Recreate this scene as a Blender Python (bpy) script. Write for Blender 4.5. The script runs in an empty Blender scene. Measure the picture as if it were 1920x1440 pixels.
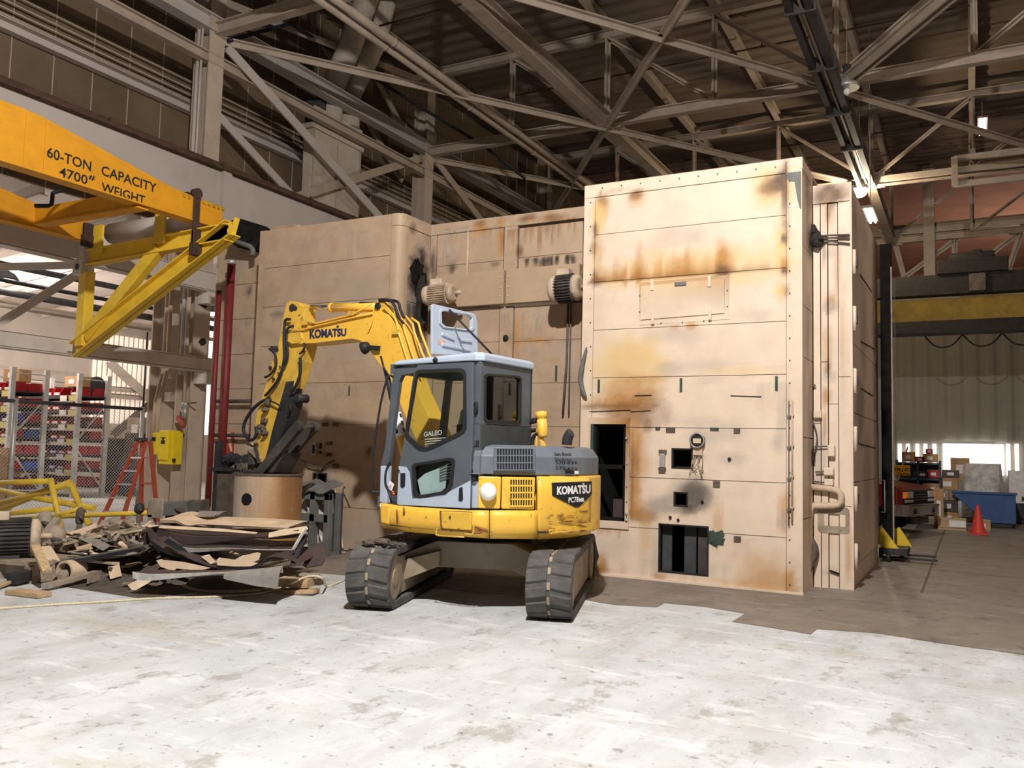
import bpy, bmesh, math, random
from mathutils import Vector, Matrix, noise, geometry
rnd = random.Random(7)
scene = bpy.context.scene
COL = scene.collection

# ------------------------------------------------------------------ camera
YAW, PITCH, ROLL, FPX, CAMH = .4933684, .0778760, .0248861, 1596.14, 1.65
fw = Vector((-math.sin(YAW)*math.cos(PITCH), math.cos(YAW)*math.cos(PITCH), math.sin(PITCH)))
r0 = Vector((math.cos(YAW), math.sin(YAW), 0)); u0 = r0.cross(fw)
rt = r0*math.cos(ROLL) + u0*math.sin(ROLL)
up = u0*math.cos(ROLL) - r0*math.sin(ROLL)
CAM = Vector((0, 0, CAMH))
cd = bpy.data.cameras.new('camera'); cam = bpy.data.objects.new('camera', cd); COL.objects.link(cam)
cd.sensor_fit = 'HORIZONTAL'; cd.sensor_width = 36; cd.lens = 36*FPX/1920
cd.clip_start = .05; cd.clip_end = 200
cam.matrix_world = Matrix(((rt.x, up.x, -fw.x, 0), (rt.y, up.y, -fw.y, 0), (rt.z, up.z, -fw.z, CAMH), (0, 0, 0, 1)))
scene.camera = cam

# surveying helpers: where a sight line meets a real plane of the hall
def sight(px, py): return rt*((px-960)/FPX) - up*((py-720)/FPX) + fw
def on_x(px, py, X): d = sight(px, py); return CAM + d*(X/d.x)
def on_y(px, py, Y): d = sight(px, py); return CAM + d*(Y/d.y)
def on_z(px, py, Z=0): d = sight(px, py); return CAM + d*((Z-CAMH)/d.z)

# ------------------------------------------------------------------ world, exposure, light
scene.view_settings.view_transform = 'Standard'
scene.view_settings.look = 'None'
scene.view_settings.gamma = 1
scene.view_settings.use_curve_mapping = False
scene.view_settings.exposure = 0.0
w = bpy.data.worlds.new('ambient_fill'); scene.world = w; w.use_nodes = True
w.node_tree.nodes['Background'].inputs[0].default_value = (1, .80, .62, 1)
w.node_tree.nodes['Background'].inputs[1].default_value = .04  # faint warm ambient fill added to lift the shade

def lamp(name, loc, power, color=(1, .93, .84), radius=.16, kind='POINT', size=.5, rot=None, spread=None):
    l = bpy.data.lights.new(name, kind); l.energy = power; l.color = color
    if kind == 'POINT': l.shadow_soft_size = radius
    if kind == 'AREA':
        l.shape = 'RECTANGLE'; l.size = size[0]; l.size_y = size[1]
        if spread: l.spread = spread
    o = bpy.data.objects.new(name, l); o.location = loc
    if rot: o.rotation_euler = rot
    COL.objects.link(o); return o

HIGHBAYS = [  # place, power, colour: metal halide high bays under the roof trusses
    ((-1.4, 1.9, 9.3), 6700, (1, .965, .92)),
    (tuple(on_y(1588, 172, 22.6)), 0, None),
    (tuple(on_y(1612, 360, 31.4)), 750, (1, .82, .58)),
    ((4.0, 15.5, 10.6), 620, (1, .84, .74)),
]
for i, (p, e, c) in enumerate(HIGHBAYS):
    if e: lamp('highbay_light', (p[0], p[1], p[2]-(.42 if i == 2 else .06)), e, c)
# side aisle behind the column row
lamp('aisle_light', (-23.5, 9.3, 4.9), 480, (1, .9, .82), .2)
lamp('aisle_light', (-24.5, 14.5, 4.9), 480, (1, .9, .82), .2)
lamp('aisle_light', (-22, 21.5, 5.0), 340, (1, .9, .82), .2)
# far bay beyond the crane and the daylight window in the back wall
lamp('far_bay_light', (3, 52, 9.5), 800, (1, .68, .54), .3)
lamp('far_bay_light', (12, 54, 9.5), 650, (1, .68, .54), .3)

# ------------------------------------------------------------------ materials
MATS = {}
def mat(name, color, rough=.6, metal=0, nz=.12, scale=6, bump=0, dark=None, dscale=2.2, damt=.0, wear=None, wamt=0, wscale=9, emit=0, trans=0, alpha=1, stain=False, spec=.4, coords='Object', stretch=None, coat=0):
    m = bpy.data.materials.new(name); m.use_nodes = True; nt = m.node_tree; N = nt.nodes; L = nt.links
    b = N['Principled BSDF']
    b.inputs['Roughness'].default_value = rough; b.inputs['Metallic'].default_value = metal
    b.inputs['Specular IOR Level'].default_value = spec
    if coat: b.inputs['Coat Weight'].default_value = coat
    tc = N.new('ShaderNodeTexCoord'); vec = tc.outputs[coords]
    if stretch:
        mp = N.new('ShaderNodeMapping'); mp.inputs['Scale'].default_value = stretch
        L.new(vec, mp.inputs['Vector']); vec = mp.outputs[0]
    def noise_(sc, det=5, ro=.6, v=None):
        n = N.new('ShaderNodeTexNoise'); n.inputs['Scale'].default_value = sc; n.inputs['Detail'].default_value = det
        n.inputs['Roughness'].default_value = ro; L.new(v or vec, n.inputs['Vector']); return n.outputs['Fac']
    def ramp(fac, a, c):
        r = N.new('ShaderNodeMapRange'); r.inputs['From Min'].default_value = a; r.inputs['From Max'].default_value = c
        r.interpolation_type = 'SMOOTHSTEP'; L.new(fac, r.inputs['Value']); return r.outputs['Result']
    def mixc(fac, A, B, mode='MIX', k=None):
        x = N.new('ShaderNodeMix'); x.data_type = 'RGBA'; x.blend_type = mode
        if fac is None: x.inputs['Factor'].default_value = k
        else: L.new(fac, x.inputs['Factor'])
        for sock, v in ((x.inputs[6], A), (x.inputs[7], B)):
            if isinstance(v, tuple): sock.default_value = (*v[:3], 1)
            else: L.new(v, sock)
        return x.outputs[2]
    def mul(f, k):
        q = N.new('ShaderNodeMath'); q.operation = 'MULTIPLY'; q.use_clamp = True
        L.new(f, q.inputs[0])
        if isinstance(k, (int, float)): q.inputs[1].default_value = k
        else: L.new(k, q.inputs[1])
        return q.outputs[0]
    c = tuple(color)
    lo = tuple(max(0, v*(1-nz)) for v in c); hi = tuple(min(1, v*(1+nz)) for v in c)
    out = mixc(ramp(noise_(scale), .32, .68), lo, hi)
    if dark and damt: out = mixc(mul(ramp(noise_(dscale, 7, .65), .45, .72), damt), out, dark)
    if wear and wamt: out = mixc(mul(ramp(noise_(wscale, 8, .7), .58, .66), wamt), out, wear)
    if stain:
        at = N.new('ShaderNodeAttribute'); at.attribute_name = 'Stain'
        br = ramp(noise_(9, 8, .72), .25, .75)
        f = N.new('ShaderNodeMath'); f.operation = 'MULTIPLY_ADD'; f.use_clamp = True
        L.new(br, f.inputs[0]); f.inputs[1].default_value = .6; f.inputs[2].default_value = .78
        out = mixc(mul(at.outputs['Alpha'], f.outputs[0]), out, at.outputs['Color'])
    L.new(out, b.inputs['Base Color'])
    if bump:
        bp = N.new('ShaderNodeBump'); bp.inputs['Strength'].default_value = bump; bp.inputs['Distance'].default_value = .02
        L.new(noise_(scale*4, 6, .6), bp.inputs['Height']); L.new(bp.outputs[0], b.inputs['Normal'])
    if emit:
        b.inputs['Emission Color'].default_value = (*c, 1); b.inputs['Emission Strength'].default_value = emit
    if trans: b.inputs['Transmission Weight'].default_value = trans
    if alpha < 1: b.inputs['Alpha'].default_value = alpha
    MATS[name] = m; return m

M = mat
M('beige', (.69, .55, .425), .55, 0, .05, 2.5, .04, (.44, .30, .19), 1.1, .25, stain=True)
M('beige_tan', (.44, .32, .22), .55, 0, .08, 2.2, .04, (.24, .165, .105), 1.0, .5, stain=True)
M('column', (.50, .405, .32), .55, 0, .06, 2, .03, (.26, .20, .15), 1.4, .4)
M('beige_tan_plain', (.44, .315, .21), .55, 0, .06, 2.2, .04, (.28, .19, .12), .9, .3)
M('beige_plain', (.69, .55, .42), .55, 0, .06, 3, .05, (.36, .27, .19), 1.7, .35)
M('beige_dim', (.56, .42, .30), .6, 0, .08, 3, .05, (.22, .16, .11), 1.6, .5)
M('seam', (.09, .065, .045), .85, nz=.3)
M('rust', (.23, .085, .03), .9, 0, .35, 9, .2)
M('black', (.010, .009, .008), .85, nz=.3, spec=.08)
M('void', (.004, .004, .004), .95, nz=.1)  # near-black for hollows: their inner shade put into the colour
M('soot', (.022, .019, .016), .95, 0, .5, 12, .3)
M('green_trim', (.035, .06, .042), .7, nz=.3)
M('white_steel', (.60, .535, .475), .55, 0, .06, 2, .03, (.30, .24, .19), 1.4, .35)
M('roof_steel', (.40, .325, .26), .6, 0, .08, 2, .03, (.20, .15, .11), 1.2, .35)
M('girder', (.52, .46, .42), .55, 0, .05, 1.6, .03, (.30, .25, .21), .8, .4)
M('rail_rust', (.085, .045, .03), .85, 0, .3, 5, .1)
M('deck', (.17, .125, .095), .8, 0, .1, 1, 0, (.11, .08, .06), .35, .4)
M('siding', (.155, .108, .066), .7, 0, .1, .8, 0, (.08, .055, .035), .5, .5)
M('spreader', (.66, .29, .010), .5, 0, .05, 3, .03, (.36, .15, .012), 2.5, .3)
M('bracket_yellow', (.84, .55, .045), .5, 0, .06, 3, .03, (.40, .27, .03), 2.5, .35)
M('strap', (.055, .028, .022), .75, nz=.25)
M('ex_yellow', (.84, .49, .065), .38, 0, .03, 4, .02, (.62, .36, .04), 3, .18, (.10, .05, .02), .55, 11, coat=.15)
M('ex_yellow_worn', (.72, .44, .06), .5, 0, .06, 4, .04, (.20, .13, .045), 3, .55, (.09, .05, .02), .9, 8)
M('ex_grey', (.085, .098, .115), .48, 0, .06, 5, .03, (.13, .14, .15), 3, .3)
M('ex_hood', (.135, .155, .185), .5, 0, .08, 4, .03, (.22, .23, .24), 2.5, .35)
M('ex_blue', (.42, .49, .59), .45, 0, .04, 4, .02, (.28, .31, .35), 3, .25)
M('ex_dark', (.022, .022, .026), .6, 0, .3, 8, .05, (.06, .05, .04), 3, .4)
M('thumb', (.07, .062, .054), .7, 0, .25, 7, .15, (.025, .022, .02), 3, .6)
M('rubber', (.082, .077, .073), .85, 0, .2, 7, .15, (.19, .175, .155), 3.2, .5)
M('rubber_black', (.015, .015, .015), .6, nz=.2)
M('track_steel', (.34, .27, .19), .7, 0, .15, 5, .1, (.13, .10, .075), 2, .5)
M('undercarriage', (.30, .245, .19), .8, 0, .2, 4, .1, (.06, .05, .04), 2, .6)
M('chrome', (.75, .74, .72), .18, 1, .05, 4)
M('dull_metal', (.40, .375, .345), .42, .4, .15, 5, .05, (.15, .13, .12), 2, .5)
M('galv', (.46, .45, .43), .45, .5, .12, 6, .03)
M('white', (.80, .79, .76), .5, nz=.04)
M('white_cap', (.93, .92, .90), .35, nz=.02)
M('ink', (.012, .012, .016), .6, nz=.1)
M('ink_blue', (.018, .028, .085), .55, nz=.15)
M('seat', (.34, .41, .39), .8, nz=.12)
M('interior', (.045, .05, .052), .7, nz=.2)
M('floor', (.60, .585, .565), .5, 0, .07, .8, 0)
M('brown_sheet', (.075, .05, .045), .5, 0, .15, 3, .05, (.03, .022, .02), 2, .4)
M('tan_sheet', (.66, .50, .34), .6, 0, .1, 3, .05, (.34, .24, .15), 2.5, .4)
M('bright_edge', (.62, .60, .57), .35, .35, .15, 9)
M('wood', (.50, .35, .20), .75, 0, .2, 4, .1, (.25, .16, .09), 5, .5, stretch=(1, 6, 6))
M('grey_wood', (.34, .27, .20), .8, 0, .2, 4, .1, (.15, .11, .08), 5, .5, stretch=(1, 6, 6))
M('dust', (.33, .265, .20), .85, 0, .2, 5, .2, (.12, .09, .07), 3, .6)
M('dust_dark', (.105, .083, .065), .85, 0, .3, 5, .2, (.05, .04, .03), 3, .6)
M('motor_dark', (.05, .045, .042), .7, 0, .25, 6, .1, (.14, .11, .085), 3, .4)
M('motor_beige', (.60, .47, .34), .6, 0, .12, 5, .1, (.12, .09, .06), 3, .5)
M('yellow_pipe', (.68, .46, .045), .5, 0, .08, 5, .05, (.30, .19, .04), 4, .4)
M('cabinet_grey', (.135, .135, .125), .65, 0, .15, 4, .1, (.05, .045, .04), 3, .5)
M('plastic_film', (.50, .47, .43), .22, nz=.35, scale=4, bump=.9)
M('rope', (.62, .54, .38), .9, nz=.2, scale=60)
M('red_pipe', (.17, .018, .018), .55, nz=.15)
M('ladder_red', (.40, .075, .04), .55, 0, .12, 6, .03, (.18, .05, .04), 3, .4)
M('aluminium', (.62, .61, .60), .4, .6, .08, 6)
M('box_yellow', (.83, .63, .02), .45, nz=.05)
M('bin_red', (.40, .012, .02), .45, nz=.12)
M('bin_blue', (.02, .08, .38), .45, nz=.12)
M('carton', (.42, .25, .12), .8, nz=.15)
M('paper', (.78, .76, .72), .7, nz=.06)
M('label_yellow', (.60, .52, .18), .6, nz=.06)
M('shelf_dark', (.05, .042, .038), .7, nz=.25)
M('rack_grey', (.62, .60, .57), .5, .2, .1, 9)
M('aisle_white', (.70, .62, .56), .7, 0, .04, 1.2)
M('aisle_wall', (.52, .45, .385), .7, 0, .06, 1.5)
M('aisle_dark', (.055, .05, .05), .7, nz=.2)
M('truck_red', (.26, .018, .015), .3, 0, .05, 4, coat=.4)
M('truck_dark', (.02, .02, .022), .5, nz=.2)
M('lens_clear', (.62, .60, .55), .15, nz=.05)
M('lens_amber', (.90, .22, .03), .2, nz=.05, emit=.25)
M('sign_yellow', (.86, .50, .02), .5, nz=.04)
M('cone_red', (.62, .05, .035), .55, nz=.06)
M('dumpster_blue', (.035, .085, .24), .55, 0, .1, 3, .03, (.02, .04, .10), 2, .4)
M('shelf_blue', (.05, .07, .10), .6, nz=.15)
M('back_wall', (.31, .275, .23), .7, 0, .06, 1, 0, (.2, .17, .14), .5, .4)
M('crane_yellow', (.46, .28, .02), .6, 0, .15, 2, .03, (.14, .09, .02), 1.6, .6)
M('crane_dark', (.017, .014, .011), .8, nz=.3)
M('jack_yellow', (.66, .45, .02), .5, nz=.12)
M('far_deck', (.42, .26, .19), .8, nz=.1, scale=1)
M('lamp_glow', (1, .95, .88), .4, nz=0, emit=30)
M('lamp_warm', (1, .82, .5), .4, nz=0, emit=60)
M('tube_glow', (1, .97, .94), .4, nz=0, emit=9)
M('day_panel', (1, .86, .72), .5, nz=.03, emit=.55)
M('day_bright', (1, .97, .94), .5, nz=.02, emit=2.2)
M('day_glass', (.95, .98, 1), .4, nz=.02, emit=3.2)
M('skin_photo', (.62, .42, .34), .6, nz=.2)
M('orange', (.75, .16, .05), .5, nz=.1)
M('hazard_red', (.34, .035, .03), .6, nz=.12)
M('duct', (.50, .43, .36), .6, 0, .08, 2, .03, (.18, .10, .05), 1.2, .45)

def glass(name, tint, strength=.82):
    m = bpy.data.materials.new(name); m.use_nodes = True; nt = m.node_tree; N = nt.nodes; L = nt.links
    N.remove(N['Principled BSDF'])
    t = N.new('ShaderNodeBsdfTransparent'); t.inputs[0].default_value = (*tint, 1)
    g = N.new('ShaderNodeBsdfGlossy'); g.inputs['Roughness'].default_value = .03
    f = N.new('ShaderNodeFresnel'); f.inputs[0].default_value = 1.5
    ns = N.new('ShaderNodeTexNoise'); ns.inputs['Scale'].default_value = 3
    q = N.new('ShaderNodeMath'); q.operation = 'MULTIPLY_ADD'; L.new(ns.outputs['Fac'], q.inputs[0]); q.inputs[1].default_value = .06
    L.new(f.outputs[0], q.inputs[2])
    mx = N.new('ShaderNodeMixShader'); L.new(q.outputs[0], mx.inputs[0]); L.new(t.outputs[0], mx.inputs[1]); L.new(g.outputs[0], mx.inputs[2])
    L.new(mx.outputs[0], N['Material Output'].inputs[0]); MATS[name] = m
glass('cab_glass', (.88, .94, .89))
M('film_panel', (.27, .38, .37), .45, nz=.12, scale=3)

def floor_material():
    m = MATS['floor']; nt = m.node_tree; N = nt.nodes; L = nt.links
    for n in list(N):
        if n.type not in ('BSDF_PRINCIPLED', 'OUTPUT_MATERIAL'): N.remove(n)
    b = N['Principled BSDF']
    geo = N.new('ShaderNodeNewGeometry')
    def nz(sc, det, ro, st=None):
        mp = N.new('ShaderNodeMapping'); mp.inputs['Rotation'].default_value = (0, 0, .35)
        if st: mp.inputs['Scale'].default_value = st
        L.new(geo.outputs['Position'], mp.inputs['Vector'])
        n = N.new('ShaderNodeTexNoise'); n.inputs['Scale'].default_value = sc; n.inputs['Detail'].default_value = det; n.inputs['Roughness'].default_value = ro
        L.new(mp.outputs[0], n.inputs['Vector']); return n.outputs['Fac']
    def rg(f, a, c, o0=0, o1=1):
        r = N.new('ShaderNodeMapRange'); r.interpolation_type = 'SMOOTHSTEP'
        r.inputs[1].default_value = a; r.inputs[2].default_value = c; r.inputs[3].default_value = o0; r.inputs[4].default_value = o1
        L.new(f, r.inputs[0]); return r.outputs[0]
    def mx(f, A, B):
        x = N.new('ShaderNodeMix'); x.data_type = 'RGBA'; L.new(f, x.inputs[0])
        for s, v in ((x.inputs[6], A), (x.inputs[7], B)):
            if isinstance(v, tuple): s.default_value = (*v, 1)
            else: L.new(v, s)
        return x.outputs[2]
    c = mx(rg(nz(.8, 6, .65), .3, .7), (.47, .485, .495), (.60, .612, .62))
    c = mx(rg(nz(1.5, 10, .75, (1, .3, 1)), .47, .60, 0, .45), c, (.38, .375, .36))       # scuffed streaks
    c = mx(rg(nz(.55, 9, .72, (.8, 1.6, 1)), .52, .64, 0, .5), c, (.44, .37, .29))       # broad rusty stains
    c = mx(rg(nz(2.6, 10, .75, (1, .6, 1)), .545, .64, 0, .7), c, (.30, .275, .245))       # brown smudges
    c = mx(rg(nz(6, 9, .7), .585, .66, 0, .75), c, (.22, .20, .18))                        # small stains
    c = mx(rg(nz(17, 4, .55), .655, .70, 0, .8), c, (.17, .15, .13))                       # specks
    c = mx(rg(nz(2.3, 9, .75, (.5, 1.6, 1)), .53, .65, 0, .55), c, (.76, .765, .76))      # white scrapes
    L.new(c, b.inputs['Base Color']); L.new(rg(nz(2, 5, .6), .3, .7, .5, .75), b.inputs['Roughness'])
    bp = N.new('ShaderNodeBump'); bp.inputs['Strength'].default_value = .12; bp.inputs['Distance'].default_value = .01
    L.new(nz(14, 6, .65), bp.inputs['Height']); L.new(bp.outputs[0], b.inputs['Normal'])
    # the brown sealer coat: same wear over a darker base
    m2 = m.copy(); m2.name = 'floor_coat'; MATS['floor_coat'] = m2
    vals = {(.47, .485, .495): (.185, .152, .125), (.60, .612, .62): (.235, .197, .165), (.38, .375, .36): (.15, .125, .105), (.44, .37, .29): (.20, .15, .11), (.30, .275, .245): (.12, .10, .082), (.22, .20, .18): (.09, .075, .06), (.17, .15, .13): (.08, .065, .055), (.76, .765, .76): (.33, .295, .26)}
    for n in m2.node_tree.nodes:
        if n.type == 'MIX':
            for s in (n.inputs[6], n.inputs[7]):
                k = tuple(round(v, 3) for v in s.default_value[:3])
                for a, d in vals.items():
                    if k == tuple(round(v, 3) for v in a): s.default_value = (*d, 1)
floor_material()

# ------------------------------------------------------------------ mesh building
class MB:
    def __init__(s): s.v = []; s.f = []; s.sm = []; s.stain = None
    def add(s, vs, fs, smooth=False):
        b = len(s.v); s.v += [Vector(q) for q in vs]
        for q in fs: s.f.append(tuple(b+i for i in q)); s.sm.append(smooth)
        return s
    def box(s, x0, x1, y0, y1, z0, z1):
        return s.add([(x0,y0,z0),(x1,y0,z0),(x1,y1,z0),(x0,y1,z0),(x0,y0,z1),(x1,y0,z1),(x1,y1,z1),(x0,y1,z1)],
                     [(0,3,2,1),(4,5,6,7),(0,1,5,4),(1,2,6,5),(2,3,7,6),(3,0,4,7)])
    def obox(s, c, size, ax, ay, az):
        c = Vector(c); h = [Vector(a).normalized()*k/2 for a, k in zip((ax, ay, az), size)]
        vs = [c+h[0]*i+h[1]*j+h[2]*k for k in (-1, 1) for i, j in ((-1,-1),(1,-1),(1,1),(-1,1))]
        return s.add(vs, [(0,3,2,1),(4,5,6,7),(0,1,5,4),(1,2,6,5),(2,3,7,6),(3,0,4,7)])
    def frame(s, p0, p1, upv=(0, 0, 1)):
        p0, p1 = Vector(p0), Vector(p1); d = (p1-p0).normalized(); u = Vector(upv)
        if abs(d.dot(u)) > .98: u = Vector((0, 1, 0))
        sd = d.cross(u).normalized(); u = sd.cross(d).normalized(); return p0, p1, d, sd, u
    def bar(s, p0, p1, w, h, upv=(0, 0, 1), w2=None, h2=None):
        p0, p1, d, sd, u = s.frame(p0, p1, upv); w2 = w if w2 is None else w2; h2 = h if h2 is None else h2
        vs = [p0+sd*i*w/2+u*j*h/2 for i, j in ((-1,-1),(1,-1),(1,1),(-1,1))] + [p1+sd*i*w2/2+u*j*h2/2 for i, j in ((-1,-1),(1,-1),(1,1),(-1,1))]
        return s.add(vs, [(0,3,2,1),(4,5,6,7),(0,1,5,4),(1,2,6,5),(2,3,7,6),(3,0,4,7)])
    def sect(s, p0, p1, rects, upv=(0, 0, 1)):   # rolled steel section: rects of (side0,side1,up0,up1)
        p0, p1, d, sd, u = s.frame(p0, p1, upv)
        for a, b, c, e in rects:
            vs = [q+sd*i+u*j for q in (p0, p1) for i, j in ((a,c),(b,c),(b,e),(a,e))]
            s.add(vs, [(0,3,2,1),(4,5,6,7),(0,1,5,4),(1,2,6,5),(2,3,7,6),(3,0,4,7)])
        return s
    def ibeam(s, p0, p1, h, w, t=.02, upv=(0, 0, 1)):
        return s.sect(p0, p1, [(-w/2,w/2,-h/2,-h/2+t),(-w/2,w/2,h/2-t,h/2),(-t/2,t/2,-h/2+t,h/2-t)], upv)
    def channel(s, p0, p1, h, w, t=.018, upv=(0, 0, 1), side=1):
        a = (0, w*side) if side > 0 else (w*side, 0); q = (0, t*side) if side > 0 else (t*side, 0)
        return s.sect(p0, p1, [(*a,-h/2,-h/2+t),(*a,h/2-t,h/2),(*q,-h/2+t,h/2-t)], upv)
    def angle(s, p0, p1, w=.1, t=.014, upv=(0, 0, 1)):
        return s.sect(p0, p1, [(-w/2,w/2,0,t),(-t/2,t/2,-w,0)], upv)
    def cyl(s, p0, p1, r, r2=None, n=20, cap=True, smooth=True):
        p0, p1, d, sd, u = s.frame(p0, p1); r2 = r if r2 is None else r2
        vs = [p0+(sd*math.cos(a)+u*math.sin(a))*r for a in [2*math.pi*i/n for i in range(n)]] + [p1+(sd*math.cos(a)+u*math.sin(a))*r2 for a in [2*math.pi*i/n for i in range(n)]]
        s.add(vs, [(i,(i+1)%n,n+(i+1)%n,n+i) for i in range(n)], smooth)
        if cap:
            b = len(s.v)-2*n; s.f += [tuple(b+i for i in range(n))[::-1], tuple(b+n+i for i in range(n))]; s.sm += [False, False]
        return s
    def ring(s, p0, p1, ro, ri, n=24):           # a hollow pipe with wall thickness
        p0, p1, d, sd, u = s.frame(p0, p1); A = [2*math.pi*i/n for i in range(n)]
        vs = [p+(sd*math.cos(a)+u*math.sin(a))*r for p, r in ((p0,ro),(p1,ro),(p1,ri),(p0,ri)) for a in A]
        for k in range(4): pass
        s.add(vs, [(k*n+i, k*n+(i+1)%n, ((k+1)%4)*n+(i+1)%n, ((k+1)%4)*n+i) for k in range(4) for i in range(n)], False)
        return s
    def tube(s, pts, r, n=8, smooth=True, round_=0):
        pts = [Vector(p) for p in pts]
        if round_:
            n0 = len(pts); pts = spline(pts, round_)
            if isinstance(r, list): r = [r[min(int(i/round_), n0-2)]*(1-(i/round_-min(int(i/round_), n0-2)))+r[min(int(i/round_), n0-2)+1]*(i/round_-min(int(i/round_), n0-2)) for i in range(len(pts))]
        vs = []; prev = None
        for i, p in enumerate(pts):
            d = (pts[min(i+1, len(pts)-1)]-pts[max(i-1, 0)]).normalized()
            if prev is None:
                u = Vector((0,0,1)) if abs(d.z) < .9 else Vector((0,1,0)); sd = d.cross(u).normalized()
            else: sd = (prev-d*prev.dot(d)).normalized()
            prev = sd; u = sd.cross(d)
            rr = r[i] if isinstance(r, list) else r
            vs += [p+(sd*math.cos(a)+u*math.sin(a))*rr for a in [2*math.pi*k/n for k in range(n)]]
        m = len(pts)
        fs = [(i*n+k, i*n+(k+1)%n, (i+1)*n+(k+1)%n, (i+1)*n+k) for i in range(m-1) for k in range(n)]
        s.add(vs, fs, smooth); b = len(s.v)-len(vs)
        s.f += [tuple(b+k for k in range(n))[::-1], tuple(b+(m-1)*n+k for k in range(n))]; s.sm += [False, False]
        return s
    def lathe(s, c, prof, n=24, axis=(0, 0, 1), smooth=True):   # prof: (radius, along axis)
        c = Vector(c); _, _, d, sd, u = s.frame((0,0,0), axis)
        vs = [c+d*h+(sd*math.cos(a)+u*math.sin(a))*r for r, h in prof for a in [2*math.pi*i/n for i in range(n)]]
        m = len(prof)
        s.add(vs, [(j*n+i, j*n+(i+1)%n, (j+1)*n+(i+1)%n, (j+1)*n+i) for j in range(m-1) for i in range(n)], smooth)
        b = len(s.v)-len(vs)
        if prof[0][0] > 1e-4: s.f.append(tuple(b+i for i in range(n))[::-1]); s.sm.append(False)
        if prof[-1][0] > 1e-4: s.f.append(tuple(b+(m-1)*n+i for i in range(n))); s.sm.append(False)
        return s
    def plate(s, loops, fn, a, b):                # outline with holes in 2D -> solid slab; fn(u, v, w) gives the point
        L2 = [[Vector((p[0], p[1], 0)) for p in lp] for lp in loops]
        tri = geometry.tessellate_polygon(L2); flat = [p for lp in L2 for p in lp]; n = len(flat)
        s.add([fn(p.x, p.y, a) for p in flat]+[fn(p.x, p.y, b) for p in flat],
              [tuple(t) for t in tri]+[tuple(n+i for i in t[::-1]) for t in tri])
        base = len(s.v)-2*n; o = 0
        for lp in loops:
            k = len(lp)
            for i in range(k):
                s.f.append((base+o+i, base+o+(i+1)%k, base+n+o+(i+1)%k, base+n+o+i)); s.sm.append(False)
            o += k
        return s
    def blob(s, c, r, n=10, jit=0, sq=(1, 1, 1)):
        c = Vector(c); prof = [(math.sin(math.pi*j/(n//2+1)), -math.cos(math.pi*j/(n//2+1))) for j in range(n//2+2)]
        vs = []
        for rr, h in prof:
            for i in range(n):
                a = 2*math.pi*i/n; k = 1+jit*(noise.noise(Vector((rr*3*math.cos(a)+c.x*9, rr*3*math.sin(a)+c.y*9, h*3+c.z*9))))
                vs.append(c+Vector((rr*math.cos(a)*sq[0], rr*math.sin(a)*sq[1], h*sq[2]))*r*k)
        m = len(prof); return s.add(vs, [(j*n+i, j*n+(i+1)%n, (j+1)*n+(i+1)%n, (j+1)*n+i) for j in range(m-1) for i in range(n)], jit == 0)
    def sheet(s, g, thick=.004):                  # bent sheet metal from a grid of points
        R, Cn = len(g), len(g[0]); vs = []
        def nrm(i, j):
            a = g[min(i+1,R-1)][j]-g[max(i-1,0)][j]; b = g[i][min(j+1,Cn-1)]-g[i][max(j-1,0)]
            q = a.cross(b); return q.normalized() if q.length > 1e-9 else Vector((0,0,1))
        top = [g[i][j] for i in range(R) for j in range(Cn)]; bot = [g[i][j]-nrm(i, j)*thick for i in range(R) for j in range(Cn)]
        n = R*Cn; fs = []
        for i in range(R-1):
            for j in range(Cn-1):
                q = (i*Cn+j, i*Cn+j+1, (i+1)*Cn+j+1, (i+1)*Cn+j); fs += [q, tuple(n+k for k in q[::-1])]
        e = [(i*Cn) for i in range(R)]; e2 = [i*Cn+Cn-1 for i in range(R)]; e3 = list(range(Cn)); e4 = [(R-1)*Cn+j for j in range(Cn)]
        for ed in (e, e2, e3, e4):
            for a, b in zip(ed, ed[1:]): fs.append((a, b, n+b, n+a))
        return s.add(top+bot, fs)
    def build(s, name, m, parent=None, bevel=0, seg=2, autosmooth=None, angle=.6):
        org = ORIGIN.get(parent.name, None) if parent else None
        off = org if org is not None else Vector((0,0,0))
        me = bpy.data.meshes.new(name)
        me.from_pydata([p-off for p in s.v], [], s.f)
        me.polygons.foreach_set('use_smooth', s.sm)
        bm = bmesh.new(); bm.from_mesh(me); bmesh.ops.recalc_face_normals(bm, faces=bm.faces); bm.to_mesh(me); bm.free()
        me.materials.append(MATS[m] if isinstance(m, str) else m)
        if s.stain:
            at = me.color_attributes.new('Stain', 'FLOAT_COLOR', 'POINT')
            flat = [c for p in s.v for c in s.stain(p)]; at.data.foreach_set('color', flat)
        o = bpy.data.objects.new(name, me); COL.objects.link(o)
        if parent: o.parent = parent; ORIGIN[o.name] = off
        if bevel:
            md = o.modifiers.new('edge', 'BEVEL'); md.width = bevel; md.segments = seg; md.limit_method = 'ANGLE'; md.angle_limit = angle
        return o
ORIGIN = {}
def spline(pts, k):
    out = []
    n = len(pts)
    for i in range(n-1):
        p0, p1, p2, p3 = pts[max(i-1,0)], pts[i], pts[i+1], pts[min(i+2,n-1)]
        for j in range(k):
            t = j/k; out.append(.5*((2*p1)+(p2-p0)*t+(2*p0-5*p1+4*p2-p3)*t*t+(3*p1-p0-3*p2+p3)*t**3))
    return out+[pts[-1]]
def tag(o, label, cat, group=None, kind=None):
    if label: o['label'] = label
    if cat: o['category'] = cat
    if group: o['group'] = group
    if kind: o['kind'] = kind
    return o
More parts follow.
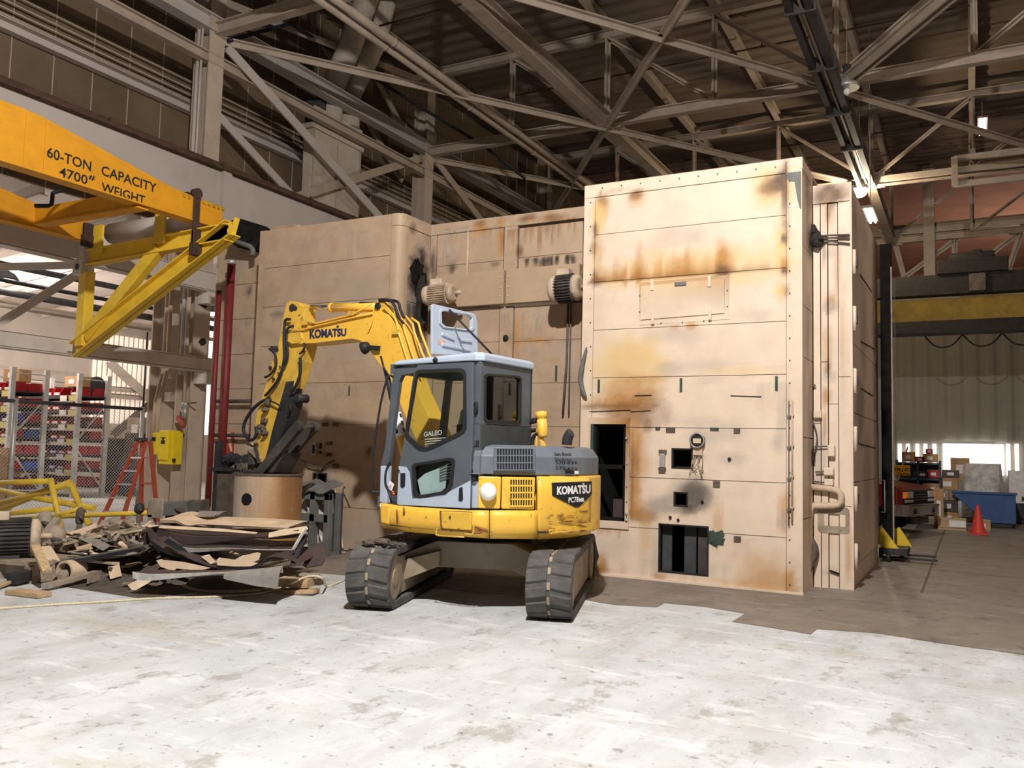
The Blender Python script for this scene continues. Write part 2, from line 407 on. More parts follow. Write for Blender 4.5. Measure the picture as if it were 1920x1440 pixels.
def thing(name, label, cat, loc=(0, 0, 0), group=None, rotz=None):
    o = bpy.data.objects.new(name, None); COL.objects.link(o); o.location = loc; o.empty_display_size = .2
    if rotz is not None: o.rotation_euler = (0, 0, rotz); ORIGIN[o.name] = Vector((0, 0, 0))   # parts in local coordinates
    else: ORIGIN[o.name] = Vector(loc)
    return tag(o, label, cat, group)
def struct(o): o['kind'] = 'structure'; return o
def dup(root, loc, label=None, rotz=None, group=None):
    r = root.copy(); COL.objects.link(r); r.location = loc
    if rotz is not None: r.rotation_euler = (0, 0, rotz)
    if label: r['label'] = label
    if group: r['group'] = group
    def kids(a, b):
        for ch in list(a.children):
            c = ch.copy(); COL.objects.link(c); c.parent = b; kids(ch, c)
    kids(root, r); return r
def text_bits(body, width=None, height=None, bold=0, spacing=1, align='CENTER'):
    cu = bpy.data.curves.new('lettering', 'FONT'); cu.body = body; cu.size = 1; cu.offset = bold; cu.space_character = spacing
    cu.resolution_u = 3
    o = bpy.data.objects.new('lettering', cu); COL.objects.link(o)
    bpy.context.view_layer.update()
    me = bpy.data.meshes.new_from_object(o.evaluated_get(bpy.context.evaluated_depsgraph_get()))
    vs = [v.co.copy() for v in me.vertices]; fs = [tuple(p.vertices) for p in me.polygons]
    bpy.data.objects.remove(o); bpy.data.curves.remove(cu); bpy.data.meshes.remove(me)
    x0 = min(v.x for v in vs); x1 = max(v.x for v in vs); y0 = min(v.y for v in vs); y1 = max(v.y for v in vs)
    sx = width/(x1-x0) if width else None; sy = height/(y1-y0) if height else sx; sx = sx or sy
    return [((v.x-(x0+x1)/2)*sx, (v.y-(y0+y1)/2)*sy) for v in vs], fs
def lettering(mb, body, c, xdir, ydir, width, height, bold=.02, lift=.004, slant=0, spacing=1):
    vs, fs = text_bits(body, width, height, bold, spacing)
    c = Vector(c); xd = Vector(xdir).normalized(); yd = Vector(ydir).normalized(); nd = xd.cross(yd).normalized()
    a = [c+xd*(x+slant*y)+yd*y+nd*lift for x, y in vs]; b = [p-nd*lift*.9 for p in a]; n = len(a)
    from collections import Counter
    ed = Counter(); dirn = {}
    for f in fs:
        for i in range(len(f)):
            e = (f[i], f[(i+1)%len(f)]); k = tuple(sorted(e)); ed[k] += 1; dirn[k] = e
    sides = [(dirn[k][0], dirn[k][1], n+dirn[k][1], n+dirn[k][0]) for k, q in ed.items() if q == 1]
    mb.add(a+b, list(fs)+[tuple(n+i for i in f[::-1]) for f in fs]+sides)
    return mb
# ================================================================== floor and hall shell
fl = MB(); fl.add([(-42,-12,0),(16,-12,0),(16,66,0),(-42,66,0)], [(0,1,2,3)])
struct(fl.build('floor', 'floor'))
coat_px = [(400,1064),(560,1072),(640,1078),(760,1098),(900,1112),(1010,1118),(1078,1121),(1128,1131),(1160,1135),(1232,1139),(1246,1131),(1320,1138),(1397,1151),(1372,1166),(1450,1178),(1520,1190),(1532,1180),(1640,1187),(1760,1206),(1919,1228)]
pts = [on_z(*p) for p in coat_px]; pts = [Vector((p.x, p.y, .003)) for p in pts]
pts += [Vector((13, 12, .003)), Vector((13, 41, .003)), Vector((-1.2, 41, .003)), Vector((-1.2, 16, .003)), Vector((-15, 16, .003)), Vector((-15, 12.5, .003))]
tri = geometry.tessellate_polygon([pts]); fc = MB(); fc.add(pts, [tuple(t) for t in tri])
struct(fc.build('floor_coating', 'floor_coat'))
# expansion joints in the floor
for nm, a, b in (('floor_joint', (-.55, 12, .004), (-.55, 40, .004)), ('floor_joint', (-1.1, 19.5, .004), (12, 19.5, .004)), ('floor_joint', (-.2, 14.4, .004), (10, 14.4, .004))):
    mb = MB(); mb.bar(a, b, .03, .002); struct(mb.build(nm, 'dust_dark'))

Z_B, Z_T, Z_R = 11.55, 14.25, 14.75        # truss bottom chord, top chord, roof deck
TY = [4.75, 13.95, 23.15, 32.35, 41.5]      # truss lines
TX = [-15.9, -12.7, -9.45, -6.2, -2.96, .26, 3.5, 6.75, 10.0]
mb = MB()                                    # ribbed roof deck, ribs across the hall
ys = []; y = 2.0
while y < 42.3: ys.append(y); y += .15
vs = []; fs = []
for i, yy in enumerate(ys):
    z = Z_R + (.045 if (i % 4) in (1, 2) else 0); vs += [(-17.3, yy, z), (11, yy, z)]
n = len(vs)//2; fs = [(2*i, 2*i+1, 2*i+3, 2*i+2) for i in range(n-1)]
mb.add(vs, fs); struct(mb.build('ceiling', 'deck'))
mb = MB(); mb.box(-17.3, 14, 42.3, 66, Z_R, Z_R+.1); struct(mb.build('ceiling_far_bay', 'far_deck'))

# ---- roof framing
def truss(y, label, xs, first):
    t = thing('roof_truss', label, 'roof truss', (-2.96, y, Z_B), 'roof trusses across the hall')
    for nm, z, s in (('bottom_chord', Z_B, .30), ('top_chord', Z_T, .26)):
        mb = MB(); mb.ibeam((-15.9, y, z), (10, y, z), s, .24, .03); mb.build(nm, 'roof_steel', t)
    for i, x in enumerate(xs):
        mb = MB(); mb.angle((x, y, Z_B+.1), (x, y, Z_T-.1), .16, .05, (0, 1, 0)); mb.build('web_post', 'roof_steel', t)
        if i < len(xs)-1:
            a, b = xs[i], xs[i+1]
            p = ((a, y, Z_T-.1), (b, y, Z_B+.1)) if a < -3.2 else ((a, y, Z_B+.1), (b, y, Z_T-.1))
            mb = MB(); mb.angle(*p, .14, .045, (0, 1, 0)); mb.build('web_diagonal', 'roof_steel', t)
    for x in (-9.45, -2.96, 3.5):
        mb = MB(); mb.box(x-.45, x+.45, y-.02, y+.02, Z_B-.22, Z_B+.35); mb.build('gusset_plate', 'roof_steel', t)
    return t
for y, lb in ((13.95, 'beige steel roof truss nearest the camera, over the front of the enclosure'), (23.15, 'beige steel roof truss crossing behind the top of the rusty tower'),
              (32.35, 'beige steel roof truss farther back, beside the glaring lamp'), (41.5, 'beige steel roof truss over the far yellow crane')):
    truss(y, lb, TX, y == 13.95)
PNAMES = ['at the left wall', 'second from the left wall', 'over the node left of the tower', 'above the tower', 'over the dark bus duct', 'right of the bus duct', 'near the right edge', 'at the right edge', 'by the far right wall']
for i, x in enumerate(TX):
    mb = MB(); mb.ibeam((x, 2, Z_T+.26), (x, 42.3, Z_T+.26), .3, .2, .03)
    tag(mb.build('roof_purlin', 'roof_steel'), 'long beige roof purlin under the deck '+PNAMES[i], 'purlin', 'roof purlins')
for k, (x, lb) in enumerate(((-9.45, 'heavy beige lengthwise girder running over the excavator cab to the truss node'), (-2.96, 'lengthwise girder carrying the dark bus duct'), (3.5, 'lengthwise girder at the right edge of the picture'))):
    mb = MB(); mb.ibeam((x, 2, Z_B), (x, 42, Z_B), .42, .34, .04)
    tag(mb.build('roof_girder', 'roof_steel'), lb, 'girder', 'lengthwise roof girders')
def brace(name, label, p0, p1, w=.2, group=None, m='roof_steel', up_=(0,0,1), double=False):
    mb = MB()
    if double:
        d = (Vector(p1)-Vector(p0)).normalized().cross(Vector((0,0,1))).normalized()*.09
        for s in (-1, 1): mb.angle(Vector(p0)+d*s, Vector(p1)+d*s, w*.8, w*.2, up_)
    else: mb.sect(p0, p1, [(-w/2, w/2, 0, w*.14), (-w*.07, w*.07, -w*.55, 0)], up_)
    return tag(mb.build(name, m), label, 'brace', group)
zb = Z_B-.16
for (xa, ya, xb, yb, lb) in ((-9.45, 13.95, -2.96, 23.15, 'flat roof brace running from the top middle down to the bus duct'), (-2.96, 13.95, -9.45, 23.15, 'flat roof brace rising right from the truss node behind the tower top'),
      (-2.96, 23.15, 3.5, 13.95, 'double angle roof brace rising right from the bus duct'), (3.5, 23.15, -2.96, 13.95, 'roof brace crossing the upper right corner'),
      (-9.45, 23.15, -15.9, 13.95, 'roof brace running left above the ducts'), (-9.45, 23.15, -15.9, 32.35, 'roof brace running back left behind the enclosure'),
      (-9.45, 23.15, -2.96, 32.35, 'roof brace dropping behind the tower from the truss node'), (3.5, 32.35, -2.96, 23.15, 'roof brace behind the domed lamp'), (-15.9, 23.15, -9.45, 32.35, 'roof brace low behind the recessed wall')):
    brace('roof_brace', lb, (xa, ya, zb), (xb, yb, zb), .24, 'horizontal roof braces', double='double' in lb)
# sprinkler branch lines under the deck
for k, yy in enumerate((16.3, 19.5, 25.6, 28.8, 34.5, 37.2, 39.6)):
    mb = MB(); mb.cyl((-15.6, yy, Z_T-.12), (10.4, yy, Z_T-.12), .03, n=8)
    t = thing('sprinkler_pipe', ('first','second','third','fourth','fifth','sixth','seventh')[k]+' thin sprinkler pipe back under the roof deck', 'pipe', (0, yy, Z_T), 'sprinkler pipes under the roof')
    mb.build('pipe_run', 'rail_rust', t)
    hd = MB()
    for x in range(-14, 10, 4): hd.cyl((x+.6, yy, Z_T-.09), (x+.6, yy, Z_T+.06), .035, .012, n=6)
    hd.build('sprinkler_head', 'rail_rust', t)
# bus duct and its pipes hung under the middle girder
t = thing('bus_duct', 'dark double bus duct hung lengthwise below the roof, ending at the glaring lamp', 'duct', (-2.96, 20, Z_B-.5))
for dx, w_, h_, m in ((-.2, .14, .22, 'aisle_dark'), (.02, .05, .08, 'roof_steel'), (.2, .16, .24, 'aisle_dark')):
    mb = MB(); mb.box(-3.0+dx-w_/2, -3.0+dx+w_/2, 3, 30.9, Z_B-.42-h_/2, Z_B-.42+h_/2); mb.build('duct_run', m, t)
for yy in range(6, 30, 3):
    mb = MB(); mb.box(-3.32, -2.68, yy-.03, yy+.03, Z_B-.57, Z_B-.2); mb.build('hanger', 'aisle_dark', t)
# high-bay fixtures
def highbay(p, label, on, big=False):
    t = thing('highbay_lamp', label, 'lamp', p, 'high-bay lamps')
    mb = MB(); mb.cyl((p[0], p[1], p[2]+.32), (p[0], p[1], p[2]+.6), .1, n=14); mb.build('ballast_housing', 'aisle_dark', t)
    mb = MB(); mb.cyl((p[0], p[1], p[2]+.6), (p[0], p[1], Z_R), .012, n=6); mb.build('hanger', 'roof_steel', t)
    mb = MB(); mb.lathe((p[0], p[1], p[2]), [(.30, -.02), (.29, .06), (.22, .2), (.10, .33)], 24); mb.lathe((p[0], p[1], p[2]), [(.285, -.015), (.275, .05), (.21, .19), (.09, .31)], 24)
    mb.build('reflector', 'galv', t)
    mb = MB(); mb.blob((p[0], p[1], p[2]+(-.10 if big else .12 if on else -.1)), .24 if big else .09, 14, 0, (1, 1, .8) if on else (1, 1, 1)); mb.build('bulb', 'lamp_warm' if on else 'white', t)
    return t
for i_, ((p, e, c), lb) in enumerate(zip(HIGHBAYS, ('domed lamp hung high above the excavator', 'unlit silver dome lamp hanging beside the bus duct', 'glaring lit lamp at the far end of the bus duct beside the tower', 'domed lamp high at the right over the aisle'))):
    highbay((p[0], p[1], p[2]+.1), lb, bool(e), bool(e) and i_ == 2)
for lb, a, b in (('twin fluorescent tubes lit high under the right roof', on_z(1842, 238, 13.4), None), ('lit fluorescent fixture beside the tower, under the glaring lamp', on_y(1632, 405, 27), None)):
    c = a; t = thing('tube_light', lb, 'lamp', c, 'tube lights under the roof')
    d = Vector((0, .8, 0)); mb = MB(); mb.box(c.x-.16, c.x+.16, c.y-.85, c.y+.85, c.z+.03, c.z+.1); mb.build('fixture_tray', 'roof_steel', t)
    mb = MB(); mb.cyl((c.x, c.y, c.z+.1), (c.x, c.y, Z_R), .012, n=6); mb.build('hanger', 'roof_steel', t)
    for s in (-.07, .07):
        mb = MB(); mb.cyl(c+Vector((s,0,0))-d, c+Vector((s,0,0))+d, .03, n=10); mb.build('tube', 'tube_glow', t)

# ---- west column row, wall above the runway
XW = -16.0
mb = MB(); vs = []; y = -2.0
mb.box(-17.35, -17.25, -3, 42, 7.0, Z_R); struct(mb.build('wall_left', 'siding'))
jb = MB()
y = -2.0
while y < 42: jb.box(-17.25, -17.235, y-.012, y+.012, 7.0, Z_R); y += .92
struct(jb.build('trim_1', 'roof_steel'))
GN = ['upper', 'lower']
for k, z in enumerate((10.0, 12.6)):
    mb = MB(); mb.channel((-17.2, -2, z), (-17.2, 42, z), .25, .2, .02); tag(mb.build('wall_girt', 'girder'), ('lower' if k == 0 else 'upper')+' horizontal girt across the brown left wall', 'girt')
for k, (z, r) in enumerate(((10.2, .028), (10.34, .02), (10.5, .02), (10.68, .016))):
    mb = MB(); mb.cyl((-17.1, -2, z), (-17.1, 40, z), r, n=8)
    tag(mb.build('conduit', 'roof_steel'), ('lowest', 'second lowest', 'second highest', 'highest')[k]+' of the conduits along the brown left wall', 'conduit', 'conduits on the left wall')
def column(y, label):
    t = thing('steel_column', label, 'column', (XW, y, 0), 'crane columns of the left row')
    mb = MB(); mb.box(-15.79, -15.75, y-.23, y+.22, 0, Z_T); mb.build('flange', 'column', t)
    mb = MB(); mb.box(-16.27, -16.23, y-.23, y+.22, 0, Z_T); mb.box(-16.23, -15.79, y-.02, y+.02, 0, Z_T); mb.build('web', 'column', t)
    mb = MB(); mb.box(-16.82, -16.78, y-.2, y+.2, 0, 7.6); mb.box(-17.24, -17.2, y-.2, y+.2, 0, 7.6); mb.box(-17.2, -16.82, y-.02, y+.02, 0, 7.6); mb.build('inner_leg', 'column', t)
    mb = MB()
    for z in (2.6, 4.4, 6.2): mb.box(-16.8, -16.25, y-.16, y-.14, z, z+.22)
    mb.build('batten_plate', 'column', t)
    mb = MB(); mb.box(-16.1, -15.1, y-.18, y+.18, 6.75, 7.05); mb.build('crane_bracket', 'girder', t)
    return t
column(4.8, 'beige steel column out at the left'); c1 = column(13.95, 'wide beige steel column left of the enclosure, holding the yellow electrical boxes')
column(23.1, 'beige steel column rising behind the recessed wall'); column(32.3, 'beige steel column far behind the tower')
mb = MB()
for z, h_ in ((4.9, .18), (4.0, .22)): mb.blob((-15.745, 13.98, z), .11, 8, .5, (.06, 1, .8))
mb.build('burn_mark', 'soot', c1)
for k, (dx, r, m) in enumerate(((-16.45, .05, 'beige_dim'), (-16.58, .04, 'beige_dim'), (-16.02, .045, 'girder'), (-15.9, .03, 'girder'))):
    mb = MB(); pts_ = [(dx, 13.62, 3.2), (dx, 13.62, 13.5)] if k > 1 else [(dx-.25, 13.6, 1.7), (dx-.2, 13.6, 2.6), (dx, 13.6, 3.3), (dx, 13.6, 7.2)]
    mb.tube(pts_, r, 10); tag(mb.build('conduit', m), ('bent conduit dropping to the yellow box, nearer', 'bent conduit dropping to the yellow box, farther', 'straight conduit up the column face', 'thin conduit up the column edge')[k], 'conduit', 'conduits on the column')
# crane runway girder and rail
t = thing('runway_girder', 'deep pale crane runway girder with a rusty rail along its top', 'girder', (-15.45, 12, 7.1))
mb = MB(); mb.box(-15.52, -15.48, -2, 42, 7.05, 8.05); mb.box(-15.7, -15.3, -2, 42, 7.0, 7.05); mb.build('girder_web', 'girder', t)
mb = MB(); mb.box(-15.72, -15.3, -2, 42, 8.05, 8.12); mb.box(-15.56, -15.44, -2, 42, 8.12, 8.24); mb.build('crane_rail', 'rail_rust', t)
for yy in (4.8, 13.95, 23.1):
    mb = MB(); mb.box(-15.48, -15.36, yy+.05, yy+.30, 7.05, 8.05); mb.build('stiffener', 'girder', t)
for yy in range(2, 40, 3):
    mb = MB(); mb.box(-15.44, -15.32, yy-.05, yy+.05, 8.12, 8.22); mb.box(-15.40, -15.36, yy-.02, yy+.02, 8.22, 8.27); mb.build('rail_clip', 'rail_rust', t)
# eave girder, wall bracing between the columns
for k, (z, w_) in enumerate(((Z_B+.1, .34), (Z_B-.75, .22))):
    mb = MB(); mb.ibeam((-15.85, -2, z), (-15.85, 42, z), .4 if k == 0 else .26, w_, .035)
    tag(mb.build('eave_girder', 'girder' if k == 0 else 'roof_steel'), ('upper' if k == 0 else 'lower')+' lengthwise girder tying the tops of the left columns', 'girder', 'eave girders')
for lb, p0, p1, w_ in (('long steel brace slanting down from the left column across the square duct', (-15.7, 14.2, 11.2), (-15.7, 22.9, 7.6), .26),
    ('parallel steel brace behind the long one on the left wall', (-16.6, 14.2, 10.2), (-16.6, 20.2, 7.4), .22),
    ('steel brace rising right across the square duct to the next column', (-15.95, 16.8, 8.2), (-15.95, 22.9, 11.3), .24),
    ('steel brace slanting down from the second column behind the recessed wall', (-15.7, 23.4, 11.3), (-15.7, 31.6, 8.0), .26),
    ('upper steel tie slanting between the first two columns', (-15.9, 14.2, 12.4), (-15.9, 23.0, 13.9), .2),
    ('short steel brace behind the twin round ducts', (-16.7, 18.6, 13.6), (-16.7, 22.9, 10.6), .2),
    ('second short steel brace behind the twin round ducts', (-16.2, 19.6, 13.9), (-16.2, 23.0, 11.5), .18)):
    brace('wall_brace', lb, p0, p1, w_, 'braces on the left wall', 'girder' if 'long' in lb else 'roof_steel', (1, 0, 0))
# two insulated pipes along the left bay, and a black cable below them
for k in range(2):
    x = -12.35+.26*k; mb = MB(); mb.cyl((x, 2, 11.35+.05*k), (x, 40, 11.35+.05*k), .095, n=14)
    for yy in range(4, 40, 4): mb.cyl((x, yy, 11.35+.05*k), (x, yy+.06, 11.35+.05*k), .11, n=14)
    tag(mb.build('insulated_pipe', 'roof_steel'), ('left' if k == 0 else 'right')+' of the two insulated pipes running lengthwise over the enclosure', 'pipe', 'insulated pipes under the roof')
pw = [on_x(428, 76, -15.6), on_x(546, 44, -15.6), on_y(648, 112, 19.5), on_y(780, 196, 21.5), on_y(905, 272, 23.5), on_y(985, 335, 25)]
mb = MB(); mb.tube(pw, .05, 8); tag(mb.build('power_cable', 'ink'), 'black cable strung from the left column across the ducts', 'cable')
# square duct against the wall with two round ducts leaving its top
t = thing('exhaust_duct', 'tall square rusty exhaust duct with two round pipes leaving its top', 'duct', (-16.5, 19.2, 5))
ya, yb_ = on_x(585, 300, -16.1).y, on_x(676, 300, -16.1).y
mb = MB(); mb.box(-16.45, -16.1, ya, yb_, 4.5, 10.55); mb.build('duct_body', 'duct', t, .02)
mb = MB(); mb.box(-16.1, -16.085, (ya+yb_)/2-.02, (ya+yb_)/2+.02, 4.5, 10.5)
for yy in (ya+.03, yb_-.03): mb.box(-16.1, -16.08, yy-.03, yy+.03, 4.5, 10.55)
mb.build('duct_seam', 'roof_steel', t)
mb = MB(); mb.box(-16.5, -16.05, ya-.08, yb_+.08, 10.55, 10.7); mb.bar((-16.1, ya, 10.95), (-16.1, yb_, 10.95), .05, .5); mb.build('duct_collar', 'duct', t)
for k, (a, b, c) in enumerate((((622, 168), (655, 90), (708, -60)), ((655, 180), (705, 75), (735, -60)))):
    p = [on_x(*a, -16.3), on_x(*b, -15.6), on_x(*c, -14.8)]
    mb = MB(); mb.tube([p[0]-Vector((0, 0, 1.0)), p[0], p[1], p[2]], .34, 18); mb.build('round_duct', 'duct', t)
mb = MB(); mb.box(-16.7, -16.2, ya+.3, ya+1.0, 10.7, 11.6); mb.build('damper', 'aisle_dark', t)

# ---- side aisle: low white roof, wall, its steel
mb = MB(); mb.add([(-17.3,-4,7.15),(-29,-4,6.2),(-29,44,6.2),(-17.3,44,7.15)], [(0,1,2,3)]); struct(mb.build('ceiling_aisle', 'aisle_white'))
for k, y in enumerate((3.5, 6.1, 8.6, 10.9, 13.3, 15.8, 18.5, 21.5, 25)):
    mb = MB(); mb.ibeam((-17.3, y, 6.95), (-29, y, 6.05), .26, .16, .02); tag(mb.build('aisle_rafter', 'aisle_white'), ('nearest','second','third','fourth','fifth','sixth','seventh','eighth','farthest')[k]+' pale rafter under the side aisle roof', 'rafter', 'rafters of the side aisle')
for k, (x, z, r, m) in enumerate(((-18.4, 5.4, .07, 'aisle_dark'), (-19.2, 5.2, .05, 'aisle_dark'), (-20.4, 5.15, .09, 'aisle_dark'), (-21.6, 5.0, .06, 'roof_steel'), (-22.6, 5.25, .05, 'roof_steel'))):
    mb = MB(); mb.cyl((x, -3, z), (x, 34, z), r, n=10); tag(mb.build('aisle_pipe', m), ('nearest','second','third','fourth','farthest')[k]+' of the pipes hung through the side aisle', 'pipe', 'pipes in the side aisle')
mb = MB(); mb.box(-29.2, -29, -4, 44, 0, 6.3); struct(mb.build('wall_aisle', 'aisle_wall'))
mb = MB(); mb.box(-29, -17, 27, 27.2, 0, 7.2); struct(mb.build('wall_aisle_end', 'aisle_wall'))
# translucent ribbed daylight panels in the aisle wall
mb = MB(); y = 20.6
while y < 27: mb.box(-29.0, -28.93, y, y+.11, 2.3, 5.7); y += .22
o = struct(mb.build('window_1', 'day_panel'))
brace('aisle_brace', 'long steel brace dropping right across the ribbed daylight panels', on_x(205, 680, -28.6), on_x(300, 765, -28.6), .36, None, 'aisle_wall', (1,0,0))
brace('aisle_brace', 'dark steel brace rising right across the ribbed daylight panels', on_x(212, 815, -28.6), on_x(292, 748, -28.6), .3, None, 'dust_dark', (1,0,0))
for k, py in enumerate((742, 728)):
    a, b = on_x(130, py-6, -28.7), on_x(300, py+4, -28.7); mb = MB(); mb.channel((-28.7, 17, a.z), (-28.7, 27, a.z), .2, .1, .02, (0,0,1)); tag(mb.build('aisle_girt', 'aisle_wall'), ('lower' if k == 0 else 'upper')+' horizontal girt over the daylight panels', 'girt')
for lb, p in (('glowing round lamp under the orange lifting beam', on_x(84, 441, -19.0)), ('bare lit lamp hanging just right of the wide column', on_x(400, 588, -18.6)), ('lit lamp strip deep in the side aisle at the far left', on_x(6, 525, -20.5))):
    t = thing('aisle_lamp', lb, 'lamp', p, 'lamps in the side aisle')
    mb = MB(); mb.lathe(p, [(.02, .0), (.31, .0), (.34, .03), (.25, .16), (.1, .24)], 24); mb.build('lamp_shade', 'aisle_dark', t)
    mb = MB(); mb.lathe(p, [(.01, -.05), (.2, -.035), (.3, -.008)], 24); mb.build('diffuser', 'lamp_glow', t)
# added glowing panel for the aisle light seen through the slit by the column
mb = MB(); a = on_y(393, 700, 22); b_ = on_y(384, 815, 22); mb.box(a.x-.6, a.x+.5, 22, 22.05, b_.z, 6.2); struct(mb.build('window_2', 'day_bright'))

# ---- front channels bolted across the columns
for k, (z0, z1, lb) in enumerate(((5.16, 5.57, 'upper'), (3.30, 3.58, 'lower'))):
    t = thing('cross_channel', lb+' pale steel channel bolted across the columns behind the yellow bracket', 'beam', (-15.4, 8, z0))
    mb = MB(); mb.box(-15.42, -15.38, -2, 14.17, z0, z1); mb.box(-15.66, -15.38, -2, 14.17, z0-.02, z0+.01); mb.box(-15.66, -15.38, -2, 14.17, z1-.01, z1+.02)
    mb.build('channel', 'white_steel' if k else 'girder', t)
    mb = MB(); mb.box(-15.72, -15.4, 13.75, 14.1, z0-.3, z0-.02); mb.build('corbel', 'white_steel', t)
    if k == 0:
        mb = MB(); mb.cyl((-15.38, 14.08, 5.5), (-15.34, 14.08, 5.5), .06, n=10); mb.build('bolt', 'ink', t)
brace('aisle_strut', 'grey steel strut slanting down left behind the yellow bracket', on_x(146, 508, -15.9), on_x(-20, 612, -16.4), .24, None, 'girder')
brace('aisle_strut', 'pale steel strut running left behind the yellow bracket', on_x(146, 494, -16.0), on_x(-20, 498, -16.8), .2, None, 'aisle_white')

# ---- back wall, far bay, crane
mb = MB(); vs = []; x = -8.0; i = 0
while x < 14.2:
    vs += [(x, 42+(.06 if i % 4 in (1, 2) else 0), 0), (x, 42+(.06 if i % 4 in (1, 2) else 0), 9.3)]; x += .16; i += 1
n = len(vs)//2; mb.add(vs, [(2*i, 2*i+2, 2*i+3, 2*i+1) for i in range(n-1)]); struct(mb.build('wall_back', 'back_wall'))
mb = MB(); mb.box(10.6, 10.8, -4, 66, 0, Z_R); struct(mb.build('wall_right', 'siding'))
mb = MB(); mb.box(-18, 14, 65.5, 65.7, 0, Z_R); struct(mb.build('wall_far_bay', 'far_deck'))
pa, pb = on_y(1768, 832, 41.9), on_y(1882, 870, 41.9)
mb = MB(); mb.box(pa.x, pb.x, 41.86, 41.9, 1.1, pa.z); struct(mb.build('window_3', 'day_glass'))
mb = MB(); mb.box(pa.x-.15, pb.x-.3, 41.7, 41.88, pa.z+.02, pa.z+.14); struct(mb.build('trim_2', 'white'))
for k, (px) in enumerate((1687, 1702, 1720, 1735, 1752, 1890, 1906)):
    a = on_y(px, 828, 41.95); mb = MB(); mb.box(a.x-.07, a.x+.07, 41.9, 41.97, 1.1, a.z-.1); struct(mb.build('window_%d' % (4+k), 'day_bright'))
# framing over the back wall
for k, (z, lb) in enumerate(((9.5, 'lower'), (12.0, 'upper'))):
    mb = MB(); mb.ibeam((-8, 41.6, z), (11, 41.6, z), .45, .3, .04); tag(mb.build('end_beam', 'roof_steel'), lb+' beam across the opening above the back wall', 'beam')
a = on_y(1743, 480, 41.6); mb = MB(); mb.ibeam((a.x, 41.5, 9.3), (a.x, 41.5, Z_R), .5, .45, .05, (0, 1, 0)); tag(mb.build('end_post', 'roof_steel'), 'stout beige post standing above the back wall', 'post')
for lb, p, q in (('thin brace above the back wall, left of the post', (1682, 530), (1770, 465)), ('thin brace above the back wall, right of the post', (1808, 515), (1885, 455)), ('pale roof member in the orange-lit far bay at left', (1682, 470), (1698, 530)), ('pale roof member in the orange-lit far bay at right', (1908, 455), (1886, 520)), ('upright member beside the far crane hoist', (1790, 445), (1789, 520))):
    p, q = on_y(*p, 41.7), on_y(*q, 41.7); d = (q-p)/(q.z-p.z); p, q = p+d*(9.45-p.z), q+d*(11.9-q.z)
    brace('end_brace', lb, p, q, .22, 'braces above the back wall', 'roof_steel', (0,1,0))
t = thing('bridge_crane', 'yellow bridge crane with a dark walkway crossing near the back wall', 'crane', (3, 34.2, 8))
ca, cb = on_y(1672, 580, 34.2), on_y(1672, 604, 34.2)
mb = MB(); mb.box(-15.2, 10.2, 33.9, 34.5, cb.z-.1, ca.z+.25); mb.build('girder', 'crane_yellow', t)
mb = MB(); mb.box(-15.2, 10.2, 33.3, 33.86, ca.z+.3, ca.z+1.0); mb.box(-15.2, 10.2, 33.5, 34.4, cb.z-.55, cb.z-.12); mb.build('walkway', 'crane_dark', t)
ha = on_y(1835, 525, 33.6); mb = MB(); mb.box(ha.x-1.3, ha.x+.9, 33.2, 34.2, ca.z+1.0, ca.z+1.5); mb.box(ha.x-.2, ha.x+.1, 33.4, 33.8, ca.z+1.5, ca.z+1.85); mb.cyl((ha.x-.9, 33.6, ca.z+1.55), (ha.x+.5, 33.6, ca.z+1.55), .25, n=12); mb.build('hoist', 'crane_dark', t, .03)
mb = MB(); mb.box(ha.x-.3, ha.x+.2, 33.2, 33.3, ca.z+.35, ca.z+.95); mb.build('control_box', 'dust_dark', t)
mb = MB()
for k in range(9):
    p0 = Vector((-1.4+k*1.25, 34.6, cb.z-.5)); mb.tube([p0, p0+Vector((.3,0,-.35)), p0+Vector((.62,0,-.46)), p0+Vector((.95,0,-.35)), p0+Vector((1.25,0,0))], .03, 6, round_=3)
mb.build('festoon_cable', 'ink', t)
# steel frame by the tower at roof height, right
fz0, fz1, fz2 = on_y(1640, 352, 32), on_y(1790, 335, 32), on_y(1790, 308, 32)
t = thing('crane_stop_frame', 'pale rectangular steel frame hung beside the glaring lamp', 'frame', (2, 32, 10.8))
for nm, z in (('lower_rail', fz1.z-.25), ('middle_rail', fz1.z+.25), ('upper_rail', fz2.z+.15)):
    mb = MB(); mb.bar((-2.5 if nm == 'middle_rail' else fz1.x, 31.9, z), (9, 31.9, z), .14, .2); mb.build(nm, 'roof_steel', t)
mb = MB(); mb.bar((fz1.x, 31.9, fz1.z-.3), (fz1.x, 31.9, fz2.z+.2), .2, .22); mb.build('end_post', 'roof_steel', t)
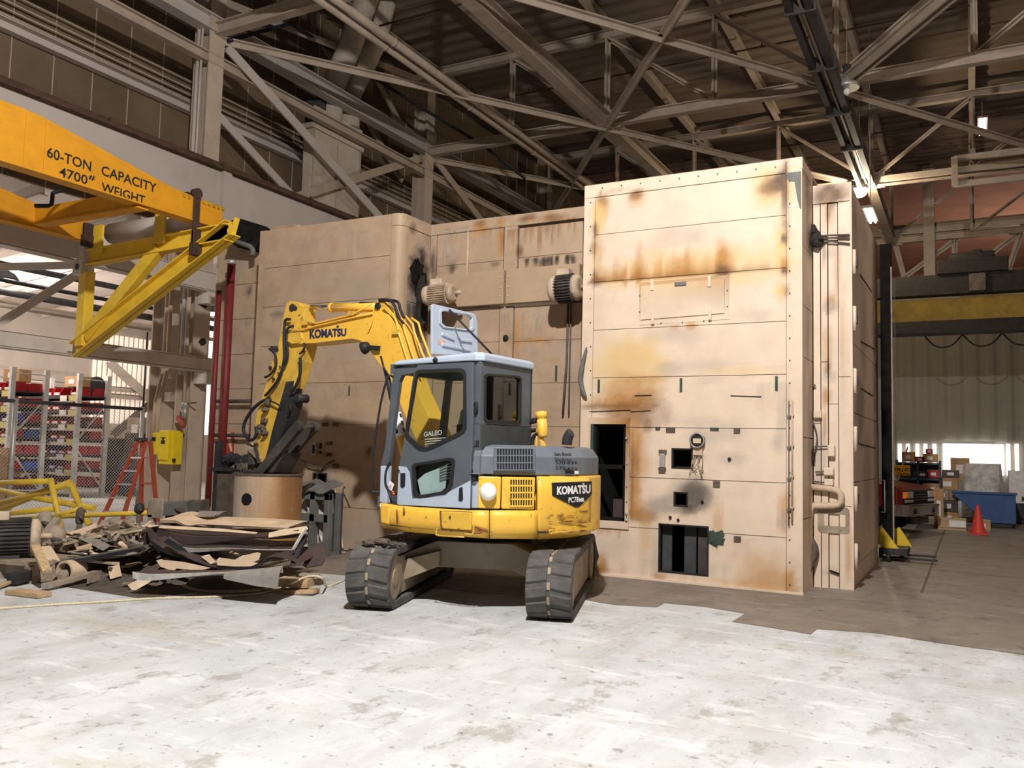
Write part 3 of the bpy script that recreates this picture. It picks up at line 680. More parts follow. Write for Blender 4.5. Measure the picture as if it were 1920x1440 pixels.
# ================================================================== the beige metal enclosure
RUST=(.42,.19,.035); DRUST=(.16,.065,.02); BRN=(.07,.035,.018); SOOT=(.02,.017,.015); YEL=(.66,.44,.17); GREY=(.36,.30,.25); LRUST=(.52,.30,.14)
def stainer(spots, axis, const_tol=.3):
    # spots: (kind, u, z, ru, rz, colour, alpha); u runs along the wall
    def f(p):
        u = p[axis]; z = p.z; R=G=B=0.; A = 0.
        for k, cu, cz, ru, rz, c, al in spots:
            if abs(u-cu) > ru*1.7 or abs(z-cz) > rz*1.9: continue
            nn = noise.noise(Vector((u*5+cu*7, z*5, cz*3)))*.32 + noise.noise(Vector((u*15, z*15, cu)))*.16
            if k == 'blob':
                d = math.sqrt(((u-cu)/ru)**2+((z-cz)/rz)**2)+nn; a = min(1, max(0, (1.15-d)/.7))
            elif k == 'up':      # heat and rust licking up from a joint at cz, height rz
                h = (z-cz)/rz; col_ = .55+.75*noise.noise(Vector((u*6, cz*4, 1)))+.35*noise.noise(Vector((u*17, cz, 5)))
                a = 0 if h < -.02 else max(0, 1-h/max(.12, col_))**.8
                e = min(1, (ru-abs(u-cu))/(.15*ru+.02)); a *= max(0, e)
            else:                # 'down': drips under a joint at cz
                h = (cz-z)/rz; col_ = .4+1.0*noise.noise(Vector((u*13, cz*4, 2)))+.5*noise.noise(Vector((u*40, cz, 3)))
                a = 0 if h < -.02 else max(0, min(1, (col_-h)*2.2))
                e = min(1, (ru-abs(u-cu))/(.15*ru+.02)); a *= max(0, e)
            a *= al
            if a <= 0: continue
            k0 = A*(1-a); R = (R*k0+c[0]*a)/(k0+a); G = (G*k0+c[1]*a)/(k0+a); B = (B*k0+c[2]*a)/(k0+a); A = k0+a
        return (R, G, B, min(1, A))
    return f
def clean(p): return (0, 0, 0, 0)
def wall_panel(name, parent, ax, const, u0, u1, z0, z1, stain, m='beige', holes=(), step=.06, thick=.045, out=-1, bulge=0):
    """sheet panel in the plane ax=const facing out; grid skin so that stains and dents have room"""
    us = sorted(set([u0, u1]+[h for H_ in holes for h in (H_[0], H_[1]) if u0 < h < u1])); zs = sorted(set([z0, z1]+[h for H_ in holes for h in (H_[2], H_[3]) if z0 < h < z1]))
    def fill(L):
        o = []
        for a, b in zip(L, L[1:]):
            n = max(1, round((b-a)/step)); o += [a+(b-a)*i/n for i in range(n)]
        return o+[L[-1]]
    us, zs = fill(us), fill(zs)
    def P(u, z, d): return Vector((u, const+d, z)) if ax == 'y' else Vector((const+d, u, z))
    def inside(a, b): return any(h[0] < a < h[1] and h[2] < b < h[3] for h in holes)
    mb = MB(); nu, nz = len(us), len(zs); vs = []
    for side in (0, 1):
        for z in zs:
            for u in us:
                d = -out*thick if side else out*bulge*max(0, math.sin(math.pi*(u-u0)/(u1-u0)))*(noise.noise(Vector((u*1.3, z*1.7, const))))
                vs.append(P(u, z, d))
    N2 = nu*nz; keep = {}
    for j in range(nz-1):
        for i in range(nu-1): keep[i, j] = not inside((us[i]+us[i+1])/2, (zs[j]+zs[j+1])/2)
    fs = []
    for (i, j), k in keep.items():
        if not k: continue
        q = (j*nu+i, j*nu+i+1, (j+1)*nu+i+1, (j+1)*nu+i); fs += [q, tuple(N2+a for a in q[::-1])]
        for (di, dj), (a, b) in (((-1,0),(0,3)), ((1,0),(1,2)), ((0,-1),(0,1)), ((0,1),(3,2))):
            if not keep.get((i+di, j+dj), False): fs.append((q[a], q[b], N2+q[b], N2+q[a]))
    mb.add(vs, fs); mb.stain = stain
    return mb.build(name, m, parent)
def rivets(parent, pts, nrm, m='seam', r=.009):
    mb = MB(); nrm = Vector(nrm)
    for p in pts: mb.cyl(Vector(p)-nrm*.003, Vector(p)+nrm*.007, r, n=6)
    return mb.build('rivets', m, parent)

# ---------------- tower
TYF, TX0, TX1, TTOP = 10.85, -4.74, -1.79, 5.40
def tz(px, py): p = on_y(px, py, TYF); return p.x, p.z
PX = 10.85/1596*1.08                      # metres per picture pixel on this face
def sp(kind, px, py, rpx, rpy, c, a):
    x, z = tz(px, py); return (kind, x, z, rpx*PX, rpy*PX, c, a)
tspots = [sp('blob',1180,680,80,62,YEL,.75), sp('blob',1185,742,72,26,RUST,.8), sp('blob',1170,735,45,45,LRUST,.7), sp('blob',1190,772,66,34,DRUST,.72), sp('blob',1160,760,60,20,RUST,.6),
 sp('blob',1190,850,17,72,RUST,.85), sp('blob',1200,860,20,60,LRUST,.6), sp('blob',1192,880,8,50,DRUST,.5), sp('blob',1200,966,34,14,BRN,.75), sp('blob',1196,960,30,26,RUST,.6), sp('blob',1210,1000,16,60,LRUST,.5), sp('blob',1190,925,14,50,RUST,.7),
 sp('blob',1450,350,44,40,YEL,.75), sp('blob',1453,348,26,24,DRUST,.75), sp('blob',1464,338,16,20,BRN,.9),
 sp('blob',1128,378,14,15,BRN,.9), sp('blob',1130,385,20,26,RUST,.6), sp('blob',1122,410,16,42,YEL,.8), sp('blob',1116,430,7,20,BRN,.8), sp('blob',1114,465,7,16,BRN,.85), sp('blob',1116,518,8,20,BRN,.85), sp('blob',1120,470,12,40,LRUST,.6), sp('blob',1192,366,16,12,BRN,.85), sp('blob',1194,372,22,18,RUST,.5),
 sp('blob',1300,503,190,42,YEL,.68), sp('up',1150,531,50,62,RUST,.9), sp('up',1240,523,62,84,RUST,.85), sp('up',1320,515,60,72,RUST,.8), sp('blob',1355,492,18,40,RUST,.9), sp('blob',1356,505,15,14,DRUST,.9), sp('blob',1172,517,7,26,RUST,.8), sp('blob',1197,515,6,22,RUST,.8), sp('blob',1440,490,35,26,YEL,.4),
 sp('blob',1466,455,15,55,YEL,.8), sp('blob',1470,448,8,13,BRN,.9), sp('blob',1470,500,9,20,RUST,.85), sp('blob',1470,508,9,8,BRN,.9), sp('blob',1470,545,9,14,DRUST,.9), sp('blob',1464,545,14,22,YEL,.8), sp('blob',1472,340,5,60,DRUST,.7), sp('blob',1472,400,5,60,DRUST,.5),
 sp('blob',1300,575,14,38,YEL,.75), sp('blob',1262,575,16,30,YEL,.4), sp('blob',1298,611,12,8,RUST,.75), sp('blob',1265,614,10,5,RUST,.6),
 sp('blob',1280,445,70,20,GREY,.35), sp('blob',1270,630,60,16,GREY,.35), sp('blob',1420,590,45,14,GREY,.35), sp('blob',1260,690,40,14,GREY,.4), sp('blob',1335,685,36,12,GREY,.35), sp('blob',1390,695,70,12,YEL,.4), sp('blob',1330,712,24,8,GREY,.3),
 sp('blob',1302,930,26,24,SOOT,.95), sp('blob',1290,925,42,38,GREY,.7), sp('blob',1240,948,32,18,GREY,.9), sp('blob',1285,955,26,12,SOOT,.7), sp('blob',1366,862,30,14,GREY,.45), sp('blob',1362,806,36,20,GREY,.35), sp('blob',1460,830,10,22,GREY,.5), sp('blob',1317,820,26,22,GREY,.35),
 sp('blob',1346,975,10,50,LRUST,.6), sp('blob',1472,960,13,40,LRUST,.8), sp('blob',1470,975,11,18,GREY,.6), sp('blob',1430,1072,50,36,LRUST,.6), sp('blob',1440,1090,36,24,RUST,.35), sp('up',1430,1112,50,50,LRUST,.6), sp('blob',1128,1062,15,26,RUST,.85), sp('up',1128,1074,20,44,DRUST,.6), sp('up',1160,1078,18,34,RUST,.4), sp('blob',1236,1082,14,10,RUST,.7), sp('blob',1480,1090,12,24,RUST,.7), sp('up',1485,1115,14,34,DRUST,.6), sp('down',1280,1058,90,60,GREY,.3), sp('down',1140,992,40,20,RUST,.5)]
tspots += [sp('blob',1470,350,5,90,BRN,.7), sp('blob',1442,352,30,12,DRUST,.6), sp('down',1150,352,35,18,DRUST,.5), sp('blob',1355,512,20,8,BRN,.8), sp('up',1290,519,170,26,DRUST,.55), sp('blob',1120,527,22,8,DRUST,.8), sp('blob',1150,762,80,7,DRUST,.6), sp('blob',1205,712,50,10,RUST,.5),
 sp('blob',1184,900,5,90,DRUST,.7), sp('down',1190,806,14,60,RUST,.5), sp('down',1310,850,14,30,GREY,.5), sp('blob',1215,800,10,14,DRUST,.6), sp('blob',1302,930,34,30,SOOT,.6), sp('blob',1410,1100,70,12,LRUST,.5), sp('down',1350,1010,60,80,(.5,.36,.24),.35), sp('blob',1230,1040,8,60,GREY,.5), sp('blob',1150,1030,40,30,GREY,.3), sp('down',1450,720,30,60,GREY,.3), sp('blob',1468,780,10,30,GREY,.4), sp('blob',1300,790,60,10,GREY,.25)]
tst = stainer(tspots, 0)
tower = thing('metal_enclosure', 'tall beige rust-stained metal enclosure tower with an empty dark doorway at its lower left', 'enclosure', (-3.2, TYF, 0), 'beige enclosure sections')
ZS = [.02, .672, 1.335, 2.0, 2.675, 3.34, 4.015, 4.685, 5.22]
dx0, dz1 = tz(1113, 795); dx1, dz0 = tz(1172, 978)
def hole(x0, y0, x1, y1): a, b = tz(x0, y1), tz(x1, y0); return (a[0], b[0], a[1], b[1])
HOLES = [(dx0, dx1, dz0, dz1), hole(1260,842,1298,877), hole(1264,924,1289,948), hole(1235,988,1328,1071)]
PXL, PXR = -4.57, -1.985
for a, b in zip(ZS, ZS[1:]):
    hs = [h for h in HOLES if h[2] < b and h[3] > a]
    wall_panel('wall_panel', tower, 'y', TYF, PXL, PXR, a+.004, b-.004, tst, holes=hs, step=.042, bulge=.006)
wall_panel('top_band', tower, 'y', TYF-.008, TX0, PXR, 5.225, TTOP, tst, step=.06)
wall_panel('corner_post', tower, 'y', TYF-.006, TX0, PXL-.006, 0, 5.22, tst, step=.06)
wall_panel('corner_post', tower, 'y', TYF-.006, PXR+.006, TX1, 0, 5.40, tst, step=.06)
# right return of the tower with dark warped sheets
rsp = [('blob',11.3,5.05,.3,.25,BRN,.6), ('blob',11.2,4.6,.1,.4,DRUST,.6), ('blob',11.45,4.4,.2,.25,SOOT,.8), ('blob',11.3,3.3,.18,.5,GREY,.8), ('blob',11.2,1.0,.3,.5,LRUST,.6), ('blob',11.4,1.9,.2,.9,GREY,.6), ('blob',11.5,2.4,.2,.5,GREY,.5)]
for a, b in zip([0, .9, 1.9, 2.9, 3.55, 4.3], [.9, 1.9, 2.9, 3.55, 4.3, 5.25]):
    wall_panel('side_panel', tower, 'x', TX1, TYF+.01, 11.62, a+.005, b-.005, stainer(rsp, 1), out=1, step=.08, bulge=.012)
wall_panel('side_band', tower, 'x', TX1+.006, TYF-.01, 11.62, 5.255, 5.40, stainer(rsp, 1), out=1, step=.08)
mb = MB(); mb.plate([[(TX1-.01, 5.22), (TX1-.2, 5.22), (TX1-.16, 5.12), (TX1-.09, 5.1), (TX1-.06, 4.9), (TX1-.03, 4.76), (TX1-.01, 4.74)]], lambda u, v, k: Vector((u, TYF-k, v)), .006, .016); mb.build('torn_flashing', 'cabinet_grey', tower)
mb = MB(); mb.box(TX0, TX1, TYF, 14.6, TTOP-.03, TTOP+.01); mb.build('roof_sheet', 'beige_dim', tower)
mb = MB(); mb.box(TX0+.005, TX0+.05, TYF+.05, 14.6, 0, TTOP-.03); mb.box(TX0, TX1-.01, 14.55, 14.6, 0, 5.2); mb.build('rear_wall', 'beige_dim', tower)
mb = MB(); mb.box(TX0+.1, TX1-.1, 13.2, 13.25, 0, 5.2); mb.build('inner_wall', 'void', tower)  # doorway's deep inner shade is put into this near-black wall
mb = MB(); mb.box(TX0+.1, TX1-.1, TYF+.12, 13.2, .005, .02); mb.box(TX0+.06, TX0+.1, TYF+.1, 13.2, .02, 5.2); mb.build('inner_floor', 'void', tower)  # near-black cover added over the lit floor inside the doorway
mb = MB(); mb.box(TX0, TX1+.01, TYF-.03, TYF+.02, 0, .03); mb.build('base_channel', 'beige_plain', tower)
# doorway frame, its inner black frame and middle rail
mb = MB()
x0, x1 = tz(1104, 785)[0], tz(1182, 785)[0]; zt, zb2 = tz(1140, 783)[1], tz(1140, 990)[1]
mb.plate([[(x0, zb2), (x1, zb2), (x1, zt), (x0, zt)], [(dx0, dz0), (dx0, dz1), (dx1, dz1), (dx1, dz0)]], lambda u, v, k: Vector((u, TYF-k, v)), -.01, .022)
mb.stain = stainer([sp('blob',1178,870,14,110,DRUST,.85), sp('blob',1140,788,50,9,RUST,.85), sp('blob',1160,790,36,12,DRUST,.8), sp('blob',1178,800,10,30,RUST,.9)]+tspots[:8], 0)
fr = mb.build('door_frame', 'beige', tower)
rivets(fr, [(x1-.03, TYF-.022, z) for z in (.8, 1.0, 1.2, 1.5, 1.8, 2.0)], (0,-1,0))
mb = MB(); w_ = .045
for a in ((dx0, dx0+w_, dz0, dz1), (dx1-w_, dx1, dz0, dz1), (dx0, dx1, dz0, dz0+w_), (dx0, dx1, dz1-.03, dz1)): mb.box(a[0], a[1], TYF+.01, TYF+.09, a[2], a[3])
mz = tz(1140, 875)[1]; mb.box(dx0, dx1, TYF+.01, TYF+.09, mz-.03, mz+.03); mb.build('door_liner', 'black', tower)
mb = MB(); a = tz(1125, 932); b = tz(1167, 974); mb.box(a[0], b[0], TYF+.5, TYF+.54, .3, a[1]); mb.build('inner_board', 'brown_sheet', tower)
mb = MB(); mb.box(dx0-.03, dx0+.01, TYF-.03, TYF+.03, dz0, dz1); mb.build('door_edge_strip', 'green_trim', tower)
for py in (822, 963, 975):
    mb = MB(); p = tz(1176, py); mb.blob((p[0], TYF-.03, p[1]), .022, 8); mb.build('latch', 'dull_metal', tower)
# burnt window openings: raw edges and what shows inside
for nm, h, m in (('window_trim', HOLES[1], 'soot'), ('vent_trim', HOLES[2], 'soot'), ('cutout_edge', HOLES[3], 'soot')):
    e = .008; mb = MB(); mb.plate([[(h[0]-e, h[2]-e), (h[1]+e, h[2]-e), (h[1]+e, h[3]+e), (h[0]-e, h[3]+e)], [(h[0]+.012, h[2]+.012), (h[0]+.012, h[3]-.012), (h[1]-.012, h[3]-.012), (h[1]-.012, h[2]+.012)]], lambda u, v, k: Vector((u, TYF-k, v)), -.05, .006); mb.build(nm, m, tower)
h = HOLES[3]
for a, b, m in ((0, .20, 'interior'), (.46, .70, 'interior'), (.74, 1.0, 'shelf_dark')):
    mb = MB(); mb.box(h[0]+(h[1]-h[0])*a, h[0]+(h[1]-h[0])*b, TYF+.14, TYF+.17, h[2]-.1, h[3]+.1); mb.build('inner_slat', m, tower)
for hh, d in ((HOLES[1], .25), (HOLES[2], .2)):
    mb = MB(); mb.box(hh[0]-.2, hh[1]+.2, TYF+d, TYF+d+.03, hh[2]-.2, hh[3]+.2); mb.build('dark_backing', 'void', tower)  # near-black sheet behind each opening; inner shade put into its colour
# hatch on the third panel
a, b = tz(1198, 610), tz(1368, 515)
ht = MB(); ht.plate([[(a[0], a[1]), (b[0], a[1]+.02), (b[0], b[1]), (a[0], b[1]-.02)]], lambda u, v, k: Vector((u, TYF-k, v)), 0, .006); ht.stain = tst; hf = ht.build('hatch_frame', 'beige', tower)
a, b = tz(1202, 600), tz(1359, 523)
ht = MB(); ht.plate([[(a[0], a[1]), (b[0], a[1]+.03), (b[0], b[1]), (a[0], b[1]-.02)]], lambda u, v, k: Vector((u, TYF-k, v)), .006, .022); ht.stain = tst; hd = ht.build('hatch_door', 'beige', tower)
for px, py in ((1224, 535), (1331, 528), (1225, 598), (1332, 590)):
    p = tz(px, py); mb = MB(); mb.box(p[0]-.022, p[0]+.022, TYF-.04, TYF-.022, p[1]-.075, p[1]+.075); mb.build('hatch_latch', 'beige_plain', hd, .008)
p = tz(1277, 533); mb = MB(); mb.box(p[0]-.08, p[0]+.08, TYF-.04, TYF-.022, p[1]-.025, p[1]+.025); mb.build('hatch_handle', 'cabinet_grey', hd, .01)
rivets(hf, [(lambda q: (q[0], TYF-.008, q[1]))(tz(x, y)) for x, y in ((1196+4,555),(1200,585),(1364,545),(1364,575),(1240,606),(1280,605),(1320,602))], (0,-1,0))
# gauge with loose wires, thermostat, small tabs and slots along the seams
g = tz(1310, 826); mb = MB(); mb.cyl((g[0], TYF, g[1]), (g[0], TYF-.07, g[1]), .088, n=26); gg = mb.build('gauge', 'ex_dark', tower)
mb = MB(); mb.cyl((g[0], TYF-.07, g[1]), (g[0], TYF-.078, g[1]), .07, n=26); mb.build('gauge_face', 'ink', gg)
mb = MB(); mb.box(g[0]-.05, g[0]+.05, TYF-.083, TYF-.078, g[1]-.035, g[1]+.025); mb.build('gauge_scale', 'tan_sheet', gg)
mb = MB(); mb.lathe((g[0], TYF-.07, g[1]), [(.098, .0), (.098, .02), (.082, .02), (.082, .0)], 26, (0,-1,0)); mb.build('gauge_rim', 'dull_metal', gg)
mb = MB(); mb.box(g[0]-.06, g[0]+.06, TYF-.05, TYF, g[1]-.19, g[1]-.085); mb.build('conduit_block', 'beige_dim', gg)
mb = MB()
for k in range(7):
    x = g[0]-.05+k*.018; mb.tube([(x, TYF-.02, g[1]-.18), (x+rnd.uniform(-.05,.05), TYF-.06, g[1]-.3), (x+rnd.uniform(-.09,.09), TYF-.03, g[1]-.38-rnd.random()*.1)], .005, 5, round_=4)
mb.build('loose_wires', 'grey_wood', gg)
q = tz(1243, 862); mb = MB(); mb.box(q[0]-.035, q[0]+.035, TYF-.05, TYF, q[1]-.1, q[1]+.08); st_ = mb.build('switch_box', 'galv', tower, .008)
mb = MB(); mb.box(q[0]-.05, q[0]+.05, TYF-.03, TYF, q[1]+.08, q[1]+.13); mb.box(q[0]-.045, q[0]+.045, TYF-.055, TYF, q[1]-.14, q[1]-.105); mb.build('switch_cap', 'dust_dark', st_)
for px, py, w_, h_, m in ((1234,803,.06,.035,'green_trim'), (1258,806,.12,.055,'dust_dark'), (1340,804,.11,.03,'green_trim'), (1382,807,.075,.055,'dust_dark'), (1344,907,.085,.07,'dust_dark'), (1383,1010,.085,.06,'dust_dark')):
    p = tz(px, py); mb = MB(); mb.box(p[0]-w_/2, p[0]+w_/2, TYF-.025, TYF, p[1]-h_/2, p[1]+h_/2); mb.build('seam_tab', m, tower)
for px, py in ((1123, 724), (1277, 722), (1456, 719)):
    p = tz(px, py); mb = MB(); mb.box(p[0]-.016, p[0]+.016, TYF-.012, TYF, p[1]-.09, p[1]+.09); mb.build('seam_slot', 'green_trim', tower)
for px, py, r in ((1368,861,.024),(1317,941,.022),(1272,975,.02),(1257,970,.022)):
    p = tz(px, py); mb = MB(); mb.blob((p[0], TYF-.012, p[1]), r, 8); mb.build('bolt_stub', 'soot', tower)
pk = MB(); pk.blob((tz(1342, 1013)[0], TYF-.001, tz(1342, 1013)[1]), .12, 12, 1.1, (1, .05, .8)); pk.build('paint_chip', 'green_trim', tower)
mb = MB()
for a, b in (((1182,772),(1220,770)), ((1105,772),(1182,769)), ((1190,742),(1222,741)), ((1370,742),(1428,744))):
    p, q = tz(*a), tz(*b); mb.bar((p[0], TYF-.003, p[1]), (q[0], TYF-.003, q[1]), .01, .012)
mb.build('scorched_seam', 'soot', tower)
rv = [(lambda q: (q[0], TYF-.012, q[1]))(tz(1478+dx, y)) for dx, y0 in ((3, 340),) for y in range(340, 1105, 42)]+[(lambda q: (q[0], TYF-.012, q[1]))(tz(1108, y)) for y in range(380, 760, 45)]+[(lambda q: (q[0], TYF-.012, q[1]))(tz(x, 355-(x-1110)*.12)) for x in range(1130, 1470, 36)]
rivets(tower, rv, (0,-1,0))
# black strap handle on the left post
h0 = [tz(1103, 652), tz(1094, 690), tz(1092, 715), tz(1098, 738), tz(1103, 745)]
mb = MB(); mb.tube([(p[0], TYF-.06, p[1]) for p in h0], [.012, .035, .04, .03, .012], 8, round_=4); mb.build('torn_flap', 'cabinet_grey', tower)
# conduits up the right post
for px, y0, y1, r, m in ((1480, 752, 985, .007, 'cabinet_grey'), (1486, 750, 980, .011, 'beige_dim')):
    p, q = tz(px, y0), tz(px, y1); mb = MB(); mb.cyl((p[0], TYF-.035, p[1]), (q[0], TYF-.035, q[1]), r, n=8)
    for k in range(4): z = q[1]+(p[1]-q[1])*(k+.5)/4; mb.box(p[0]-.022, p[0]+.022, TYF-.045, TYF, z-.01, z+.01)
    mb.build('post_conduit', m, tower)

# ---------------- right annex: narrow front with pipework, side wall with hinged doors
AX0, AX1, AY = TX1+.01, -1.31, 11.62
annex = thing('metal_enclosure', 'narrow beige enclosure section right of the tower with pipework and hinged side doors', 'enclosure', (-1.5, AY, 0), 'beige enclosure sections')
def az(px, py): p = on_y(px, py, AY); return p.x, p.z
asp = [('blob',-1.58,5.13,.3,.16,DRUST,.95), ('blob',-1.58,4.95,.05,.25,BRN,.95), ('blob',-1.58,5.12,.12,.2,BRN,.9), ('blob',-1.6,5.05,.2,.1,BRN,.6), ('blob',-1.6,4.9,.1,.3,LRUST,.5)]
for px, py, r1, r2, c, al in ((1556,570,9,16,BRN,.9),(1558,566,14,18,LRUST,.7),(1558,575,16,10,GREY,.7),(1551,690,7,22,DRUST,.85),(1556,705,14,12,GREY,.6),(1549,650,6,40,LRUST,.6),(1549,745,5,25,RUST,.8),(1556,475,14,12,GREY,.5),(1546,470,4,30,DRUST,.6),(1570,500,4,60,RUST,.5),(1582,640,6,120,LRUST,.5),(1546,800,4,30,RUST,.7),(1556,1072,12,6,GREY,.5),(1535,860,14,80,GREY,.5),(1545,1000,16,40,LRUST,.3),(1592,1040,6,50,RUST,.6)):
    x, z = az(px, py); asp.append(('blob', x, z, r1*PX*1.05, r2*PX*1.05, c, al))
ast = stainer(asp, 0)
for u0, u1, bnd in ((AX0, -1.69, (0, 2.1, 5.0)), (-1.685, -1.60, (0, 2.9, 5.0)), (-1.595, -1.475, (0, .95, 2.35, 5.0)), (-1.47, AX1, (0, 1.05, 2.7, 5.0))):
    for a, b in zip(bnd, bnd[1:]): wall_panel('front_strip', annex, 'y', AY+(.02 if u0 == -1.595 else 0), u0+.003, u1-.003, a+.004, b-.004, ast, step=.05)
wall_panel('top_band', annex, 'y', AY-.01, AX0, AX1, 5.005, 5.25, ast, step=.05)
ssp = [('blob',12.2,4.2,.6,.7,GREY,.6), ('blob',13.0,3.5,.5,.9,GREY,.7), ('blob',15.3,3.0,.95,4.2,BRN,.95), ('blob',15.3,3.0,.5,5,SOOT,.9), ('blob',14.9,4.6,.6,.9,DRUST,.6), ('blob',14.7,1.5,.4,1.4,GREY,.8), ('blob',12.6,2.3,.6,.5,(.26,.21,.17),.8), ('blob',13.4,1.4,.7,.8,GREY,.8), ('blob',12.0,4.9,.3,.3,BRN,.4), ('blob',13.2,4.9,.8,.3,GREY,.4), ('blob',12.3,1.4,.4,.8,GREY,.3)]
sst = stainer(ssp, 1)
for a, b in zip((.28, 1.35, 2.25, 3.15, 4.15), (1.35, 2.25, 3.15, 4.15, 5.25)):
    wall_panel('side_panel', annex, 'x', AX1, AY+.02, 15.2, a+.006, b-.006, sst, out=1, step=.1, bulge=.01)
wall_panel('kick_plate', annex, 'x', AX1-.02, AY+.02, 15.1, 0, .27, sst, out=1, step=.1)
mb = MB(); mb.box(TX1+.01, AX1-.01, AY+.01, 14.6, 5.19, 5.24); mb.build('roof_sheet', 'beige_dim', annex)
mb = MB(); mb.box(AX1-.012, AX1+.012, AY-.012, AY+.03, 0, 5.25); mb.build('corner_angle', 'beige_plain', annex)
for k, py in enumerate((503, 605, 718, 824, 934, 1040)):
    z = on_x(1604, py, AX1).z; yy = AY+.06
    t_ = MB(); t_.cyl((AX1+.03, yy, z-.16), (AX1+.03, yy, z+.16), .022, n=10); hg = t_.build('hinge', 'beige_plain', annex)
    mb = MB(); mb.box(AX1, AX1+.06, yy-.01, yy+.12, z-.06, z+.06); mb.build('hinge_leaf', 'cabinet_grey', hg)
mb = MB()
for px0, py0, px1, py1 in ((1613, 515, 1634, 547), (1614, 640, 1640, 655), (1610, 832, 1642, 840), (1614, 728, 1636, 742)):
    mb.bar(on_x(px0, py0, AX1+.006), on_x(px1, py1, AX1+.006), .012, .012)
mb.build('side_crack', 'soot', annex)
# pipework on the annex front
def ap(px, py, d=.06): x, z = az(px, py); return Vector((x, AY-d, z))
mb = MB(); mb.tube([ap(1514, 912), ap(1560, 917), ap(1572, 920), ap(1578, 928), ap(1578, 940), ap(1573, 946), ap(1562, 948), ap(1527, 948), ap(1521, 955), ap(1520, 985)], .042, 12)
mb.build('loop_pipe', 'beige_dim', annex)
mb = MB(); mb.tube([ap(1520, 950, .04), ap(1520, 1000, .04), ap(1530, 1030, .06), ap(1522, 1060, .12), ap(1508, 1108, .2)], [.02, .025, .045, .04, .045], 12, round_=4); mb.build('drain_hose', 'dust_dark', annex)
mb = MB(); mb.tube([ap(1512, 1085, .17), ap(1508, 1108, .22)], .055, 12); mb.build('hose_end', 'beige_plain', annex)
for lb, pts_, r in (('thin_conduit', ((1530,723),(1514,735),(1513,800),(1520,840)), .014), ('thin_conduit', ((1525,790),(1533,820),(1528,850),(1520,870)), .01), ('thin_conduit', ((1522,838),(1552,837)), .009), ('thin_conduit', ((1520,840),(1520,890),(1526,902),(1550,905)), .012), ('thin_conduit', ((1530,885),(1548,884)), .012), ('thin_conduit', ((1495,620),(1488,720)), .006)):
    mb = MB(); mb.tube([ap(*p, .045) for p in pts_], r, 8, round_=3); mb.build(lb, 'dust_dark', annex)
for px, py, w_, h_ in ((1534, 777, .1, .1), (1555, 884, .12, .1), (1555, 904, .11, .085), (1560, 845, .08, .15)):
    p = ap(px, py, 0); mb = MB(); mb.box(p.x-w_/2, p.x+w_/2, AY-.07, AY, p.z-h_/2, p.z+h_/2); mb.build('junction_box', 'beige_plain', annex, .012)
mb = MB(); p = ap(1520, 858, .05); mb.obox(p, (.12, .08, .1), (1,0,.2), (0,1,0), (0,0,1)); mb.cyl(p+Vector((0,-.03,-.12)), p+Vector((.02,-.03,.1)), .03, n=8); mb.build('burnt_valve', 'soot', annex)
mb = MB(); p = ap(1521, 440, .05); mb.blob(p, .11, 10, .6); mb.blob(p+Vector((.08,-.02,-.1)), .09, 10, .6); mb.build('burnt_fitting', 'soot', annex)
mb = MB()
for y0, y1 in ((444, 441), (449, 448), (456, 458)): mb.tube([ap(1526, y0, .03), ap(1560, y0-2, .03), ap(1594, y1, .03)], .012, 6)
mb.build('burnt_conduits', 'dust_dark', annex)
mb = MB(); p = ap(1556, 985, 0)
def rr(x0, x1, z0, z1, r, n=4):
    o = []
    for cx, cz, a0 in ((x1-r, z1-r, 0), (x0+r, z1-r, 90), (x0+r, z0+r, 180), (x1-r, z0+r, 270)):
        for k in range(n+1): a = math.radians(a0+90*k/n); o.append((cx+r*math.cos(a), cz+r*math.sin(a)))
    return o
a, b = az(1533, 998), az(1593, 952)
mb.plate([rr(a[0], min(b[0], AX1-.01), a[1], b[1], .05), rr(a[0]+.08, min(b[0], AX1-.01)-.05, a[1]+.09, b[1]-.09, .015)[::-1]], lambda u, v, k: Vector((u, AY-k, v)), 0, .005)
mb.build('dusty_gasket_mark', 'dust', annex)
p = ap(1564, 1072, 0); mb = MB(); mb.bar((p.x-.05, AY-.005, p.z+.01), (p.x+.06, AY-.005, p.z-.02), .02, .02); mb.build('vent_slot', 'void', annex)

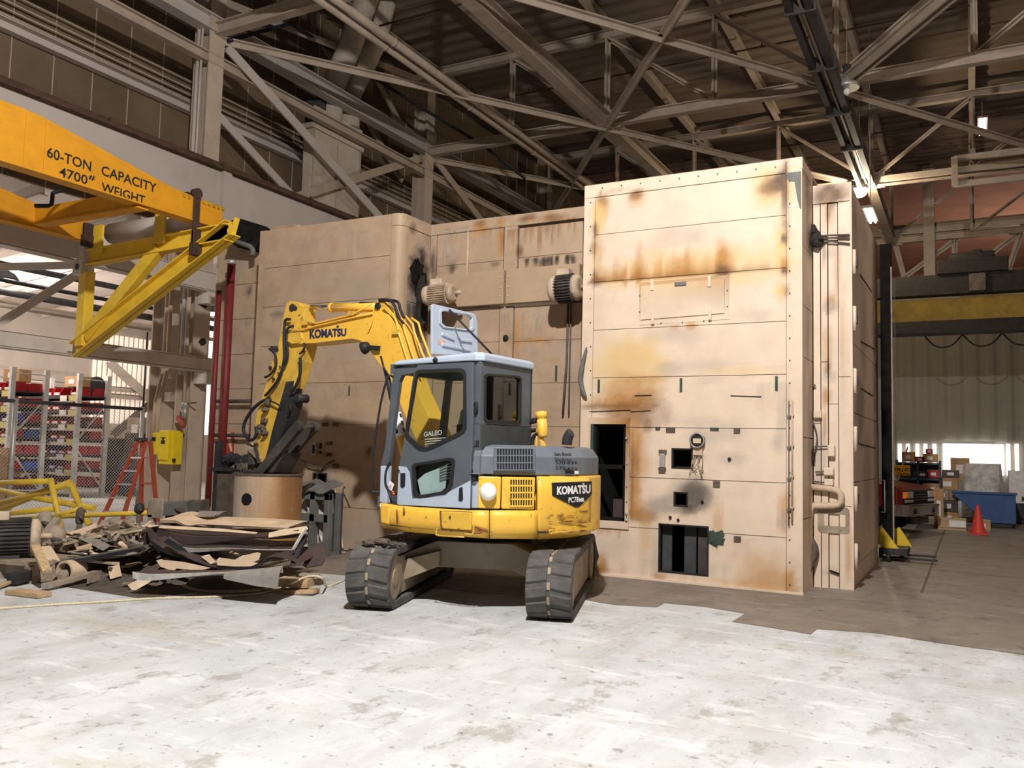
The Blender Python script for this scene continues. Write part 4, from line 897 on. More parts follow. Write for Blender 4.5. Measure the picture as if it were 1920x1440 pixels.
# ---------------- recessed wall between the two blocks
RY, RX0, RX1 = 11.75, -7.93, -4.745
rec = thing('metal_enclosure', 'recessed beige streaked enclosure wall between the two blocks, with motors hung on it', 'enclosure', (-6.3, RY, 0), 'beige enclosure sections')
def rz(px, py): p = on_y(px, py, RY); return p.x, p.z
rspots = []
for k, px, py, r1, r2, c, al in (('blob',902,420,16,10,DRUST,.8),('blob',902,430,24,14,RUST,.7),('blob',940,415,8,12,RUST,.7),('blob',942,455,5,28,DRUST,.85),('blob',938,450,10,40,RUST,.6),('blob',990,410,24,10,DRUST,.8),('blob',1030,408,10,9,RUST,.6),('blob',974,472,9,14,DRUST,.8),('blob',960,440,5,50,LRUST,.5),
  ('blob',835,470,5,32,GREY,.9),('blob',848,478,8,28,GREY,.9),('blob',848,500,14,16,SOOT,.5),('blob',930,495,14,8,SOOT,.5),('down',1040,485,50,34,SOOT,.85),('down',880,440,30,60,LRUST,.5),('down',920,430,30,50,DRUST,.35),('down',1030,412,50,70,LRUST,.6),('down',1072,412,12,75,DRUST,.75),('blob',1025,495,20,14,SOOT,.7),
  ('blob',812,490,10,36,SOOT,.8),('blob',808,440,8,40,GREY,.7),('blob',968,620,5,60,RUST,.75),('blob',985,560,22,24,GREY,.4),('blob',975,600,9,50,LRUST,.5),('down',1010,636,40,30,LRUST,.5),('blob',1040,676,26,6,RUST,.5),('blob',820,640,12,60,GREY,.5),('blob',1000,652,20,10,GREY,.5),('down',1035,580,45,60,GREY,.4),('down',830,600,30,80,GREY,.4)):
    x, z = rz(px, py); rspots.append((k, x, z, r1*PX*1.07, r2*PX*1.07, c, al))
for k, px, py, r1, r2, c, al in (('down',860,428,40,80,GREY,.6),('down',1000,425,70,60,DRUST,.5),('down',1020,482,70,36,SOOT,.9),('down',1010,575,90,50,GREY,.7),('down',880,578,50,60,GREY,.6),('blob',1040,410,30,12,DRUST,.7),('up',990,640,60,20,RUST,.5),('blob',966,690,5,80,RUST,.6),('down',1060,640,30,120,GREY,.6),('down',850,500,20,30,SOOT,.6),('blob',816,560,10,60,SOOT,.6)):
    x, z = rz(px, py); rspots.append((k, x, z, r1*PX*1.07, r2*PX*1.07, c, al))
rst = stainer(rspots, 0)
def rpanel(x0, x1, pys, nm='wall_panel', out_=0.):
    xs0, xs1 = rz(x0, 500)[0], rz(x1, 500)[0]
    zz = [rz((x0+x1)/2, y)[1] for y in pys]
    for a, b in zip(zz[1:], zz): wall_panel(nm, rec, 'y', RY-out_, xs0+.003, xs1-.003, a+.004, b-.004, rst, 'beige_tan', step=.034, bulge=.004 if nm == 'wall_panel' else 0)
zt_ = 5.40
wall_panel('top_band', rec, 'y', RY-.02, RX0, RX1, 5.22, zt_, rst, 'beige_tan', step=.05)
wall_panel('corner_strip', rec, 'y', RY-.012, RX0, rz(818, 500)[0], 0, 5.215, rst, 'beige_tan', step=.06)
rpanel(819, 943, (431, 494, 522)); rpanel(945, 970, (424, 520), 'batten', .012); rpanel(972, 1092, (421, 478, 517))
zl = 0.02
def zlow(x0, x1, pys):
    xs0, xs1 = rz(x0, 500)[0], rz(x1, 500)[0]; zz = [rz((x0+x1)/2, y)[1] for y in pys]+[1.35, .68, .02]
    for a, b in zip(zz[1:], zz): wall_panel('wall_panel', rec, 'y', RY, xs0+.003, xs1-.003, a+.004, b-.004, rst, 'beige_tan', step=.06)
zlow(819, 939, (577, 643, 718, 800)); zlow(967, 1092, (571, 638, 718, 800))
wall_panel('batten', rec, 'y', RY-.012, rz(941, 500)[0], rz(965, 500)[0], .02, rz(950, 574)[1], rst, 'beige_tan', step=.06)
for x0, x1 in ((822, 951), (954, 1092)):
    a, b = rz(x0, 574), rz(x1, 521); mb = MB(); mb.box(a[0], b[0], RY-.12, RY, 3.955, 4.50); 
    bx = mb.build('duct_cover', 'beige_tan_plain', rec, .008)
    rivets(bx, [(x, RY-.122, z) for x in (b[0]-.05 if x0 == 822 else a[0]+.05,) for z in (4.08, 4.22, 4.38)], (0,-1,0), 'beige_dim', .016)
mb = MB(); p = rz(881, 432); mb.cyl((p[0], RY-.05, 3.95), (p[0], RY-.05, 5.2), .022, n=8); mb.build('wall_conduit', 'beige_dim', rec)
p = rz(1068, 600)
for dx, r in ((0, .018), (.05, .012)):
    mb = MB(); mb.tube([(p[0]+dx, RY-.06, 4.0), (p[0]+dx-.01, RY-.06, 3.0), (p[0]+dx*2-.06, RY-.05, 2.2)], r, 8); mb.build('hanging_conduit', 'dust_dark', rec)
mb = MB(); mb.box(RX0+.02, RX1-.01, RY+.05, 14.6, 5.3, 5.34); mb.build('roof_sheet', 'beige_dim', rec)
mb = MB(); p = rz(950, 634); mb.blob((p[0], RY-.03, p[1]), .05, 8); mb.build('knob', 'soot', rec)
p = rz(1043, 700); mb = MB(); mb.box(p[0]-.015, p[0]+.015, RY-.012, RY, p[1]-.12, p[1]+.12); mb.build('seam_slot', 'green_trim', rec)

# ---------------- left block with the rounded corner
LY, LX0, LX1 = 10.9, -10.98, -7.93
lft = thing('metal_enclosure', 'beige enclosure block behind the excavator boom, with a rounded right corner', 'enclosure', (-9.4, LY, 0), 'beige enclosure sections')
def lz(px, py): p = on_y(px, py, LY); return p.x, p.z
lspots = []
for k, px, py, r1, r2, c, al in (('blob',640,525,110,22,GREY,.4),('blob',620,575,60,10,GREY,.5),('blob',530,580,26,10,GREY,.7),('blob',650,660,60,22,GREY,.45),('blob',670,760,60,16,YEL,.12),('blob',660,860,24,18,GREY,.5),('blob',612,912,16,16,SOOT,.9),('blob',608,895,24,24,GREY,.6),('blob',560,800,40,30,GREY,.5),('blob',550,860,26,40,GREY,.35),('blob',695,843,6,7,SOOT,.9),('blob',645,838,4,4,SOOT,.8),('blob',620,1000,60,34,GREY,.4),('blob',700,960,30,50,GREY,.4)):
    x, z = lz(px, py); lspots.append((k, x, z, r1*PX*1.15, r2*PX*1.15, c, al))
for k, px, py, r1, r2, c, al in (('blob',690,545,60,26,GREY,.4),('down',620,440,110,60,GREY,.35),('blob',520,590,26,8,SOOT,.5),('blob',660,560,40,10,GREY,.5),('down',610,721,100,50,GREY,.5),('blob',585,830,30,40,GREY,.5),('blob',690,850,8,14,SOOT,.7),('blob',600,905,30,30,SOOT,.5),('down',650,795,60,70,GREY,.4),('blob',680,1000,50,20,GREY,.6)):
    x, z = lz(px, py); lspots.append((k, x, z, r1*PX*1.15, r2*PX*1.15, c, al))
lst = stainer(lspots, 0)
vh = (lz(600, 900)[0]-.13, lz(600, 900)[0]+.12, lz(600, 910)[1], lz(600, 889)[1])
for a, b in zip((.02, .672, 1.335, 2.0, 2.69, 3.34, 4.03, 4.72), (.672, 1.335, 2.0, 2.69, 3.34, 4.03, 4.72, 5.40)):
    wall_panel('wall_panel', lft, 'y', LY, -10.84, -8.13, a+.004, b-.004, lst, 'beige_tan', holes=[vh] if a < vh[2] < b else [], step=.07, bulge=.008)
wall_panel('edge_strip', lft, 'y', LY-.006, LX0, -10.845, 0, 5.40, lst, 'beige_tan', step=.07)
prof = [(-8.125, LY), (-8.08, LY)]+[(-8.08+.15*math.sin(math.radians(a)), LY+.15-.15*math.cos(math.radians(a))) for a in range(10, 91, 10)]+[(-7.93, LY+.2)]
pr2 = [(x-.03 if x > -8.05 else x, y+.04) for x, y in prof]
mb = MB(); mb.plate([prof+pr2[::-1]], lambda u, v, k: Vector((u, v, k)), 0, 5.20); mb.build('corner_post', 'beige_tan_plain', lft)
mb = MB(); mb.plate([[(x, y-.01 if y < 11 else y) for x, y in prof]+pr2[::-1]], lambda u, v, k: Vector((u+.008, v, k)), 5.205, 5.40); mb.build('corner_cap', 'beige_tan_plain', lft)
csp = [('blob',11.45,4.9,.18,.25,GREY,.8),('blob',11.42,4.3,.36,.62,SOOT,1),('blob',11.42,4.3,.28,.5,SOOT,1),('blob',11.3,4.0,.3,.25,GREY,.7),('blob',11.45,3.7,.3,.4,SOOT,.7),('blob',11.2,5.2,.12,.12,SOOT,.6),('down',11.4,3.95,.34,1.6,SOOT,.65),('blob',11.5,4.75,.1,.2,SOOT,.95)]
cst = stainer(csp, 1)
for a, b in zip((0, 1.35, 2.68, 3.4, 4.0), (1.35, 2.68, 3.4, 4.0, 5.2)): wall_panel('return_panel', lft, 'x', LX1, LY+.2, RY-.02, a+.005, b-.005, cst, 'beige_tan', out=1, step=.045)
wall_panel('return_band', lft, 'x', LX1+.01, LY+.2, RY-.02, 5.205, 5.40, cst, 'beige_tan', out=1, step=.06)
mb = MB(); hc = on_x(786, 512, LX1); mb.blob((LX1-.03, 11.42, 4.45), .27, 22, .55, (.22, .95, 1.15)); mb.blob((LX1-.02, 11.36, 4.72), .12, 12, .9, (.2, .7, 1.2)); mb.build('burnt_opening', 'black', lft)
mb = MB(); mb.blob((LX1+.05, 11.45, 4.1), .16, 12, .7, (.6, .8, 2.2)); mb.build('charred_cable', 'soot', lft)
mb = MB(); mb.blob((LX1+.05, 11.47, 3.82), .12, 10, .7, (.7, .9, 1.6)); mb.build('charred_cable', 'soot', lft)
mb = MB(); mb.box(LX0, LX1-.01, LY+.05, 14.6, 5.33, 5.37); mb.build('roof_sheet', 'beige_dim', lft)
mb = MB(); mb.box(LX0+.004, LX0+.04, LY+.02, 14.6, 0, 5.3); mb.build('left_return', 'beige_dim', lft)
mb = MB(); mb.box(vh[0]-.1, vh[1]+.1, LY+.22, LY+.25, vh[2]-.1, vh[3]+.1); mb.build('vent_void', 'void', lft)
mb = MB(); e = .025; h = vh; mb.plate([[(h[0]-e, h[2]-e), (h[1]+e, h[2]-e), (h[1]+e, h[3]+e), (h[0]-e, h[3]+e)], [(h[0], h[2]), (h[0], h[3]), (h[1], h[3]), (h[1], h[2])]], lambda u, v, k: Vector((u, LY-k, v)), -.04, .006); mb.build('vent_trim', 'soot', lft)
p = lz(598, 841); mb = MB(); mb.box(p[0]-.17, p[0]+.12, LY-.012, LY, p[1]-.15, p[1]+.13); pl = mb.build('control_plate', 'beige_tan_plain', lft)
mb = MB(); mb.box(p[0]-.12, p[0]-.02, LY-.05, LY-.012, p[1]-.11, p[1]+.09); mb.build('display_frame', 'galv', pl)
mb = MB(); mb.box(p[0]-.10, p[0]-.045, LY-.056, LY-.05, p[1]-.08, p[1]+.06); mb.build('display', 'ink', pl)
for dz in (.07, .02, -.06): mb = MB(); mb.cyl((p[0]+.05, LY-.03, p[1]+dz), (p[0]+.05, LY-.012, p[1]+dz), .025, n=10); mb.build('switch_knob', 'soot', pl)
for px, py in ((554, 739), (655, 738)):
    q = lz(px, py if px < 600 else 731); q = (q[0], lz(px, 731)[1]); mb = MB(); mb.box(q[0]-.013, q[0]+.013, LY-.01, LY, q[1]-.09, q[1]+.06); mb.build('seam_slot', 'green_trim', lft)
for px, py in ((610, 796), (630, 796), (617, 852), (630, 873), (618, 831)):
    q = lz(px, py); mb = MB(); mb.box(q[0]-.05, q[0]+.05, LY-.025, LY, q[1]-.03, q[1]+.03); mb.build('seam_tab', 'dust_dark', lft)
mb = MB()
for a, b in (((605, 882), (568, 862)), ((605, 882), (630, 863))):
    p0, p1 = lz(*a), lz(*b); mb.tube([(p0[0], LY-.03, p0[1]), ((p0[0]+p1[0])/2, LY-.09, (p0[1]+p1[1])/2+.01), (p1[0], LY-.05, p1[1])], .014, 6)
mb.build('loose_wire', 'dust_dark', lft)
mb = MB(); q = [lz(*p) for p in ((648, 912), (644, 920), (652, 938), (657, 950))]; mb.tube([(a, LY-.015, b) for a, b in q], .01, 6, round_=3); mb.build('cable_stub', 'dust_dark', lft)

# ---------------- left recess with the red pipes
FY = 11.75
far = thing('metal_enclosure', 'dim beige enclosure wall at the far left of the enclosure behind the red pipes', 'enclosure', (-12, FY, 0), 'beige enclosure sections')
fx0, fx1 = on_y(398, 700, FY).x, LX0-.02
fspots = []
def fz(px, py): p = on_y(px, py, FY); return p.x, p.z
for k, px, py, r1, r2, c, al in (('blob',466,545,5,14,SOOT,.9),('blob',464,605,5,14,GREY,.9),('blob',430,620,16,60,GREY,.6),('blob',425,560,14,50,SOOT,.5),('blob',445,500,40,30,GREY,.6),('blob',440,670,12,20,GREY,.6),('blob',425,700,12,30,GREY,.5),('blob',455,690,30,60,GREY,.2)):
    x, z = fz(px, py); fspots.append((k, x, z, r1*PX*1.25, r2*PX*1.25, c, al))
fst = stainer(fspots, 0); zz = [fz(455, y)[1] for y in (432, 533, 598, 664, 729, 753)]+[fz(455, y)[1] for y in (795, 862)]+[.7, .0]
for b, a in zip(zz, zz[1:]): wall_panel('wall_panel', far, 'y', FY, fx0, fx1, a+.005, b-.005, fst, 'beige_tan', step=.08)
mb = MB(); mb.box(fx0, LX0, FY+.1, 14.4, fz(455, 432)[1]-.05, fz(455, 432)[1]); mb.build('roof_sheet', 'beige_dim', far)
mb = MB(); mb.box(fx0-.03, fx0, FY, 14.4, 0, fz(455, 432)[1]); mb.build('left_return', 'beige_dim', far)
mb = MB(); mb.plate([[(-.2, 0), (.2, 0), (.2, .55), (-.2, .55)]], lambda u, v, k: Vector((fz(425, 850)[0]+u, FY-k, fz(425, 865)[1]+v)), 0, .01); hz = mb.build('hazard_board', 'tan_sheet', far)
mb = MB()
for k in (-.28, 0.0, .28):
    lo = [(max(-.2, min(.2, k+u)), v) for u, v in ((-.2, .55), (-.06, .55), (.20, 0), (.06, 0))]
    if len(set(lo)) >= 3: mb.plate([lo], lambda u, v, kk: Vector((fz(425, 850)[0]+u, FY-kk, fz(425, 865)[1]+v)), .01, .013)
mb.build('hazard_stripe', 'hazard_red', hz)
for nm, lb, x0, y0, x1, y1, d, r in (('red_pipe', 'dark red pipe standing in front of the dim left enclosure wall', 441, 495, 416, 850, .3, .075), ('red_pipe', 'thin dark red pipe at the far left corner of the enclosure', 410, 545, 396, 830, .25, .05)):
    t = thing(nm, lb, 'pipe', on_y(x1, y1, FY-d)); a, b = on_y(x0, y0, FY-d), on_y(x1, y1, FY-d)
    mb = MB(); mb.cyl((b.x, b.y, b.z-1.2), (b.x, a.y, a.z), r, n=14); mb.build('pipe_run', 'red_pipe', t)
    if d == .3:
        mb = MB(); mb.cyl((b.x, b.y, a.z), (b.x, b.y, a.z+.08), .09, n=12); mb.build('pipe_cap', 'galv', t)
for py, lb in ((753, 'upper'), (818, 'lower')):
    a, b = on_y(398, py, FY-.15), on_y(478, py-1, FY-.15); mb = MB(); mb.cyl((a.x, a.y, b.z), (LX0-.01, b.y, b.z), .035, n=8)
    tag(mb.build('wall_pipe', 'dust_dark'), lb+' horizontal rusty pipe crossing behind the red pipes', 'pipe', 'horizontal pipes on the left recess')
# black ductwork heap on top left of the block
t = thing('black_duct', 'black scorched ductwork at the upper left corner of the enclosure', 'duct', on_y(450, 470, 11.4))
mb = MB()
for (a, b, w_, h_) in (((440, 428), (500, 452), .5, .22), ((438, 448), (492, 465), .6, .2), ((446, 418), (505, 436), .35, .14)): mb.bar(on_y(*a, 11.5), on_y(*b, 11.75), w_, h_)
mb.build('duct_box', 'black', t, .02)
mb = MB(); mb.tube([on_y(436, 450, 11.3), on_y(470, 462, 11.45), on_y(474, 468, 11.45), on_y(474, 480, 11.45)], .05, 10); mb.build('elbow', 'cabinet_grey', t)

# ---------------- motors hung on the recess
def motor(label, p0, p1, r, m, m2, base):
    t = thing('electric_motor', label, 'motor', p0); p0, p1 = Vector(p0), Vector(p1); d = (p1-p0).normalized()
    mb = MB(); mb.cyl(p0+d*.1, p1-d*.08, r, n=28); bd = mb.build('motor_body', m, t)
    mb = MB(); L_ = (p1-p0).length
    _, _, _, sd, u = mb.frame(p0, p1)
    for k in range(30):
        a = 2*math.pi*k/30; v = sd*math.cos(a)+u*math.sin(a); mb.obox((p0+p1)/2+v*(r+.012), (L_-.22, .008, .03), d, d.cross(v), v)
    mb.build('cooling_fins', m, bd)
    mb = MB(); mb.lathe(p0, [(r*.45, -.02), (r*.95, 0), (r*1.06, .03), (r*1.06, .12)], 28, d); mb.build('fan_cover', m2, t)
    mb = MB(); mb.lathe(p1, [(r*1.02, -.1), (r*1.02, -.04), (r*.7, 0)], 28, d); mb.cyl(p1, p1+d*.12, .035, n=12); mb.build('end_bell', m2, t)
    mb = MB(); c = (p0+p1)/2; mb.obox(c+Vector(base)*(r+.02), (L_*.5, r*1.2, .05), d, d.cross(Vector(base)), base); mb.build('mounting_foot', m, t)
    mb = MB(); mb.obox(c+u*(r+.05)-d*.03, (.2, .16, .1), d, sd, u); mb.build('terminal_box', m2, t, .01)
    return t
a, b = on_y(797, 555, 11.15), on_y(853, 549, 11.2)
motor('beige soot-topped electric motor hung beside the black burnt opening', a, b, .145, 'motor_beige', 'motor_beige', (0,1,0))
a, b = on_y(1035, 544, 11.3), on_y(1090, 538, 11.3)
motor('dark finned electric motor hung at the left edge of the tower', a, b, .19, 'motor_dark', 'motor_beige', (0,1,0))
mb = MB(); mb.box(a.x+.15, b.x+.1, 11.45, RY, a.z-.1, a.z+.1); tag(mb.build('motor_bracket', 'dust_dark'), 'dark bracket carrying the finned motor on the recessed wall', 'bracket')
mb = MB(); q = on_y(825, 550, 11.3); mb.box(q.x-.2, q.x+.1, 11.3, RY, q.z-.08, q.z+.06); tag(mb.build('motor_bracket', 'dust_dark'), 'bracket carrying the beige motor beside the burnt opening', 'bracket')
# ================================================================== the excavator
EO = Vector((-4.88, 8.55, 0)); EA = math.radians(4.7)
EF = Vector((-math.cos(EA), math.sin(EA), 0)); EL = Vector((-math.sin(EA), -math.cos(EA), 0))
def w2l(p): q = Vector(p)-EO; return Vector((q.dot(EF), q.dot(EL), q.z))
def exl(px, py, yl): d = sight(px, py); t = (yl+(EO-CAM).dot(EL))/d.dot(EL); q = w2l(CAM+d*t); return (q.x, q.z)
def exx(px, py, xl): d = sight(px, py); t = (xl+(EO-CAM).dot(EF))/d.dot(EF); q = w2l(CAM+d*t); return (q.y, q.z)
YS, RT = 1.13, 1.29
def body(px, py, off=0, R=RT, Y=YS):              # a point on the machine's side: flat in front, round at the tail
    x, z = exl(px, py, Y+off); R = R+off
    xa = -math.sqrt(max(0, R*R-(Y+off)**2))
    if x > xa: return Vector((x, Y+off, z))
    o = w2l(CAM); d0 = sight(px, py); d = Vector((d0.dot(EF), d0.dot(EL), d0.z))
    a = d.x**2+d.y**2; b = 2*(o.x*d.x+o.y*d.y); c = o.x**2+o.y**2-R*R; D = b*b-4*a*c
    t = (-b-math.sqrt(max(0, D)))/(2*a); return o+d*t
def side(Y): return lambda px, py, off=0: (lambda q: Vector((q[0], Y+off, q[1])))(exl(px, py, Y))
def patch(mb, quad, fn, off, thick, nu=10, nv=4, top=None):
    (a, b, c, d) = quad                            # picture corners: top-left, top-right, bottom-right, bottom-left
    g = []
    for j in range(nv+1):
        row = []
        for i in range(nu+1):
            u, v = i/nu, j/nv
            px = (a[0]*(1-u)+b[0]*u)*(1-v)+(d[0]*(1-u)+c[0]*u)*v; py = (a[1]*(1-u)+b[1]*u)*(1-v)+(d[1]*(1-u)+c[1]*u)*v
            row.append(fn(px, py, off))
        g.append(row)
    gi = [[fn_off(p, -thick) for p in r] for r in g]
    n = (nu+1)*(nv+1); vs = [p for r in g for p in r]+[p for r in gi for p in r]; fs = []
    q = lambda i, j: j*(nu+1)+i
    for j in range(nv):
        for i in range(nu):
            f = (q(i,j), q(i+1,j), q(i+1,j+1), q(i,j+1)); fs += [f, tuple(n+k for k in f[::-1])]
    for i in range(nu): fs += [(q(i,0), q(i+1,0), n+q(i+1,0), n+q(i,0)), (q(i,nv), q(i+1,nv), n+q(i+1,nv), n+q(i,nv))]
    for j in range(nv): fs += [(q(0,j), q(0,j+1), n+q(0,j+1), n+q(0,j)), (q(nu,j), q(nu,j+1), n+q(nu,j+1), n+q(nu,j))]
    mb.add(vs, fs); return mb
def fn_off(p, k):                                  # move a surface point outward by k
    if p.x > -.62: return Vector((p.x, p.y+k, p.z))
    r = math.hypot(p.x, p.y); return Vector((p.x*(r+k)/r, p.y*(r+k)/r, p.z))
def text_px(mb, bodytxt, quad, fn, off, bold=.03, spacing=1):
    vs, fs = text_bits(bodytxt, 1, 1, bold, spacing); a, b, c, d = quad; out = []
    for x, y in vs:
        u, v = x+.5, .5-y
        px = (a[0]*(1-u)+b[0]*u)*(1-v)+(d[0]*(1-u)+c[0]*u)*v; py = (a[1]*(1-u)+b[1]*u)*(1-v)+(d[1]*(1-u)+c[1]*u)*v
        out.append(fn(px, py, off))
    n = len(out); mb.add(out+[fn_off(p, -off*.9) for p in out], list(fs)+[tuple(n+i for i in f[::-1]) for f in fs]); return mb
ex = thing('excavator', 'yellow and grey compact crawler excavator with an open roof hatch, parked before the beige enclosure', 'excavator', EO, rotz=math.atan2(EF.y, EF.x))
def P3(lst, Y): return [exl(x, y, Y) for x, y in lst]
def slab(pts_, y0, y1, holes=()): 
    mb = MB(); mb.plate([pts_]+list(holes), lambda u, v, k: Vector((u, k, v)), y0, y1); return mb

# ---- undercarriage: two rubber tracks, set at an angle to the upper body
UG = Vector((.952, .306, 0)); UD = Vector((-.306, .952, 0))
def und(g, d, z): return w2l(EO+UG*g+UD*d)+Vector((0, 0, z))
TL, TH = 2.85, .64
def track_path(n=14, off=0):
    r = TH/2+off; h = TL/2-TH/2; o = []
    for k in range(n+1): a = math.pi/2+math.pi*k/n; o.append((-h+r*math.cos(a), TH/2+r*math.sin(a)))
    for k in range(1, 12): o.append((-h+2*h*k/12, TH/2-r))
    for k in range(n+1): a = -math.pi/2+math.pi*k/n; o.append((h+r*math.cos(a), TH/2+r*math.sin(a)))
    for k in range(1, 12): o.append((h-2*h*k/12, TH/2+r))
    return o
for s, nm in ((-1, 'left'), (1, 'right')):
    gc = .915*s; W = .225
    A, B = track_path(14, -.018), track_path(14, -.085); n = len(A); vs = []
    for g in (gc-W, gc+W): vs += [und(g, d, z) for d, z in A]+[und(g, d, z) for d, z in B]
    fs = []
    for i in range(n):
        j = (i+1) % n; fs += [(i, j, 2*n+j, 2*n+i), (n+i, 3*n+i, 3*n+j, n+j), (i, n+i, n+j, j), (2*n+i, 2*n+j, 3*n+j, 3*n+i)]
    mb = MB(); mb.add(vs, fs); tr = mb.build('rubber_track', 'rubber', ex)
    # chevron lugs along the belt
    C = track_path(14, 0); segs = []; tot = 0
    for i in range(n): a, b = Vector((*C[i], 0)), Vector((*C[(i+1) % n], 0)); segs.append((a, b, tot)); tot += (b-a).length
    def along(s_):
        s_ %= tot
        for a, b, t in segs:
            if s_ <= t+(b-a).length+1e-9:
                d = (b-a).normalized(); return a+d*(s_-t), d
    mb = MB(); NL = 42
    for k in range(NL):
        for h_ in (-1, 1):
            s0 = tot*(k+(.5 if h_ > 0 else 0))/NL; Lk = tot/NL*.74
            def corner(su, g, lift):
                p, d = along(su); nn = Vector((d.y, -d.x, 0)); q = p+nn*(-.02+lift*.022); return und(gc+g, q.x, q.y)
            g0, g1 = (.018*h_, .222*h_)
            sk = .03
            base = [corner(s0, g0, 0), corner(s0+Lk, g0, 0), corner(s0+Lk+sk, g1, 0), corner(s0+sk, g1, 0)]
            topc = [corner(s0+.015, g0*1.2, 1), corner(s0+Lk-.02, g0*1.2, 1), corner(s0+Lk+sk-.02, g1*.97, 1), corner(s0+sk+.012, g1*.97, 1)]
            if k % 2 == 0 or True: mb.add(base+topc, [(0,1,2,3),(4,7,6,5),(0,4,5,1),(1,5,6,2),(2,6,7,3),(3,7,4,0)])
    mb.build('tread_lugs', 'rubber', tr)
    for k in range(NL):
        mb = MB(); p, d = along(tot*k/NL); nn = Vector((d.y, -d.x, 0)); q = p-nn*.012; mb.obox(und(gc, q.x, q.y), (.03, .07, .012), w2l(EO+UG)-w2l(EO), und(0, d.x, d.y)-und(0, 0, 0), und(0, nn.x, nn.y)-und(0, 0, 0)); mb.build('core_bar', 'track_steel', tr)
    for e, part in ((-1, 'idler_wheel'), (1, 'drive_sprocket')):
        dc = e*(TL/2-TH/2); a, b = und(gc-.09, dc, TH/2), und(gc+.09, dc, TH/2); mb = MB(); mb.cyl(und(gc-.2, dc, TH/2), und(gc+.2, dc, TH/2), TH/2-.092, n=36); mb.cyl(und(gc-.21, dc, TH/2), und(gc+.21, dc, TH/2), .09, n=16)
        mb.build(part, 'track_steel', ex)
    mb = MB(); pg = [(-1.32, .16), (-1.36, .40), (-1.18, .52), (-.5, .50), (.9, .50), (1.05, .40), (1.05, .2), (.9, .12), (-1.1, .10)]
    mb.plate([pg], lambda u, v, k: und(k, u, v), gc-.17, gc+.17); mb.build('track_frame', 'track_steel', ex, .015)
    for k in range(4):
        d = -.8+k*.5; mb = MB(); mb.cyl(und(gc-.14, d, .14), und(gc+.14, d, .14), .075, n=16); mb.build('track_roller', 'undercarriage', ex)
mb = MB(); mb.plate([[(-.80, .23), (-.80, .50), (-.42, .655), (.42, .655), (.80, .50), (.80, .23), (.42, .38), (-.42, .38)]], lambda u, v, k: und(u, k, v), -.62, .45); mb.build('car_body', 'undercarriage', ex, .01)
mb = MB(); mb.plate([[(-.78, .22), (-.36, .40), (-.36, .56), (-.78, .44)]], lambda u, v, k: und(u, k, v), -.70, -.62); mb.build('car_body_gusset', 'track_steel', ex, .006)
mb = MB(); mb.cyl((0, 0, .62), (0, 0, .80), .52, n=40); mb.build('swing_bearing', 'ex_dark', ex)
mb = MB(); mb.plate([[(-1.1, .1), (1.1, .1), (1.16, .3), (1.1, .52), (-1.1, .52), (-1.16, .3)]], lambda u, v, k: und(u, k+.12*abs(v-.3), v), 1.62, 1.68); mb.build('dozer_blade', 'undercarriage', ex)
for s in (-.45, .45):
    mb = MB(); mb.bar(und(s, .45, .42), und(s, 1.64, .32), .1, .14); mb.build('blade_arm', 'undercarriage', ex)
mb = MB()
for k in range(9): q = und(-.92+rnd.uniform(-.1,.15), -1.06+rnd.uniform(-.14,.16), TH+.02+rnd.random()*.02); mb.blob(q, .03+rnd.random()*.035, 7, .8, (1.4, 1, .5))
tag(None or mb.build('track_debris', 'dust_dark', ex), None, None)
mb = MB()
for k in range(5): q = und(-.80+rnd.uniform(-.06,.1), -1.15+rnd.uniform(-.1,.12), TH+.03); mb.obox(q, (.09, .05, .004), (1, rnd.random(), .4), (0, 1, .3), (0, -.3, 1))
mb.build('foil_scrap', 'chrome', ex)

# ---- house: deck, skirts, counterweight, hood
def foot(R, x0, x1, Y, n=16):                       # plan outline from x1 (front) back round the tail
    o = []
    xa = -math.sqrt(max(0, R*R-Y*Y)); th = math.atan2(Y, xa)
    if x0 <= xa:
        o = [(x1, Y)]+[(R*math.cos(th+(2*math.pi-2*th)*k/(2*n)), R*math.sin(th+(2*math.pi-2*th)*k/(2*n))) for k in range(2*n+1)]+[(x1, -Y)]
    return o
XF = exl(712, 960, YS)[0]
mb = MB(); fp = [(XF, YS-.16), (XF-.05, YS-.04), (XF-.16, YS)]+foot(RT-.02, -2, XF-.2, YS-.005)[1:]+[(XF, -YS)]
mb.plate([fp], lambda u, v, k: Vector((u, v, k)), .82, 1.02); mb.build('deck_frame', 'ex_dark', ex)
